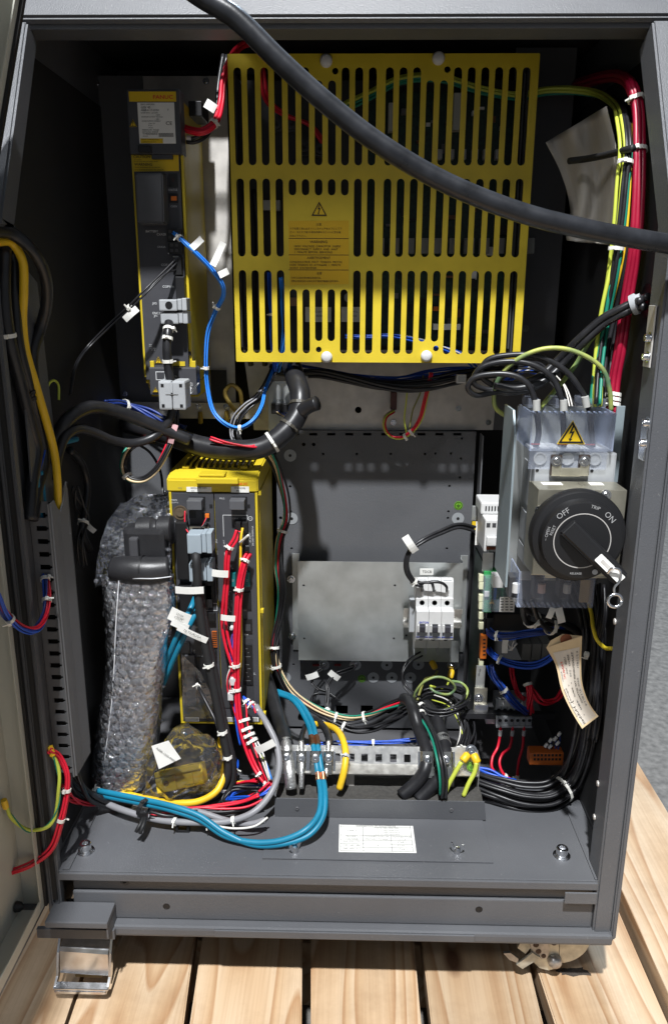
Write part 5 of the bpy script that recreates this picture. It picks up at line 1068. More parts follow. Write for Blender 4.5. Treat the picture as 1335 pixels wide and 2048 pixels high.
# ================================================================== ivory plastic sheet tucked at the upper right
sheet = thing('plastic_sheet', 'ivory plastic pouch strapped against the upper right cabinet wall', 'pouch', P(1180, 500, .25))
ol = [(1090, 285), (1120, 345), (1140, 420), (1133, 480), (1142, 482)]; orr = [(1212, 212), (1232, 300), (1235, 400), (1233, 488), (1232, 490)]
V = []; F = []; n = 12
L1 = spline([Vector((*p, 0)) for p in ol], 6); L2 = spline([Vector((*p, 0)) for p in orr], 6)
for i in range(len(L1)):
    for j in range(n+1):
        q = L1[i].lerp(L2[i], j/n); V.append(P(q.x, q.y, .30-.10*(j/n)**2+.012*math.sin(j*.9+i*.16)+.004*math.sin(i*.7+j)))
for i in range(len(L1)-1):
    for j in range(n): a = i*(n+1)+j; F.append((a, a+1, a+n+2, a+n+1))
so = mesh_obj('sheet', V, F, SHEET, sheet, True); md_ = so.modifiers.new('thickness', 'SOLIDIFY'); md_.thickness = .0008
cable('strap', 'flat black strap across the ivory pouch', [(1137, 322, .262), (1170, 318, .24), (1215, 309, .18), (1250, 300, .135), (1266, 296, .125)], .0042, RUBBER, cat='strap')
# ================================================================== bubble-wrapped teach pendant
bw = thing('bubble_wrapped_pendant', 'black teach pendant rolled in clear bubble wrap, leaning at the lower left', 'package', PZ(235, 1585, FZ))
sec0 = [(1004, 245, 338, .235), (1030, 228, 342, .222), (1070, 214, 343, .205), (1110, 206, 344, .192), (1160, 204, 343, .18), (1220, 206, 338, .176), (1290, 212, 328, .172), (1350, 212, 318, .168), (1410, 203, 309, .165), (1470, 192, 306, .162), (1530, 184, 299, .16), (1570, 180, 287, .16), (1588, 195, 275, .162)]
sec = [(y, xl-6, xr+(4 if y > 1200 else 0), Y) for y, xl, xr, Y in sec0]
def wrap_surface(name, rows, hd, mt, parent, crumple, n=48, sub=6, seed=0, v0=0):
    rr = spline([Vector((r[1], r[2], r[0])) for r in rows], sub); yy = spline([Vector((r[3], 0, 0)) for r in rows], sub); V = []; F = []
    for i, q in enumerate(rr):
        t = i/(len(rr)-1); Y = yy[i].x; A = P(q.x, q.z, Y); B = P(q.y, q.z, Y); c = (A+B)/2; hw = (B.x-A.x)/2; dd = hd*min(1, .5+t*2, .55+(1-t)*5)
        for k in range(n):
            a = 2*math.pi*k/n; ca, sa_ = math.cos(a), math.sin(a)
            e = .62; x = hw*math.copysign(abs(ca)**e, ca); y = dd*math.copysign(abs(sa_)**e, sa_)
            p = Vector((c.x+x, Y+dd*.8+y, c.z)); nz = noise.noise_vector(p*26+Vector((seed, 0, 0)))*crumple+noise.noise_vector(p*70+Vector((seed, 3, 0)))*crumple*.45
            V.append(p+nz)
    for i in range(len(rr)-1):
        for k in range(n): a = i*n+k; b = i*n+(k+1) % n; F.append((a, b, b+n, a+n))
    F.append(tuple(range((len(rr)-1)*n, len(rr)*n)))
    return mesh_obj(name, V, F, mt, parent, True)
inner = [(r[0]+6 if r[0] < 1100 else r[0], r[1]+14, r[2]-12, r[3]+.012) for r in sec[4:]]
PEND = mat('pendant_black', (.022, .022, .024), .38, var=.15, vs=40, bump=.15, bs=500)
wrap_surface('pendant_body', inner, .022, PEND, bw, .0008, seed=4)
# pendant top: grip, knob housing
def pp(x, y, Y): return P(x, y, Y)
sweep('pendant_grip', spline([pp(228, 1138, .19), pp(262, 1140, .185), pp(300, 1142, .185), pp(338, 1138, .19)], 8), lambda s: .0205*(.86+.14*math.sin(math.pi*s)), PEND, bw, 28)
lathe('grip_band', [(.0212, 0), (.0212, .003)], pp(283, 1140, .1853), XV, BLK, bw, 28)
lathe('enable_knob', [(.020, 0), (.020, .02), (.017, .023), (.016, .027), (.020, .03), (.021, .048), (.018, .05), (0, .05)], pp(278, 1062, .228), (1, 0, .05), PEND, bw, 28)
box('pendant_neck', pp(250, 1100, .215).x, pp(335, 1100, .215).x, .205, .245, pp(290, 1125, .21).z, pp(290, 1050, .225).z, PEND, bw, .008)
box('pendant_rib', pp(262, 1100, .205).x, pp(278, 1100, .2).x, .195, .207, pp(270, 1118, .2).z, pp(270, 1075, .2).z, mat('pendant_grey', (.06, .06, .065), .4), bw, .003)
wr = wrap_surface('wrap_film', sec[4:], .036, FILMB, bw, .0030, seed=1)
# open collar of wrap round the top
bm = bmesh.new(); rows = []
top = [(1162, 204, 342, .18), (1110, 206, 346, .192), (1070, 214, 346, .205), (1030, 228, 343, .222), (1002, 250, 338, .235)]
for i, (y, xl, xr, Y) in enumerate(top):
    A = P(xl, y, Y+.03); B = P(xr, y, Y+.03); row = []
    for k in range(33):
        t = k/32; a = math.pi*(1-t)
        x = (A.x+B.x)/2+(B.x-A.x)/2*math.cos(a); yv = Y+.03+.045*math.sin(a)-.028*(abs(math.cos(a))**6)
        p = Vector((x, yv, A.z)); row.append(bm.verts.new(p+noise.noise_vector(p*45)*.005))
    rows.append(row)
for a, b in zip(rows, rows[1:]):
    for k in range(32): bm.faces.new((a[k], a[k+1], b[k+1], b[k]))
bm_obj('wrap_collar', bm, FILMB, bw, True)
# bubbles: domes on a staggered grid
dome = bpy.data.meshes.new('bubble'); V = []; F = []; nn = 10
prof_ = [(1.0, 0), (.93, .28), (.72, .46), (.38, .55)]
for r, h in prof_:
    for k in range(nn): a = 2*math.pi*k/nn; V.append((r*math.cos(a), r*math.sin(a), h))
V.append((0, 0, .57))
for i in range(3):
    for k in range(nn): F.append((i*nn+k, i*nn+(k+1) % nn, (i+1)*nn+(k+1) % nn, (i+1)*nn+k))
for k in range(nn): F.append((3*nn+k, 3*nn+(k+1) % nn, 4*nn))
dome.from_pydata(V, [], F); dome.polygons.foreach_set('use_smooth', [True]*len(F)); dome.materials.append(DOME)
rr = spline([Vector((r[1], r[2], r[0])) for r in sec[4:]], 6); yy = spline([Vector((r[3], 0, 0)) for r in sec[4:]], 6)
def wrap_at(y, fx):
    for i in range(len(rr)-1):
        if rr[i].z <= y <= rr[i+1].z:
            f = (y-rr[i].z)/(rr[i+1].z-rr[i].z); q = rr[i].lerp(rr[i+1], f); Y = yy[i].lerp(yy[i+1], f).x; break
    else: return None
    bulge = .036*(.8-abs(1-abs(2*fx-1)**3)**.5)
    p = P(q.x+(q.y-q.x)*fx, y, Y); p.y = Y+bulge-.001; return p
rnd = random.Random(11); cnt = 0; y = 1170; row = 0; spare = []
BR = .0064
while y < 1575:
    npx = 8.4; k = 0
    for i in range(-1, 12):
        q = None
        for j in range(len(rr)-1):
            if rr[j].z <= y <= rr[j+1].z: q = rr[j].lerp(rr[j+1], (y-rr[j].z)/(rr[j+1].z-rr[j].z))
        if q is None: continue
        x = q.x+10+(i+(.5 if row % 2 else 0))*18.5+rnd.uniform(-2, 2)+5*math.sin(y*.02); fx = (x-q.x)/(q.y-q.x)
        if not .04 < fx < .96: continue
        p = wrap_at(y+rnd.uniform(-1.5, 1.5), fx)
        if p is None: continue
        nrm = Vector(((fx-.5)*1.7*abs(2*fx-1)**2, -1, .12+.3*rnd.uniform(-1, 1))).normalized()
        nrm = (nrm+Vector((rnd.uniform(-.22, .22), 0, rnd.uniform(-.1, .1)))).normalized()
        o = bpy.data.objects.new('bubble', dome); COL.objects.link(o); o.parent = wr
        M = nrm.to_track_quat('Z', 'Y').to_matrix().to_4x4(); s = BR*rnd.uniform(.85, 1.08)
        o.matrix_local = Matrix.Translation(p) @ M @ Matrix.Diagonal((s, s*rnd.uniform(.86, 1.0), s*rnd.uniform(.35, .75), 1)); cnt += 1
    y += 16.2*(1-.12*(y-1170)/400); row += 1
# small squashed bubbles on the collar and the folded left edge: too many and too crushed to pick apart
bm = bmesh.new()
def crushed(p, s, nrm):
    M = Matrix.Translation(p) @ nrm.to_track_quat('Z', 'Y').to_matrix().to_4x4() @ Matrix.Diagonal((s, s*.8, s*.9, 1))
    bmesh.ops.create_icosphere(bm, subdivisions=1, radius=1, matrix=M)
for i in range(190):
    t = rnd.random(); k = rnd.random(); y = 1004+t*150; fx = k
    xl = 204+(1-t)**1.6*44; xr_ = 344; a = math.pi*(1-fx); Y = .182+(1-t)*.055
    A = P(xl, y, Y+.03); B = P(xr_, y, Y+.03); p = Vector(((A.x+B.x)/2+(B.x-A.x)/2*math.cos(a), Y+.03+.045*math.sin(a)-.028*(abs(math.cos(a))**6), A.z)); crushed(p, rnd.uniform(.0028, .005), Vector((rnd.uniform(-1, 1), -1, rnd.uniform(-.5, 1))).normalized())
for i in range(230):
    y = 1150+rnd.random()*425; fx = rnd.choice((rnd.uniform(0, .13), rnd.uniform(.88, 1.0), rnd.uniform(0, .16))); p = wrap_at(y, fx)
    if p: p.y += rnd.uniform(0, .03); crushed(p, rnd.uniform(.0022, .0042), Vector((rnd.uniform(-1, 1), -1, rnd.uniform(-.5, 1))).normalized())
co_ = bm_obj('crushed_bubbles', bm, CRUSH, bw); co_['kind'] = 'stuff'
sweep('fold_seam', spline([P(x, y, Y) for x, y, Y in ((238, 1158, .172), (232, 1250, .165), (228, 1340, .163), (222, 1420, .158), (212, 1500, .155), (205, 1570, .155))], 6), .0007, mat('film_edge', (.8, .82, .85), .15, alpha=.6), bw, 6)
sweep('pocket_edge', spline([P(x, y, Y) for x, y, Y in ((238, 1158, .172), (270, 1157, .165), (310, 1157, .166), (343, 1153, .172))], 6), .0008, mat('film_edge', (.8, .82, .85), .15, alpha=.6), bw, 6)

# ================================================================== plastic bag with yellow cover plate
bag = thing('plastic_bag', 'clear plastic bag with a yellow part lying on the cabinet floor', 'bag', PZ(355, 1595, FZ))
def blob(name, pts, Yc, th, mt, parent, cr, seed, zf=None):
    bm = bmesh.new(); bmesh.ops.create_icosphere(bm, subdivisions=4, radius=1); xs = [p[0] for p in pts]; ys = [p[1] for p in pts]
    cx = sum(xs)/len(xs); cy = sum(ys)/len(ys)
    import bisect
    ang = sorted((math.atan2(-(y-cy), x-cx), math.hypot(x-cx, y-cy)) for x, y in pts)
    def rad(a):
        for i in range(len(ang)):
            a0, r0 = ang[i]; a1, r1 = ang[(i+1) % len(ang)]
            if i == len(ang)-1: a1 += 2*math.pi; a = a if a >= a0 else a+2*math.pi
            if a0 <= a <= a1: return r0+(r1-r0)*(a-a0)/(a1-a0)
        return ang[0][1]
    for v in bm.verts:
        c = v.co.copy(); a = math.atan2(c.z, c.x); rr_ = rad(a) if a >= ang[0][0] else rad(a+2*math.pi); q = math.hypot(c.x, c.z)
        q2 = q**.6
        p = P(cx+rr_*q2*math.cos(a), cy-rr_*q2*math.sin(a), Yc+c.y*th); v.co = p+noise.noise_vector(p*38+Vector((seed, 0, 0)))*cr+noise.noise_vector(p*110+Vector((seed, 0, 0)))*cr*.5
    return bm_obj(name, bm, mt, parent, True)
blob('bag_film', [(285, 1585), (300, 1550), (330, 1500), (345, 1462), (385, 1455), (425, 1480), (445, 1530), (420, 1575), (370, 1592), (320, 1597)], .150, .030, FILM, bag, .011, 2)
YBG = mat('bagged_yellow_part', (.62, .44, .03), .4, var=.1, vs=60)
Mb = Matrix.Translation(P(365, 1552, .150)) @ Matrix.Rotation(R(14), 4, 'Y').inverted() @ Matrix.Rotation(R(-25), 4, 'X')
yp = box('yellow_part', -.036, .034, -.012, .012, -.016, .014, YBG, bag, .003, Mb)
box('yellow_rib', -.036, .034, -.016, -.0125, .006, .014, YBG, yp, .002, Mb); box('yellow_rib', -.036, -.006, -.016, -.0125, -.016, .005, YBG, yp, .002, Mb); box('yellow_clip', .010, .02, -.016, -.0125, -.012, .004, YBG, yp, .002, Mb)
lathe('part_hole', [(.004, 0), (.004, .0004), (0, .0004)], Mb @ Vector((-.02, -.0162, -.004)), Mb.to_3x3() @ -YV, mat('dark_yellow_hole', (.2, .13, .01), .6), yp, 14)
tgk = mesh_obj('part_label', [P(303, 1492, .118), P(337, 1481, .118), P(362, 1517, .114), P(318, 1538, .112)], [(0, 1, 2, 3)], PAPER, bag); tgk.modifiers.new('t', 'SOLIDIFY').thickness = .0004
txt('A05B-1225-P003', .0048, P(332, 1509, .1145), (P(352, 1521, .114)-P(314, 1493, .117)), ZV, INK, tgk, lift=.001); box('print_block', *[v for v in (P(331, 1487, .164).x, P(337, 1487, .164).x)], .1155, .1158, P(334, 1491, .164).z, P(334, 1485, .164).z, INK, tgk, 0)
# ================================================================== CABLES
K = JACK
def W(mt, n=1, r=.0013): return [(mt, r)]*n
# --- the thick cable hanging across the opening
cable('power_cable', 'thick dark grey cable sagging across the open front, from top to right', [(330, -60, -.055), (398, -10, -.055), (470, 35, -.055), (555, 118, -.055), (650, 204, -.052), (760, 289, -.05), (890, 365, -.048), (1050, 428, -.045), (1200, 464, -.04), (1335, 488, -.03), (1440, 505, -.02)], .0095, BIGJ, n=24, sub=10)
# --- left side
cable('yellow_hose', 'yellow cable running down the left side into the wiring duct', [(-30, 495, .02), (0, 483, .03), (25, 487, .035), (45, 520, .04), (48, 580, .04), (46, 640, .045), (52, 700, .05), (72, 770, .06), (95, 850, .07), (108, 900, .08), (115, 960, .08), (116, 1040, .085)], .0048, YELC, n=16)
cable('black_cable', 'thick black cable looping out over the yellow cable at the left', [(-20, 460, .02), (25, 468, .025), (65, 500, .04), (90, 550, .06), (93, 610, .08), (80, 660, .085), (66, 710, .07), (70, 780, .07)], .0068, K)
cable('black_cable', 'pair-left thick black cable beside the yellow cable', [(10, 500, .045), (10, 600, .045), (20, 680, .05), (40, 760, .055), (62, 850, .065), (74, 900, .075), (66, 960, .08), (60, 1040, .085)], .0068, K, ties=[(.27, 20)])
cable('black_cable', 'black cable directly left of the yellow cable, under the black strap', [(30, 505, .055), (30, 600, .055), (38, 690, .06), (58, 770, .065), (82, 860, .08), (90, 920, .09), (76, 980, .09), (66, 1040, .09)], .0062, K, ties=[(.46, 10, RUBBER), (.48, 60, RUBBER)])
bundle('blue_wires', 'thin dark blue wires hanging beside the black cables at the left', 'wires', [(84, 800, .1), (90, 850, .1), (86, 900, .1), (76, 950, .1), (70, 1010, .1)], W(BLUE, 3, .0011), spread=.003)
cable('teal_cable', 'left one of the two teal cables entering the wiring duct', [(72, 938, .1), (74, 970, .09), (78, 1010, .085), (84, 1050, .085)], .0038, TEAL); cable('teal_cable', 'right one of the two teal cables entering the wiring duct', [(80, 942, .1), (84, 970, .09), (88, 1010, .085), (94, 1050, .085)], .0038, TEAL)
bundle('door_wires', 'red and blue wire bundle from the door looping into the wiring duct', 'wires', [(-40, 1120, -.09), (-8, 1185, -.07), (12, 1228, -.055), (42, 1256, -.035), (72, 1258, -.012), (90, 1232, .012), (94, 1195, .03), (91, 1160, .041), (90, 1150, .056)], W(RED, 3, .0012)+W(BLUE, 3, .0012)+W(DBLUE, 3, .0011), ties=[(.3, 30), (.74, 0), (.90, 40)], twist=.8, spread=.0036)
bundle('door_wires', 'red wires hanging from the lower left frame towards the door', 'wires', [(98, 1500, .02), (118, 1512, .015), (134, 1545, .012), (134, 1580, .01), (122, 1640, .0), (100, 1700, -.005), (60, 1730, -.02), (0, 1752, -.03), (-30, 1765, -.03)], W(RED, 4, .0016), ties=[(.38, 30), (.5, 200)], twist=.5, spread=.0026)
t, pth = bundle('earth_wire', 'yellow green earth wire with yellow lugs between frame and door', 'wire', [(101, 1500, .01), (112, 1525, .006), (119, 1570, .0), (114, 1620, -.005), (95, 1652, -.012), (60, 1662, -.02), (25, 1635, -.03), (10, 1610, -.035)], [(LIME, .0022), (GREEN, .0009)], spread=.0013, twist=3)
lathe('lug_sleeve', [(.0036, 0), (.0042, .006), (.0036, .013), (.002, .014)], P(100, 1492, .011), P(106, 1512, .008)-P(100, 1492, .011), YELC, t, 12); lathe('lug_sleeve', [(.0036, 0), (.0042, .006), (.0036, .013), (.002, .014)], P(8, 1600, -.036), P(14, 1620, -.033)-P(8, 1600, -.036), YELC, t, 12)
bundle('red_wires', 'red wires lying on the floor tray below the wiring duct', 'wires', [(128, 1570, .06), (140, 1595, .07), (165, 1607, .09), (200, 1606, .12), (240, 1600, .14)], W(RED, 4, .0014), spread=.003)
bundle('black_wires', 'dark cables bending out of the duct foot behind the bubble wrap', 'wires', [(140, 1530, .09), (150, 1565, .09), (175, 1595, .10), (215, 1605, .12), (260, 1606, .14)], W(K, 4, .0032), spread=.006)
# --- mid left thick cables
cable('black_cable', 'upper thick black cable arching behind the ferrite core', [(100, 930, .11), (112, 880, .12), (135, 840, .13), (175, 816, .16), (215, 818, .19), (270, 836, .22), (325, 858, .24), (380, 880, .25)], .0088, K, n=18)
cable('black_cable', 'lower thick black cable rising through the grey ferrite core', [(108, 960, .10), (118, 905, .11), (132, 872, .12), (155, 858, .14), (190, 866, .17), (230, 882, .2), (270, 886, .22), (310, 872, .235), (336, 845, .24), (346, 815, .243), (344, 780, .243), (338, 745, .243), (334, 700, .243), (336, 665, .25), (338, 645, .263)], .0062, K, ties=[(.83, 30), (.91, -30), (.955, 60)], n=16)
fc = thing('ferrite_core', 'grey clip-on ferrite core on the black encoder cable', 'ferrite core', P(344, 820, .24))
a, b, c, d = rect(317, 762, 371, 820, .225)
box('core_half', a, (a+b)/2-.0003, .225, .262, c, d, LGR, fc, .003); box('core_half', (a+b)/2+.0003, b, .225, .262, c, d, LGR, fc, .003)
for x, z in ((a+.006, d-.006), (b-.006, d-.006), (a+.006, c+.006), (b-.006, c+.006)): box('clip_hole', x-.002, x+.002, .2244, .2252, z-.002, z+.002, BLK, fc, 0)
box('clip_rib', (a+b)/2-.0015, (a+b)/2+.0015, .2235, .2248, d-.016, d-.002, LGR, fc, .0004); box('clip_line', a+.01, b-.01, .2243, .2249, d-.0185, d-.0178, mat('grey_line', (.2, .2, .2), .5), fc, 0)
t, pth = bundle('fibre_cable', 'thin black fibre pair with a white marker leaving the servo amplifier leftwards', 'cable', [(352, 522, .288), (325, 550, .27), (290, 585, .25), (255, 620, .25), (215, 655, .28), (175, 695, .32), (150, 735, .36), (140, 790, .42)], [(JACK, .0014), (JACK, .0014)], spread=.0022, ties=[(.42, 0)], twist=.3)
flag(P(262, 628, .245), P(277, 613, .245)-P(247, 640, .245), ZV, .024, .009, t, lines=1)
sweep('wire', spline([P(352, 540, .288), P(335, 545, .275), P(310, 565, .26), P(290, 590, .25)], 6), .0012, JACK, t)
bundle('servo_wires', 'multicoloured wire loop hanging below the ferrite core', 'wires', [(350, 800, .25), (350, 840, .25), (345, 870, .25), (332, 905, .24), (310, 942, .235), (285, 960, .235), (258, 957, .235), (246, 935, .24), (252, 905, .25), (275, 885, .27), (310, 880, .3)], W(RED, 1, .0018)+W(GREEN, 1, .0018)+W(TANW, 1, .0018)+W(K, 2, .0018), spread=.0034, ties=[(.64, 120)], twist=.7)
flag(P(346, 868, .24), P(340, 890, .24)-P(352, 845, .24), XV, .028, .008, bpy.data.objects['servo_wires'], mt=mat('pink_marker', (.62, .36, .38), .6))
# --- blue control wires from the servo amplifier
t, pth = bundle('control_wires', 'bright blue control wires curving down from the narrow servo amplifier', 'wires', [(348, 466, .286), (362, 478, .275), (385, 500, .27), (420, 535, .28), (444, 568, .29), (447, 590, .30), (430, 625, .32), (416, 665, .33), (412, 720, .33), (415, 775, .33), (428, 825, .32), (455, 850, .31), (480, 856, .305), (505, 842, .31), (522, 815, .33), (530, 780, .36), (545, 740, .39)], W(LBLUE, 4, .0013), spread=.0024, ties=[(.06, 0), (.36, 60), (.52, 0), (.75, 10)], twist=.6)
for (x, y), (dx, dy), w_ in (((392, 488), (24, -22), .022), ((436, 508), (24, -52), .034), ((447, 546), (20, -10), .014)): flag(P(x, y, .268), P(x+dx, y+dy, .27)-P(x-dx, y-dy, .27), Vector((-.3, 0, -1)), w_, .009, t)
# --- red pair at the top
t, pth = bundle('power_wires', 'thick red wire pair rising beside the yellow grille at the top', 'wires', [(352, 248, .33), (380, 260, .315), (405, 262, .31), (430, 244, .32), (442, 205, .34), (446, 160, .35), (460, 115, .36), (485, 88, .375), (530, 78, .385)], W(RED, 3, .0026), spread=.0032, ties=[(.36, 0)], twist=.4)
flag(P(421, 212, .325), P(434, 220, .325)-P(410, 204, .325), ZV, .016, .012, t)
t, pth = bundle('power_wires', 'black wire pair with white sleeves beside the red pair', 'wires', [(355, 276, .33), (385, 282, .325), (410, 270, .33), (432, 230, .35), (440, 170, .37), (450, 110, .385)], W(K, 2, .0026), spread=.0028)
lathe('white_sleeve', [(.0036, 0), (.0036, .013)], P(364, 277, .326), XV, WHT, t, 12)
# --- big taped harness
cable('taped_harness', 'fat black taped harness bending up in the middle of the cabinet', [(250, 845, .31), (330, 868, .285), (400, 892, .27), (460, 900, .262), (520, 896, .262), (565, 868, .27), (595, 828, .285), (600, 790, .30), (590, 755, .33), (584, 735, .37)], .0150, JACK, ties=[(.50, 0), (.60, 10, mat('tape_edge', (.05, .045, .035), .5)), (.735, 60, mat('tape_edge', (.05, .045, .035), .5))], n=22)
cable('taped_harness', 'short black taped cable stump with an open end beside the harness', [(560, 868, .285), (580, 845, .28), (600, 825, .28), (618, 812, .275), (634, 806, .27)], lambda s: .0105 if s > .5 else .009, JACK, n=18)
bundle('red_wires', 'pair of pink red wires running along the top of the fat harness', 'wires', [(420, 876, .25), (445, 884, .247), (475, 890, .245), (505, 893, .247), (520, 890, .255)], W(RED, 2, .0014), spread=.0016)
bundle('dark_wires', 'grey black wires fanning down between servo amplifier and connector box', 'wires', [(548, 735, .40), (535, 765, .38), (515, 795, .36), (490, 815, .35), (472, 840, .345), (470, 868, .34), (480, 890, .31)], W(K, 4, .0016)+W(GRYW, 2, .0013), spread=.006, twist=.3)
cable('yellow_wire', 'brownish yellow wire loop on the galvanised plate', [(478, 830, .42), (460, 808, .42), (450, 785, .42), (462, 770, .42), (478, 780, .42), (483, 802, .425), (484, 825, .43)], .0034, mat('dull_yellow_wire', (.28, .20, .05), .5))
for i, (x, y, l) in enumerate(((453, 822, 'left dull yellow lug below the galvanised plate'), (400, 824, 'dull yellow lug under the servo amplifier'))):
    o = lathe('ring_lug', [(.0035, 0), (.0042, .01), (.004, .018), (.0025, .02)], P(x, y, .438), (0, .1, -1), mat('dull_lug', (.30, .21, .04), .5), None, 12); tag(o, l, 'lug')
cbx = thing('connector_box', 'grey connector plate with a black plug below the yellow grille', 'connector plate', P(565, 868, .4))
a, b, c, d = rect(536, 762, 584, 872, .40); box('plate', a, b, .40, .4015, c, d, ZINC, cbx, .0004); box('plate_side', a, a+.0015, .4017, .458, c, d, ZINC, cbx, 0)
o = bpx('plug', 542, 808, 577, 828, .385, .014, BLK, cbx, .001); ftxt('CRF1', 560, 801, .3995, .009, INK, cbx)
bundle('plug_wires', 'blue and cream wires leaving the black plug below the grille', 'wires', [(556, 826, .388), (570, 830, .375), (585, 832, .36), (598, 835, .35)], W(DBLUE, 4, .0011)+W(TANW, 1, .0011), spread=.003)
# --- harness under the grille
bundle('black_harness', 'black wire harness sagging below the lower edge of the yellow grille', 'wires', [(540, 738, .40), (590, 745, .395), (640, 744, .39), (700, 755, .385), (760, 768, .38), (810, 772, .38), (860, 768, .38), (920, 755, .38), (980, 745, .39), (1020, 742, .40)], W(K, 7, .0026), spread=.0075, twist=.5)
bundle('blue_harness', 'dark blue wire harness behind the black one below the grille', 'wires', [(600, 742, .42), (680, 752, .415), (740, 760, .41), (800, 762, .41), (860, 752, .41), (930, 745, .41), (990, 745, .42)], W(DBLUE, 7, .0016)+W(BLUE, 4, .0015), spread=.008, twist=.6)
for x, y, l in ((605, 761, 'left white cable clip below the yellow grille'), (922, 758, 'right white cable clip below the yellow grille')):
    t = thing('cable_clip', l, 'clip', P(x, y, .36), 'white cable clips'); bpx('clip_face', x-10, y-9, x+10, y+9, .358, .012, WHT, t, .002); bpx('clip_panel', x-7, y-5, x+7, y+6, .3572, .0006, LGR, t, .0004)
t, pth = bundle('sensor_wires', 'red and yellow wire loop hanging under the grille around a small brown plug', 'wires', [(787, 822, .44), (770, 835, .425), (768, 855, .42), (780, 872, .415), (800, 876, .41), (822, 864, .405), (840, 838, .40), (850, 800, .39), (858, 765, .385), (862, 745, .385)], W(RED, 2, .0015)+W(LIME, 1, .0013)+W(TANW, 1, .0013), spread=.0022, ties=[(.5, 90), (.56, 30)])
sweep('wire', spline([P(812, 865, .40), P(808, 840, .40), P(812, 800, .395), P(815, 760, .39)], 6), .0013, LIME, t); sweep('wire', spline([P(818, 858, .40), P(825, 820, .40), P(840, 785, .39), P(846, 750, .39)], 6), .0013, mat('olive_wire', (.2, .2, .05), .5), t)
bp = thing('sensor_plug', 'small brown thermal sensor plug below the grille', 'plug', P(787, 820, .45)); bpx('plug_body', 781, 784, 793, 820, .44, .02, mat('brown_plug', (.07, .02, .018), .5), bp, .0012); screw(P(787, 779, .4595), -YV, .003, bp); screw(P(786, 845, .4595), -YV, .003, bp)
# wires seen through the grille
for k, (x, mt_, l) in enumerate(((488, K, 'black cable seen through the first grille slots'), (516, K, 'black cable seen through the second grille slots'))): cable('black_cable', l, [(x-8, 380, .37), (x-2, 450, .365), (x, 560, .36), (x+4, 660, .365), (x+14, 730, .385)], .0045, mt_)
bundle('blue_harness', 'blue wires seen upright through the lower left grille slots', 'wires', [(540, 545, .36), (543, 600, .355), (545, 650, .355), (548, 700, .37), (552, 740, .39)], W(BLUE, 6, .0015), spread=.0035, ties=[(.42, 0)]); bundle('blue_harness', 'light blue wires seen slanting through the fourth lower grille slot', 'wires', [(562, 555, .365), (566, 610, .36), (568, 660, .36), (563, 710, .37), (556, 742, .39)], W(LBLUE, 4, .0014), spread=.003)
bundle('blue_harness', 'blue wires crossing behind the bottom row of grille slots', 'wires', [(690, 672, .36), (730, 674, .358), (780, 672, .358), (830, 680, .36), (880, 696, .365), (920, 710, .37), (950, 735, .39)], W(BLUE, 5, .0014)+W(WHW, 1, .0012), spread=.003)
bundle('earth_wires', 'yellow green wires arching from the grille to the upper right wall', 'wires', [(690, 215, .37), (740, 190, .37), (800, 160, .37), (880, 155, .37), (960, 178, .37), (1040, 190, .37), (1090, 180, .37), (1140, 178, .36), (1190, 184, .34), (1228, 205, .29), PX(1245, 245, .335), PX(1251, 300, .333), PX(1245, 360, .331), PX(1238, 440, .33), PX(1225, 540, .328), PX(1207, 640, .326), PX(1196, 730, .32), PX(1192, 810, .315)], W(LIME, 3, .0021)+W(GREEN, 2, .0021)+W(K, 2, .0022), spread=.0058, twist=.5, ties=[(.80, 0), (.68, 0)])
bundle('red_wires', 'red wires seen through the upper left grille slots', 'wires', [(520, 95, .385), (525, 150, .37), (535, 200, .37), (570, 230, .37), (620, 250, .375), (650, 290, .38)], W(RED, 2, .0026), spread=.003)
# --- right side vertical runs
bundle('power_wires', 'thick red wire bundle running down the right cabinet wall', 'wires', [(1150, 172, .42), (1200, 158, .37), (1240, 155, .31), PX(1264, 178, .345), PX(1274, 215, .350), PX(1277, 300, .350), PX(1275, 400, .350), PX(1268, 500, .350), PX(1252, 600, .349), PX(1240, 690, .346), PX(1228, 760, .343), PX(1222, 830, .34)], W(RED_SHADED, 5, .0034), spread=.0050, twist=.15, ties=[(.33, 20), (.46, 10), (.955, 0), (.968, 0), (.982, 0)])
bundle('control_wires', 'black wires between the green and red runs on the right wall', 'wires', [PX(1258, 255, .345), PX(1261, 330, .344), PX(1256, 420, .344), PX(1246, 520, .342), PX(1226, 620, .34), PX(1212, 700, .335), PX(1206, 800, .33)], W(K, 5, .0026)+W(YELC, 1, .0018), spread=.006, twist=.3)
cable('yellow_wire', 'single yellow wire bowing out beside the right green wires', [(1236, 480, .135), (1215, 560, .13), (1202, 620, .13), (1192, 690, .13), (1186, 760, .125), (1182, 815, .12)], .0024, LIME)
cable('green_wire', 'bright green wire coming down beside the right black wires', [(1240, 430, .14), (1230, 500, .135), (1218, 580, .13), (1205, 660, .13), (1185, 760, .125), (1180, 810, .12)], .0022, GREEN)
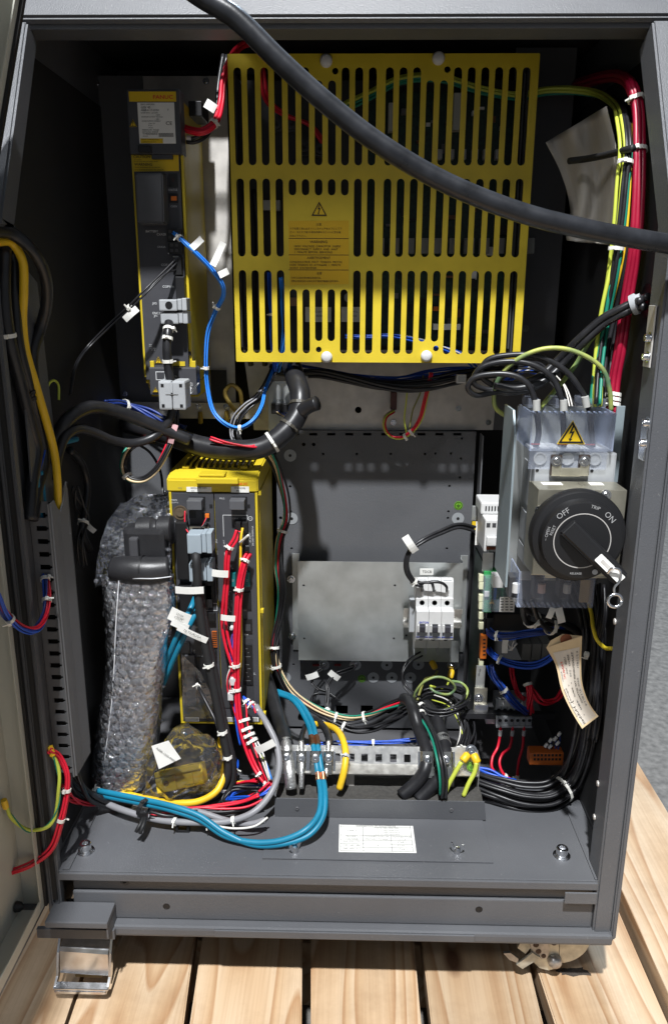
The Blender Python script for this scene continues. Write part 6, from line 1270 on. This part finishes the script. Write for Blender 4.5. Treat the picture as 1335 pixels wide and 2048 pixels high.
# conduit cables from the wall hole to the disconnect
hw = lathe('wall_hole', [(.02, 0), (.02, .0004), (0, .0004)], PX(1291, 602, .3640), -XV, BLK, cab, 20)
t, pth = bundle('supply_cables', 'three black supply cables from the right wall hole looping to the disconnect', 'cables', [(1288, 602, .10), (1270, 607, .105), (1245, 620, .11), (1210, 640, .12), (1165, 680, .13), (1120, 725, .145), (1080, 760, .14), (1030, 775, .14), (985, 772, .14)], W(K, 3, .0046), spread=.0052, twist=.2)
lathe('cable_gland', [(.012, 0), (.0125, .006), (.010, .008), (.010, .012)], P(1262, 611, .106), P(1285, 602, .10)-P(1262, 611, .106), LGR, t, 18)
ends = [((985, 772, .14), (945, 768, .135), (936, 780, .13), (950, 798, .125), (1000, 790, .12), (1000, 760, .115)), ]
zc_ = P(1142, 812, .10).z
def loop(pts, label): return cable('supply_cable', label, pts, .0036, K, n=12)
loop([(1030, 776, .142), (985, 785, .14), (950, 790, .135), (935, 776, .13), (945, 757, .125), (985, 748, .12), (1030, 752, .115), (1056, 770, .112), (1068, 800, .11), (1073, 830, .108), (1076, 868, .107), (1070, 895, .105)], 'black loop cable to the left pole of the disconnect')
loop([(1040, 772, .145), (980, 780, .142), (946, 765, .138), (958, 738, .132), (1000, 724, .126), (1060, 728, .12), (1100, 752, .116), (1118, 785, .112), (1124, 825, .11), (1126, 868, .108), (1126, 895, .106)], 'black loop cable to the middle pole of the disconnect')
loop([(1060, 768, .15), (1000, 775, .146), (962, 752, .142), (972, 722, .136), (1020, 710, .13), (1080, 714, .122), (1130, 742, .118), (1160, 780, .114), (1176, 815, .111), (1182, 868, .109), (1184, 895, .107)], 'black loop cable to the right pole of the disconnect')
for x, y, l in ((1072, 812, 'white ferrule sleeve on the left supply loop'), (1126, 812, 'white ferrule sleeve on the middle supply loop'), (1172, 805, 'white ferrule sleeve on the right supply loop')): o = lathe('wire_sleeve', [(.0046, 0), (.0046, .013)], P(x, y+9, .108), (-.08 if x < 1170 else -.25, 0, 1), mat('grey_sleeve', (.4, .4, .38), .5), None, 14); tag(o, l, 'sleeve', 'sleeves on the supply loops')
cable('earth_wire', 'green yellow wire arching over the black loops to the disconnect', [(1010, 832, .16), (990, 815, .15), (988, 780, .14), (1005, 745, .13), (1040, 715, .12), (1085, 698, .115), (1130, 698, .112), (1175, 715, .11), (1205, 740, .11), (1218, 780, .11), (1221, 822, .112)], .0028, mat('earth_teal', (.06, .24, .19), .4, var=.5, vs=30, col2=(.42, .45, .10)))
cable('earth_wire', 'green earth wire rising diagonally from the disconnect to the wall hole', [(1075, 820, .15), (1110, 780, .155), (1150, 730, .16), (1180, 680, .14), (1215, 645, .125), (1250, 618, .112)], .003, mat('earth_green', (.08, .28, .20), .4, var=.4, vs=22, col2=(.45, .50, .08)))
bundle('white_wires', 'thin black and white wires behind the disconnect top', 'wires', [(1030, 740, .36), (1075, 735, .34), (1110, 765, .3), (1135, 800, .26), (1150, 840, .24)], W(K, 4, .0018)+W(WHW, 2, .001), spread=.006)
bundle('blue_harness', 'short bright blue wires glimpsed behind the supply loops', 'wires', [(1010, 765, .40), (1035, 745, .39), (1065, 742, .385), (1090, 755, .38)], W(BLUE, 5, .0016), spread=.004)
# --- relay corner
bundle('relay_wires', 'upper blue wire bundle leaving the relay board rightwards', 'wires', [(974, 1262, .292), (985, 1270, .28), (1010, 1272, .27), (1050, 1268, .265), (1090, 1265, .26), (1130, 1262, .27)], W(BLUE, 6, .0014)+W(DBLUE, 4, .0014), spread=.0055, ties=[(.3, 0)], twist=.15)
bundle('relay_wires', 'middle blue wire bundle sagging below the grey relays', 'wires', [(976, 1300, .30), (985, 1310, .285), (1005, 1322, .275), (1040, 1332, .265), (1070, 1332, .26), (1095, 1320, .255), (1115, 1300, .26)], W(DBLUE, 5, .0014)+W(BLUE, 5, .0014), spread=.0055, ties=[(.3, 0)], twist=.15)
bundle('relay_wires', 'lower blue wire bundle slanting down to the grey terminals', 'wires', [(980, 1330, .29), (985, 1350, .28), (1000, 1372, .27), (1015, 1392, .265), (1035, 1412, .262), (1052, 1425, .265)], W(BLUE, 6, .0014)+W(DBLUE, 3, .0014), spread=.005, ties=[(.5, 0)], twist=.2)
bundle('relay_wires', 'red wires bending down behind the blue bundle', 'wires', [(1022, 1335, .30), (1026, 1360, .29), (1034, 1385, .285), (1048, 1400, .28)], W(RED, 3, .0018), spread=.003)
bundle('relay_wires', 'bright red wire fan beside the manila tag', 'wires', [(1054, 1366, .27), (1060, 1385, .262), (1058, 1410, .262), (1062, 1424, .27)], W(RED, 5, .0018), spread=.004, ties=[(.05, 0)]); bundle('relay_wires', 'dark red wire loop partly hidden by the manila tag', 'wires', [(1056, 1366, .275), (1068, 1388, .265), (1085, 1405, .262), (1110, 1400, .27), (1125, 1380, .28)], W(RED, 4, .0018), spread=.0035)
bundle('tag_string', 'two yellowed marker ties above the relay wires', 'marker ties', [(1010, 1288, .27), (1020, 1300, .268), (1030, 1284, .268)], W(TIE, 2, .001), spread=.003)
flag(P(1009, 1293, .262), (0, 0, 1), XV, .022, .009, bpy.data.objects['tag_string'])
for k, (x, lab, low) in enumerate(((1000, 'left red wire below the terminal strip', (982, 1540)), (1024, 'middle red wire below the terminal strip', (1015, 1558)), (1047, 'right red wire below the terminal strip', (1035, 1556)))):
    pts = [(x, 1452, .272), (x-1, 1470, .27), (x-6 if k < 2 else x-3, 1495, .262)]
    if k == 0: pts += [(984, 1515, .25), (983, 1535, .24), (995, 1550, .235), (1015, 1558, .23)]
    elif k == 1: pts += [(1004, 1508, .25), (998, 1525, .24), (1004, 1545, .232), (1022, 1560, .228)]
    else: pts += [(1037, 1520, .255), (1034, 1545, .25), (1034, 1562, .245)]
    t, pth = cable('red_wire', lab, pts, .0022, RED, ties=[(.9, 0)]); lathe('wire_sleeve', [(.003, 0), (.003, .009)], P(x-1, 1471, .27), (.02, 0, 1), WHT, t, 12)
BLK14 = W(K, 20, .0026)
bundle('black_harness', 'large black wire harness bending round the lower right floor corner', 'wires', [(1150, 1150, .25), (1185, 1250, .235), (1185, 1350, .22), (1178, 1440, .205), (1165, 1510, .19), (1140, 1560, .17), (1100, 1590, .155), (1050, 1592, .155), (1000, 1580, .165), (958, 1568, .18), (920, 1555, .2)], BLK14+W(WHW, 1, .001), spread=.017, twist=.18, ties=[(.56, 10)], sub=8)
bundle('black_harness', 'thin black harness hanging right of the manila tag', 'wires', [(1195, 1170, .16), (1200, 1230, .17), (1190, 1300, .18), (1190, 1400, .2), (1185, 1480, .2)], W(K, 8, .002), spread=.007)
bundle('blue_harness', 'blue and white wires entering the black harness beside the earth bar', 'wires', [(955, 1543, .20), (975, 1550, .195), (1000, 1560, .19), (1030, 1568, .185)], W(BLUE, 2, .002)+W(WHW, 1, .0014)+W(K, 3, .002), spread=.007, twist=.1)
cable('yellow_wire', 'yellow green wire bowing out below the disconnect towards the wall', [(1175, 1200, .14), (1182, 1230, .13), (1185, 1255, .12), (1192, 1278, .115), (1206, 1294, .11), (1222, 1297, .105)], .0026, mat('yellow_earth', (.72, .56, .03), .4))
bundle('load_cables', 'dark load cables leaving the lower disconnect cover', 'cables', [(1050, 1205, .13), (1060, 1235, .14), (1085, 1248, .15), (1120, 1255, .16), (1145, 1262, .17), (1160, 1290, .18)], W(K, 3, .0038), spread=.008, ties=[(.25, 0), (.5, 0)])
flag(P(1119, 1231, .11), (.3, 0, -1), XV, .022, .010, bpy.data.objects['load_cables']); flag(P(1100, 1226, .112), (-.3, 0, -1), XV, .016, .008, bpy.data.objects['load_cables'])
tie([P(1168, 1308, .12), P(1172, 1309, .12), P(1176, 1310, .12)], .5, .003, bpy.data.objects['load_cables'], ang=90, tail=.014)
# --- miniature breaker wiring
t, pth = bundle('breaker_wires', 'black wires arching from the contactor to the miniature breaker', 'wires', [(948, 1058, .39), (915, 1052, .375), (880, 1065, .36), (845, 1082, .345), (822, 1100, .34), (813, 1122, .34), (815, 1145, .342), (827, 1163, .345), (845, 1170, .348)], W(K, 3, .0025), spread=.003, twist=.25, ties=[(.50, 0), (.88, 0)])
for x, mid in ((845, (838, 1172)), (868, (862, 1166)), (894, (880, 1165))):
    sweep('wire', spline([P(832, 1166, .345), P(mid[0], mid[1], .342), P(x-3, 1172, .345), P(x-1, 1182, .356)], 6), .0024, K, t); lathe('white_sleeve', [(.003, 0), (.003, .010)], P(x-.5, 1189, .358), (-.05, -.25, 1), WHT, t, 12)
flag(P(820, 1088, .33), P(832, 1105, .33)-P(808, 1070, .33), XV, .031, .012, t, bend=.004)
bundle('breaker_wires', 'two black wires curving down left of the breaker foot', 'wires', [(842, 1308, .37), (818, 1322, .35), (805, 1345, .335), (808, 1370, .325), (825, 1390, .31), (838, 1402, .30)], W(K, 2, .0016), spread=.0035)
lg = thing('ring_lugs', 'pair of yellow crimp lugs bolted under the miniature breaker', 'lugs', P(870, 1340, .4))
for (x, y), (x2, y2) in (((862, 1322), (874, 1345)), ((903, 1340), (898, 1362))): lathe('lug_sleeve', [(.004, 0), (.0055, .003), (.0055, .013), (.004, .016)], P(x, y, .42), P(x2, y2, .405)-P(x, y, .42), YELC, lg, 12); screw(P(x-1, y-8, .425), -YV, .0046, lg)
sweep('wire', spline([P(874, 1342, .405), P(868, 1352, .39), P(850, 1358, .36), P(842, 1375, .33), P(834, 1400, .30)], 6), .002, mat('olive_wire', (.2, .2, .05), .5), lg); sweep('wire', spline([P(897, 1360, .404), P(893, 1372, .39), P(885, 1378, .37), P(860, 1372, .34)], 6), .002, LIME, lg)
cable('earth_wire', 'teal and lime earth wire looping twice beside the divider', [(826, 1400, .30), (832, 1382, .295), (850, 1362, .29), (875, 1354, .29), (900, 1362, .295), (909, 1378, .30), (898, 1388, .30), (872, 1385, .295), (858, 1375, .3)], .0021, mat('earth_teal', (.06, .24, .19), .4))
cable('earth_wire', 'teal earth wire swinging out towards the divider plate', [(898, 1362, .31), (922, 1366, .30), (934, 1380, .295), (928, 1398, .285), (910, 1412, .275), (885, 1420, .27), (850, 1422, .265)], .0021, mat('earth_green', (.08, .28, .20), .4))
t, pth = bundle('coiled_wires', 'coil of black wires behind the clamps at the right end of the earth bar', 'wires', [(838, 1412, .27), (860, 1424, .255), (890, 1424, .25), (920, 1412, .26), (935, 1395, .29), (920, 1382, .33), (885, 1378, .35), (850, 1385, .35), (832, 1400, .33)], W(K, 6, .0017), spread=.005, ties=[(.02, 0)])
bundle('coiled_wires', 'fan of black, white and yellow wires bending down beside the divider', 'wires', [(870, 1395, .36), (905, 1405, .33), (925, 1430, .30), (934, 1465, .27), (928, 1495, .235), (918, 1515, .21)], W(K, 10, .0019)+W(WHW, 1, .0011)+W(LIME, 1, .0011), spread=.011, ties=[(.95, 0)], twist=.2)
cable('power_cable', 'left thick black cable curving into the wide clamp', [(808, 1398, .30), (818, 1402, .275), (826, 1420, .24), (836, 1455, .215), (846, 1484, .190), (853, 1510, .168), (850, 1538, .152), (832, 1565, .145), (802, 1592, .138)], .0098, JACK, n=20)
cable('power_cable', 'right thick black cable in a steel sleeve, next to the rightmost clamp', [(850, 1410, .29), (868, 1430, .26), (880, 1462, .225), (887, 1488, .190), (890, 1512, .168), (882, 1543, .152), (860, 1575, .143), (836, 1600, .136)], .0102, JACK, n=20)
o = lathe('steel_sleeve', [(.0107, 0), (.0109, .006), (.0107, .012), (.0109, .018)], P(887.5, 1490, .188), P(880, 1462, .225)-P(887.5, 1490, .188), BRAID, None, 24); tag(o, 'braided steel sleeve above the rightmost clamp', 'sleeve')
bundle('black_harness', 'thin black and teal harness crossing in front of the two right clamps', 'wires', [(815, 1395, .285), (835, 1420, .245), (855, 1450, .21), (868, 1478, .17), (876, 1505, .138), (884, 1540, .12), (887, 1570, .115), (886, 1592, .118)], W(K, 4, .0021)+W(GREEN, 1, .0019), spread=.0045, ties=[(.2, 60)], twist=.2)
t = thing('earth_lugs', 'two yellow ring lugs with yellow green leads at the right end of the bar', 'lugs', P(940, 1500, .16))
screw(P(941, 1501, .162), nb, .0055, t, h=.006)
for (a1, a2, a3) in (((935, 1508), (924, 1522), [(922, 1524), (908, 1548), (895, 1572), (890, 1585)]), ((946, 1508), (953, 1524), [(952, 1525), (948, 1545), (936, 1568), (926, 1592)])):
    p, q = P(*a1, .158), P(*a2, .150); lathe('lug_sleeve', [(.0045, 0), (.0058, .002), (.006, .012), (.0045, .014)], p, q-p, YELC, t, 14); sweep('lead', spline([P(x, y, .148-.004*i) for i, (x, y) in enumerate(a3)], 6), .0033, LIME, t)
# --- colour harness between controller and tray
t, pth = bundle('colour_harness', 'multicoloured wire harness hanging between controller rack and zinc tray', 'wires', [(535, 905, .27), (548, 925, .29), (560, 960, .33), (570, 1005, .37), (571, 1040, .385), (560, 1080, .38), (557, 1130, .38), (562, 1180, .38), (558, 1230, .375), (550, 1270, .37), (548, 1300, .36), (556, 1345, .355), (580, 1385, .35), (620, 1415, .345), (660, 1432, .34), (700, 1438, .335), (740, 1430, .33), (775, 1415, .325), (810, 1402, .31)], W(RED, 1, .0017)+W(GREEN, 1, .0017)+W(TANW, 2, .0017)+W(K, 4, .0017), spread=.0062, ties=[(.26, 0), (.55, 0), (.60, 40), (.80, 0), (.88, 30)], twist=1.3)
bundle('signal_wires', 'thin black signal wires with white markers under the zinc tray', 'wires', [(646, 1336, .43), (628, 1348, .42), (624, 1365, .41), (636, 1378, .40), (655, 1385, .395), (676, 1400, .385), (655, 1390, .38), (628, 1390, .375), (622, 1408, .37), (640, 1428, .36), (680, 1437, .345)], W(K, 2, .0012), spread=.002)
bundle('signal_wires', 'upright bunch of black wires with a white marker below the tray', 'wires', [(708, 1334, .43), (690, 1342, .42), (668, 1352, .41), (656, 1370, .39), (654, 1395, .375), (654, 1420, .36), (660, 1440, .345)], W(K, 4, .0015), spread=.0028, ties=[(.85, 0)])
for nm, (x, y), rt in (('signal_wires', (624, 1352), 20), ('signal_wires.001', (668, 1351), -38)): a = R(rt); flag(P(x, y, .405), (math.cos(a), 0, math.sin(a)), ZV, .022, .011, bpy.data.objects[nm])
for x in (668, 625): o = lathe('red_lug', [(.0022, 0), (.0026, .012)], P(x, 1330, .446), XV, mat('dark_red_lug', (.2, .01, .01), .5), None, 10); tag(o, 'dark red crimp lug left of the %s washer screw under the tray' % ('right' if x > 640 else 'left'), 'lug')
bundle('black_wires', 'black wire skein sagging along the foot of the mounting plate', 'wires', [(640, 1436, .34), (670, 1448, .33), (710, 1460, .32), (745, 1455, .315), (775, 1440, .31), (805, 1425, .30), (825, 1412, .29)], W(K, 6, .002), spread=.006, twist=.5, ties=[(.25, 0)])
bundle('blue_harness', 'thin blue wires lying behind the top edge of the earth bar', 'wires', [(600, 1495, .24), (660, 1487, .25), (720, 1486, .25), (780, 1484, .25), (840, 1480, .25)], W(BLUE, 4, .0014), spread=.003, ties=[(.62, 0)])
# cables into the earth-bar clamps
cable('power_cable', 'thick black cable dropping to the leftmost clamp behind the rack', [(530, 1350, .36), (545, 1395, .31), (558, 1440, .26), (568, 1472, .20), (572, 1490, .178)], .0112, JACK, n=18)
def braid(pts, r, label): cable('braided_cable', label, pts, r, BRAID, n=16)
braid([(571, 1480, .184), (574, 1500, .167), (576, 1520, .158), (579, 1545, .143), (582, 1577, .134)], .0082, 'wide braided shield below the leftmost clamp'); braid([(602, 1482, .18), (603, 1510, .162), (603, 1540, .145), (602, 1577, .134)], .0040, 'narrow braided shield below the second clamp'); braid([(657, 1482, .18), (655, 1515, .160), (651, 1553, .142)], .0038, 'short braided end below the fourth clamp')
cable('power_cable', 'black cable bending down into the fourth clamp', [(600, 1433, .30), (630, 1440, .28), (648, 1455, .24), (657, 1475, .20), (659, 1489, .178)], .0058, JACK); cable('black_cable', 'grey black cable end above the second clamp', [(610, 1452, .25), (604, 1470, .22), (602, 1486, .178)], .004, JACK)
cable('earth_cable', 'yellow cable tied across the middle of the earth bar', [(625, 1448, .27), (650, 1450, .25), (675, 1462, .21), (687, 1485, .178), (691, 1510, .155), (688, 1540, .140), (678, 1578, .132)], .0050, YELC, ties=[(.70, 0, LGR)])
for s, l in ((0, 'left'), (1, 'right')):
    dx = s*10
    t, pth = cable('teal_cable', '%s teal cable of the pair held in the third clamp and looping over the floor' % l, [(548+dx*.6, 1385-dx*.3, .33), (585+dx*.6, 1400-dx*.2, .30), (612+dx*.9, 1440-dx*.2, .25), (624+dx*.85, 1480, .186), (629+dx*.85, 1508, .163), (635+dx*.85, 1545, .142), (641+dx*.9, 1590, .104), (636+dx*.9, 1630+dx*.5, .075), (610+dx*.9, 1660+dx*.9, .055), (565+dx*.5, 1680+dx*.7, .048), (510, 1685+dx*.5, .05), (450, 1672-dx*.6, .06), (400, 1640-dx*.8, .075), (350, 1622-dx*.8, .085), (290, 1608-dx*.8, .10), (230, 1596-dx*.8, .115), (190, 1588-dx*.8, .13)], .0040, TEAL, ties=[(.999, 0)], sub=9)
    for y0, y1, Ya, Yb_ in ((1490, 1472, .176, .193), (1545, 1560, .140, .131)):
        p, q = P((626 if y0 < 1500 else 635.5)+dx, y0, Ya-.002), P((622 if y0 < 1500 else 637)+dx, y1, Yb_-.002); lathe('copper_foil', [(.0043, 0), (.0043, (q-p).length)], p, q-p, COPPER, t, 14)
for x, y, l in ((573, 1490, 'a'), (579, 1547, 'b')): pass
cable('grey_cable', 'light grey cable running along the floor beneath the teal pair and up to the rack', [(195, 1598, .13), (240, 1618, .105), (320, 1640, .085), (400, 1645, .078), (460, 1642, .078), (510, 1622, .085), (545, 1580, .11), (558, 1535, .13), (553, 1490, .15), (535, 1450, .17), (520, 1425, .19), (512, 1412, .2)], .0046, GRYW, ties=[(.22, 0), (.30, 20), (.38, 0)])
cable('grey_cable', 'second grey cable behind the teal pair on the floor', [(250, 1598, .125), (330, 1612, .11), (400, 1624, .10), (450, 1640, .09), (500, 1648, .08), (530, 1640, .08)], .0042, GRYW)
bundle('white_wire', 'white wire trailing on the floor below the grey cable', 'wire', [(430, 1652, .07), (470, 1657, .068), (510, 1652, .07), (535, 1635, .08)], W(WHW, 1, .0016))
t = thing('cable_strap', 'black buckled strap round the teal and grey floor cables', 'strap', P(290, 1620, .09))
pth = [P(280, 1610, .10), P(290, 1616, .095), P(300, 1622, .09)]; tie(pth, .5, .013, t, RUBBER, w=.0032, ang=-20, tail=.0, name='strap_loop'); box('strap_buckle', -.005, .005, -.004, .004, -.006, .006, BLK, t, .001, Matrix.Translation(P(288, 1630, .072)))
sweep('strap_tail', [P(288, 1634, .07), P(280, 1650, .06), P(272, 1664, .052)], .0028, RUBBER, t, 8); sweep('strap_tail', [P(291, 1634, .07), P(287, 1650, .06), P(280, 1667, .05)], .0028, RUBBER, t, 8)
cable('yellow_cable', 'yellow cable curving over the floor behind the teal pair', [(240, 1585, .16), (290, 1597, .145), (350, 1606, .13), (400, 1602, .13), (435, 1580, .14), (448, 1545, .16), (446, 1510, .18), (440, 1480, .22)], .0050, YELC)
sd = thing('cable_saddle', 'small black cable saddle screwed to the floor plate', 'saddle', PZ(366, 1660, FZ)); p = PZ(366, 1662, FZ); box('saddle_foot', p.x-.010, p.x+.010, p.y-.004, p.y+.004, FZ+.0003, FZ+.003, BLK, sd, .001); box('saddle_arm', p.x-.010, p.x-.006, p.y-.004, p.y+.004, FZ+.0032, FZ+.010, BLK, sd, .001); box('saddle_arm', p.x+.006, p.x+.010, p.y-.004, p.y+.004, FZ+.0032, FZ+.010, BLK, sd, .001)
# --- controller wiring
t, pth = bundle('output_wires', 'bright red output wires hanging down the front of the controller rack', 'wires', [(498, 1108, .222), (490, 1122, .213), (483, 1150, .208), (477, 1190, .205), (474, 1240, .203), (472, 1300, .202), (473, 1370, .20), (478, 1430, .19), (490, 1480, .18), (510, 1530, .165), (530, 1560, .15), (545, 1572, .14)], W(RED, 4, .0023), spread=.0032, ties=[(.10, 0), (.25, 0), (.50, 20), (.57, 30), (.88, 0), (.95, 20)], twist=.25)
t2, pth2 = bundle('output_wires', 'red wire pair on the left of the controller power module', 'wires', [(476, 1061, .222), (470, 1078, .218), (458, 1098, .214), (454, 1120, .212), (453, 1160, .212), (449, 1210, .212), (448, 1250, .212), (455, 1290, .208), (467, 1330, .204), (473, 1370, .203)], W(RED, 2, .0022), spread=.0028, ties=[(.21, 0)], twist=.15)
flag(P(440, 1147, .203), (1, 0, -.08), ZV, .0235, .0105, t2); flag(P(456, 1236, .2), (1, 0, -.1), ZV, .021, .009, t2)
cable('yellow_wire', 'yellow wire running down the face of the power module', [(485, 1056, .222), (482, 1075, .216), (481, 1110, .214), (480, 1160, .212), (481, 1200, .212), (482, 1260, .212), (481, 1320, .212), (478, 1370, .208)], .0018, YELC); cable('black_wire', 'black wire beside the yellow one on the power module', [(479, 1064, .222), (477, 1090, .217), (476, 1130, .216), (477, 1180, .214), (484, 1260, .215), (486, 1330, .214), (480, 1400, .205)], .0018, K)
for (x, y), l in (((483, 1086), 'yellowed tie tail across the power module wires'),):
    o = sweep('tie_tail', spline([P(479, 1085, .212), P(488, 1078, .205), P(497, 1070, .2)], 5), .0017, TIE, None, 8); tag(o, l, 'cable tie')
bundle('signal_wires', 'blue and violet wires between the red controller wires', 'wires', [(470, 1255, .216), (465, 1280, .214), (462, 1310, .213), (468, 1380, .21), (474, 1450, .2), (482, 1490, .19)], W(VIOL, 1, .0013)+W(BLUE, 1, .0013), spread=.0015)
t, pth = bundle('signal_wires', 'thin white and red wires with white plugs at the foot of the power module', 'wires', [(465, 1330, .22), (458, 1355, .216), (458, 1380, .213), (466, 1408, .208), (478, 1440, .2)], W(WHW, 2, .0012)+W(RED, 2, .0012), spread=.0026)
for x, y in ((466, 1362), (461, 1392)): box('white_plug', P(x-5, y, .2).x, P(x+6, y, .2).x, .196, .203, P(x, y+7, .2).z, P(x, y-7, .2).z, WHT, t, .001)
t, pth = bundle('signal_wires', 'blue and white wire group with a row of white ties beside the rack foot', 'wires', [(484, 1395, .215), (495, 1404, .21), (508, 1412, .203), (516, 1425, .19)], W(BLUE, 2, .0014)+W(WHW, 2, .0014)+W(RED, 1, .0014), spread=.003, ties=[(.35, 0), (.6, 0)])
bundle('signal_wires', 'yellow green and blue wires with four stacked white ties below the rack', 'wires', [(484, 1410, .2), (490, 1440, .19), (500, 1470, .178), (510, 1490, .17), (524, 1520, .155), (540, 1560, .14)], W(LIME, 1, .0014)+W(LBLUE, 1, .0014)+W(WHW, 2, .0014)+W(RED, 1, .0014)+W(K, 2, .002), spread=.0046, ties=[(.22, 70), (.32, 70), (.42, 70), (.52, 70)])
flag(P(530, 1493, .14), (1, 0, .55), ZV, .030, .0115, bpy.data.objects['grey_cable']); 
cable('black_cable', 'black sleeved cable leaving the upper grey plug of the controller', [(391, 1104, .205), (392, 1115, .19), (394, 1150, .185), (396, 1190, .183), (402, 1240, .18), (412, 1300, .178), (424, 1360, .175), (436, 1420, .172), (446, 1470, .168), (455, 1520, .162), (452, 1560, .155), (430, 1590, .15), (400, 1600, .15)], .0062, SLEEVE, ties=[(.46, 10), (.66, 0), (.74, 0), (.88, 10)], n=16)
cable('black_cable', 'second black sleeved cable running down beside the first', [(398, 1180, .20), (408, 1240, .19), (420, 1300, .186), (432, 1360, .182), (443, 1420, .178), (456, 1480, .172), (466, 1530, .166), (462, 1570, .16), (440, 1600, .15), (400, 1612, .14)], .0056, SLEEVE)
cable('black_cable', 'thin black cable from the card bay to the sleeved cables', [(395, 1370, .225), (402, 1385, .21), (415, 1410, .195), (430, 1440, .18), (438, 1462, .175)], .0026, K, ties=[(.08, 0)])
o = flag(P(379, 1180, .176), (1, 0, 0), ZV, .040, .0105, None, bend=.003); tag(o, 'wide white marker label across the black controller cables', 'label')
for i, (dx, l) in enumerate(((0, 'left'), (10, 'right'))):
    t, pth = cable('teal_cable', '%s teal cable slanting down left from the controller face' % l, [(390+dx, 1196+dx, .218), (382+dx, 1215+dx, .20), (362+dx, 1255+dx, .19), (342+dx*.9, 1300+dx, .195), (322+dx*.8, 1350+dx, .21), (306+dx*.8, 1395, .23), (300+dx*.8, 1430, .26)], .0040, TEAL)
    if i == 0: te = t
t = thing('cable_markers', 'white printed markers on the slanting teal cables', 'labels', P(370, 1260, .18))
f = flag(P(359, 1234, .176), (.9, 0, -.42), ZV, .030, .020, t); txt('S2166', .0045, P(360, 1230, .172), (.9, 0, -.42), ZV, INK, f); txt('C5334', .0045, P(357, 1237, .172), (.9, 0, -.42), ZV, INK, f)
f = flag(P(360, 1250, .175), (.9, 0, -.36), ZV, .026, .010, t); f = flag(P(385, 1268, .172), (.9, 0, -.45), ZV, .046, .0095, t); txt('DJ-TSURUGA', .0046, P(385, 1268, .1685), (.9, 0, -.45), ZV, INK, f)
bundle('battery_wires', 'thin red and black battery wires looping on the main module', 'wires', [(371, 1022, .232), (371, 1042, .226), (374, 1058, .222), (382, 1066, .218), (392, 1064, .218), (405, 1052, .222), (414, 1036, .232)], W(RED, 1, .0010)+W(K, 1, .0010), spread=.0011)
bundle('floor_wires', 'tangle of blue, red and yellow wires on the floor below the rack', 'wires', [(545, 1572, .14), (525, 1590, .13), (495, 1600, .13), (470, 1606, .135), (450, 1604, .145), (462, 1580, .16), (490, 1570, .165), (520, 1565, .16)], W(BLUE, 4, .0014)+W(RED, 4, .0018)+W(YELC, 1, .0014)+W(K, 3, .0018), spread=.007, twist=.8)
bundle('floor_wires', 'dark red and black wires running under the grey cable', 'wires', [(520, 1590, .12), (490, 1608, .115), (450, 1618, .11), (400, 1622, .105), (340, 1630, .09), (300, 1628, .09)], W(RED, 3, .0018)+W(K, 3, .0022), spread=.006)
bundle('blue_harness', 'blue wires with white tie standing up behind the sleeved cables', 'wires', [(448, 1590, .17), (455, 1570, .18), (470, 1545, .2), (472, 1520, .23)], W(BLUE, 4, .0014), spread=.003, ties=[(.7, 0)])
# background tangle on the left behind the rack
bundle('blue_harness', 'dark blue harness running behind the thick arching cables at the left', 'wires', [(210, 815, .42), (250, 812, .42), (290, 825, .42), (330, 845, .42), (370, 860, .42)], W(DBLUE, 8, .002), spread=.008, ties=[(.25, 0)])
cable('black_cable', 'thin black cable hanging from the left arch down behind the bubble wrap', [(270, 885, .33), (300, 905, .34), (320, 940, .34), (325, 980, .33), (322, 1020, .30)], .002, K)
cable('teal_cable', 'short teal cable end behind the black arches at the left', [(120, 886, .2), (135, 882, .22), (153, 878, .24)], .004, TEAL)
cable('black_cable', 'black cable hanging in the dark gap right of the wiring duct', [(140, 900, .22), (165, 930, .23), (175, 970, .23), (172, 1010, .23), (165, 1060, .22), (180, 1100, .22)], .005, K)
bundle('black_wires', 'dark wires with a white tag in the gap right of the duct', 'wires', [(150, 975, .24), (158, 1010, .24), (168, 1035, .235), (160, 1080, .235), (168, 1130, .24)], W(K, 4, .0016), spread=.005, ties=[(.6, 0)])
flag(P(182, 1056, .22), (.7, 0, -.7), ZV, .016, .008, bpy.data.objects['black_wires.002'] if 'black_wires.002' in bpy.data.objects else bpy.data.objects['black_wires'])
cable('earth_wire', 'small green yellow loop at the left behind the yellow cable', [(92, 795, .2), (97, 770, .21), (108, 761, .22), (117, 770, .23), (118, 800, .24)], .0016, LIME)
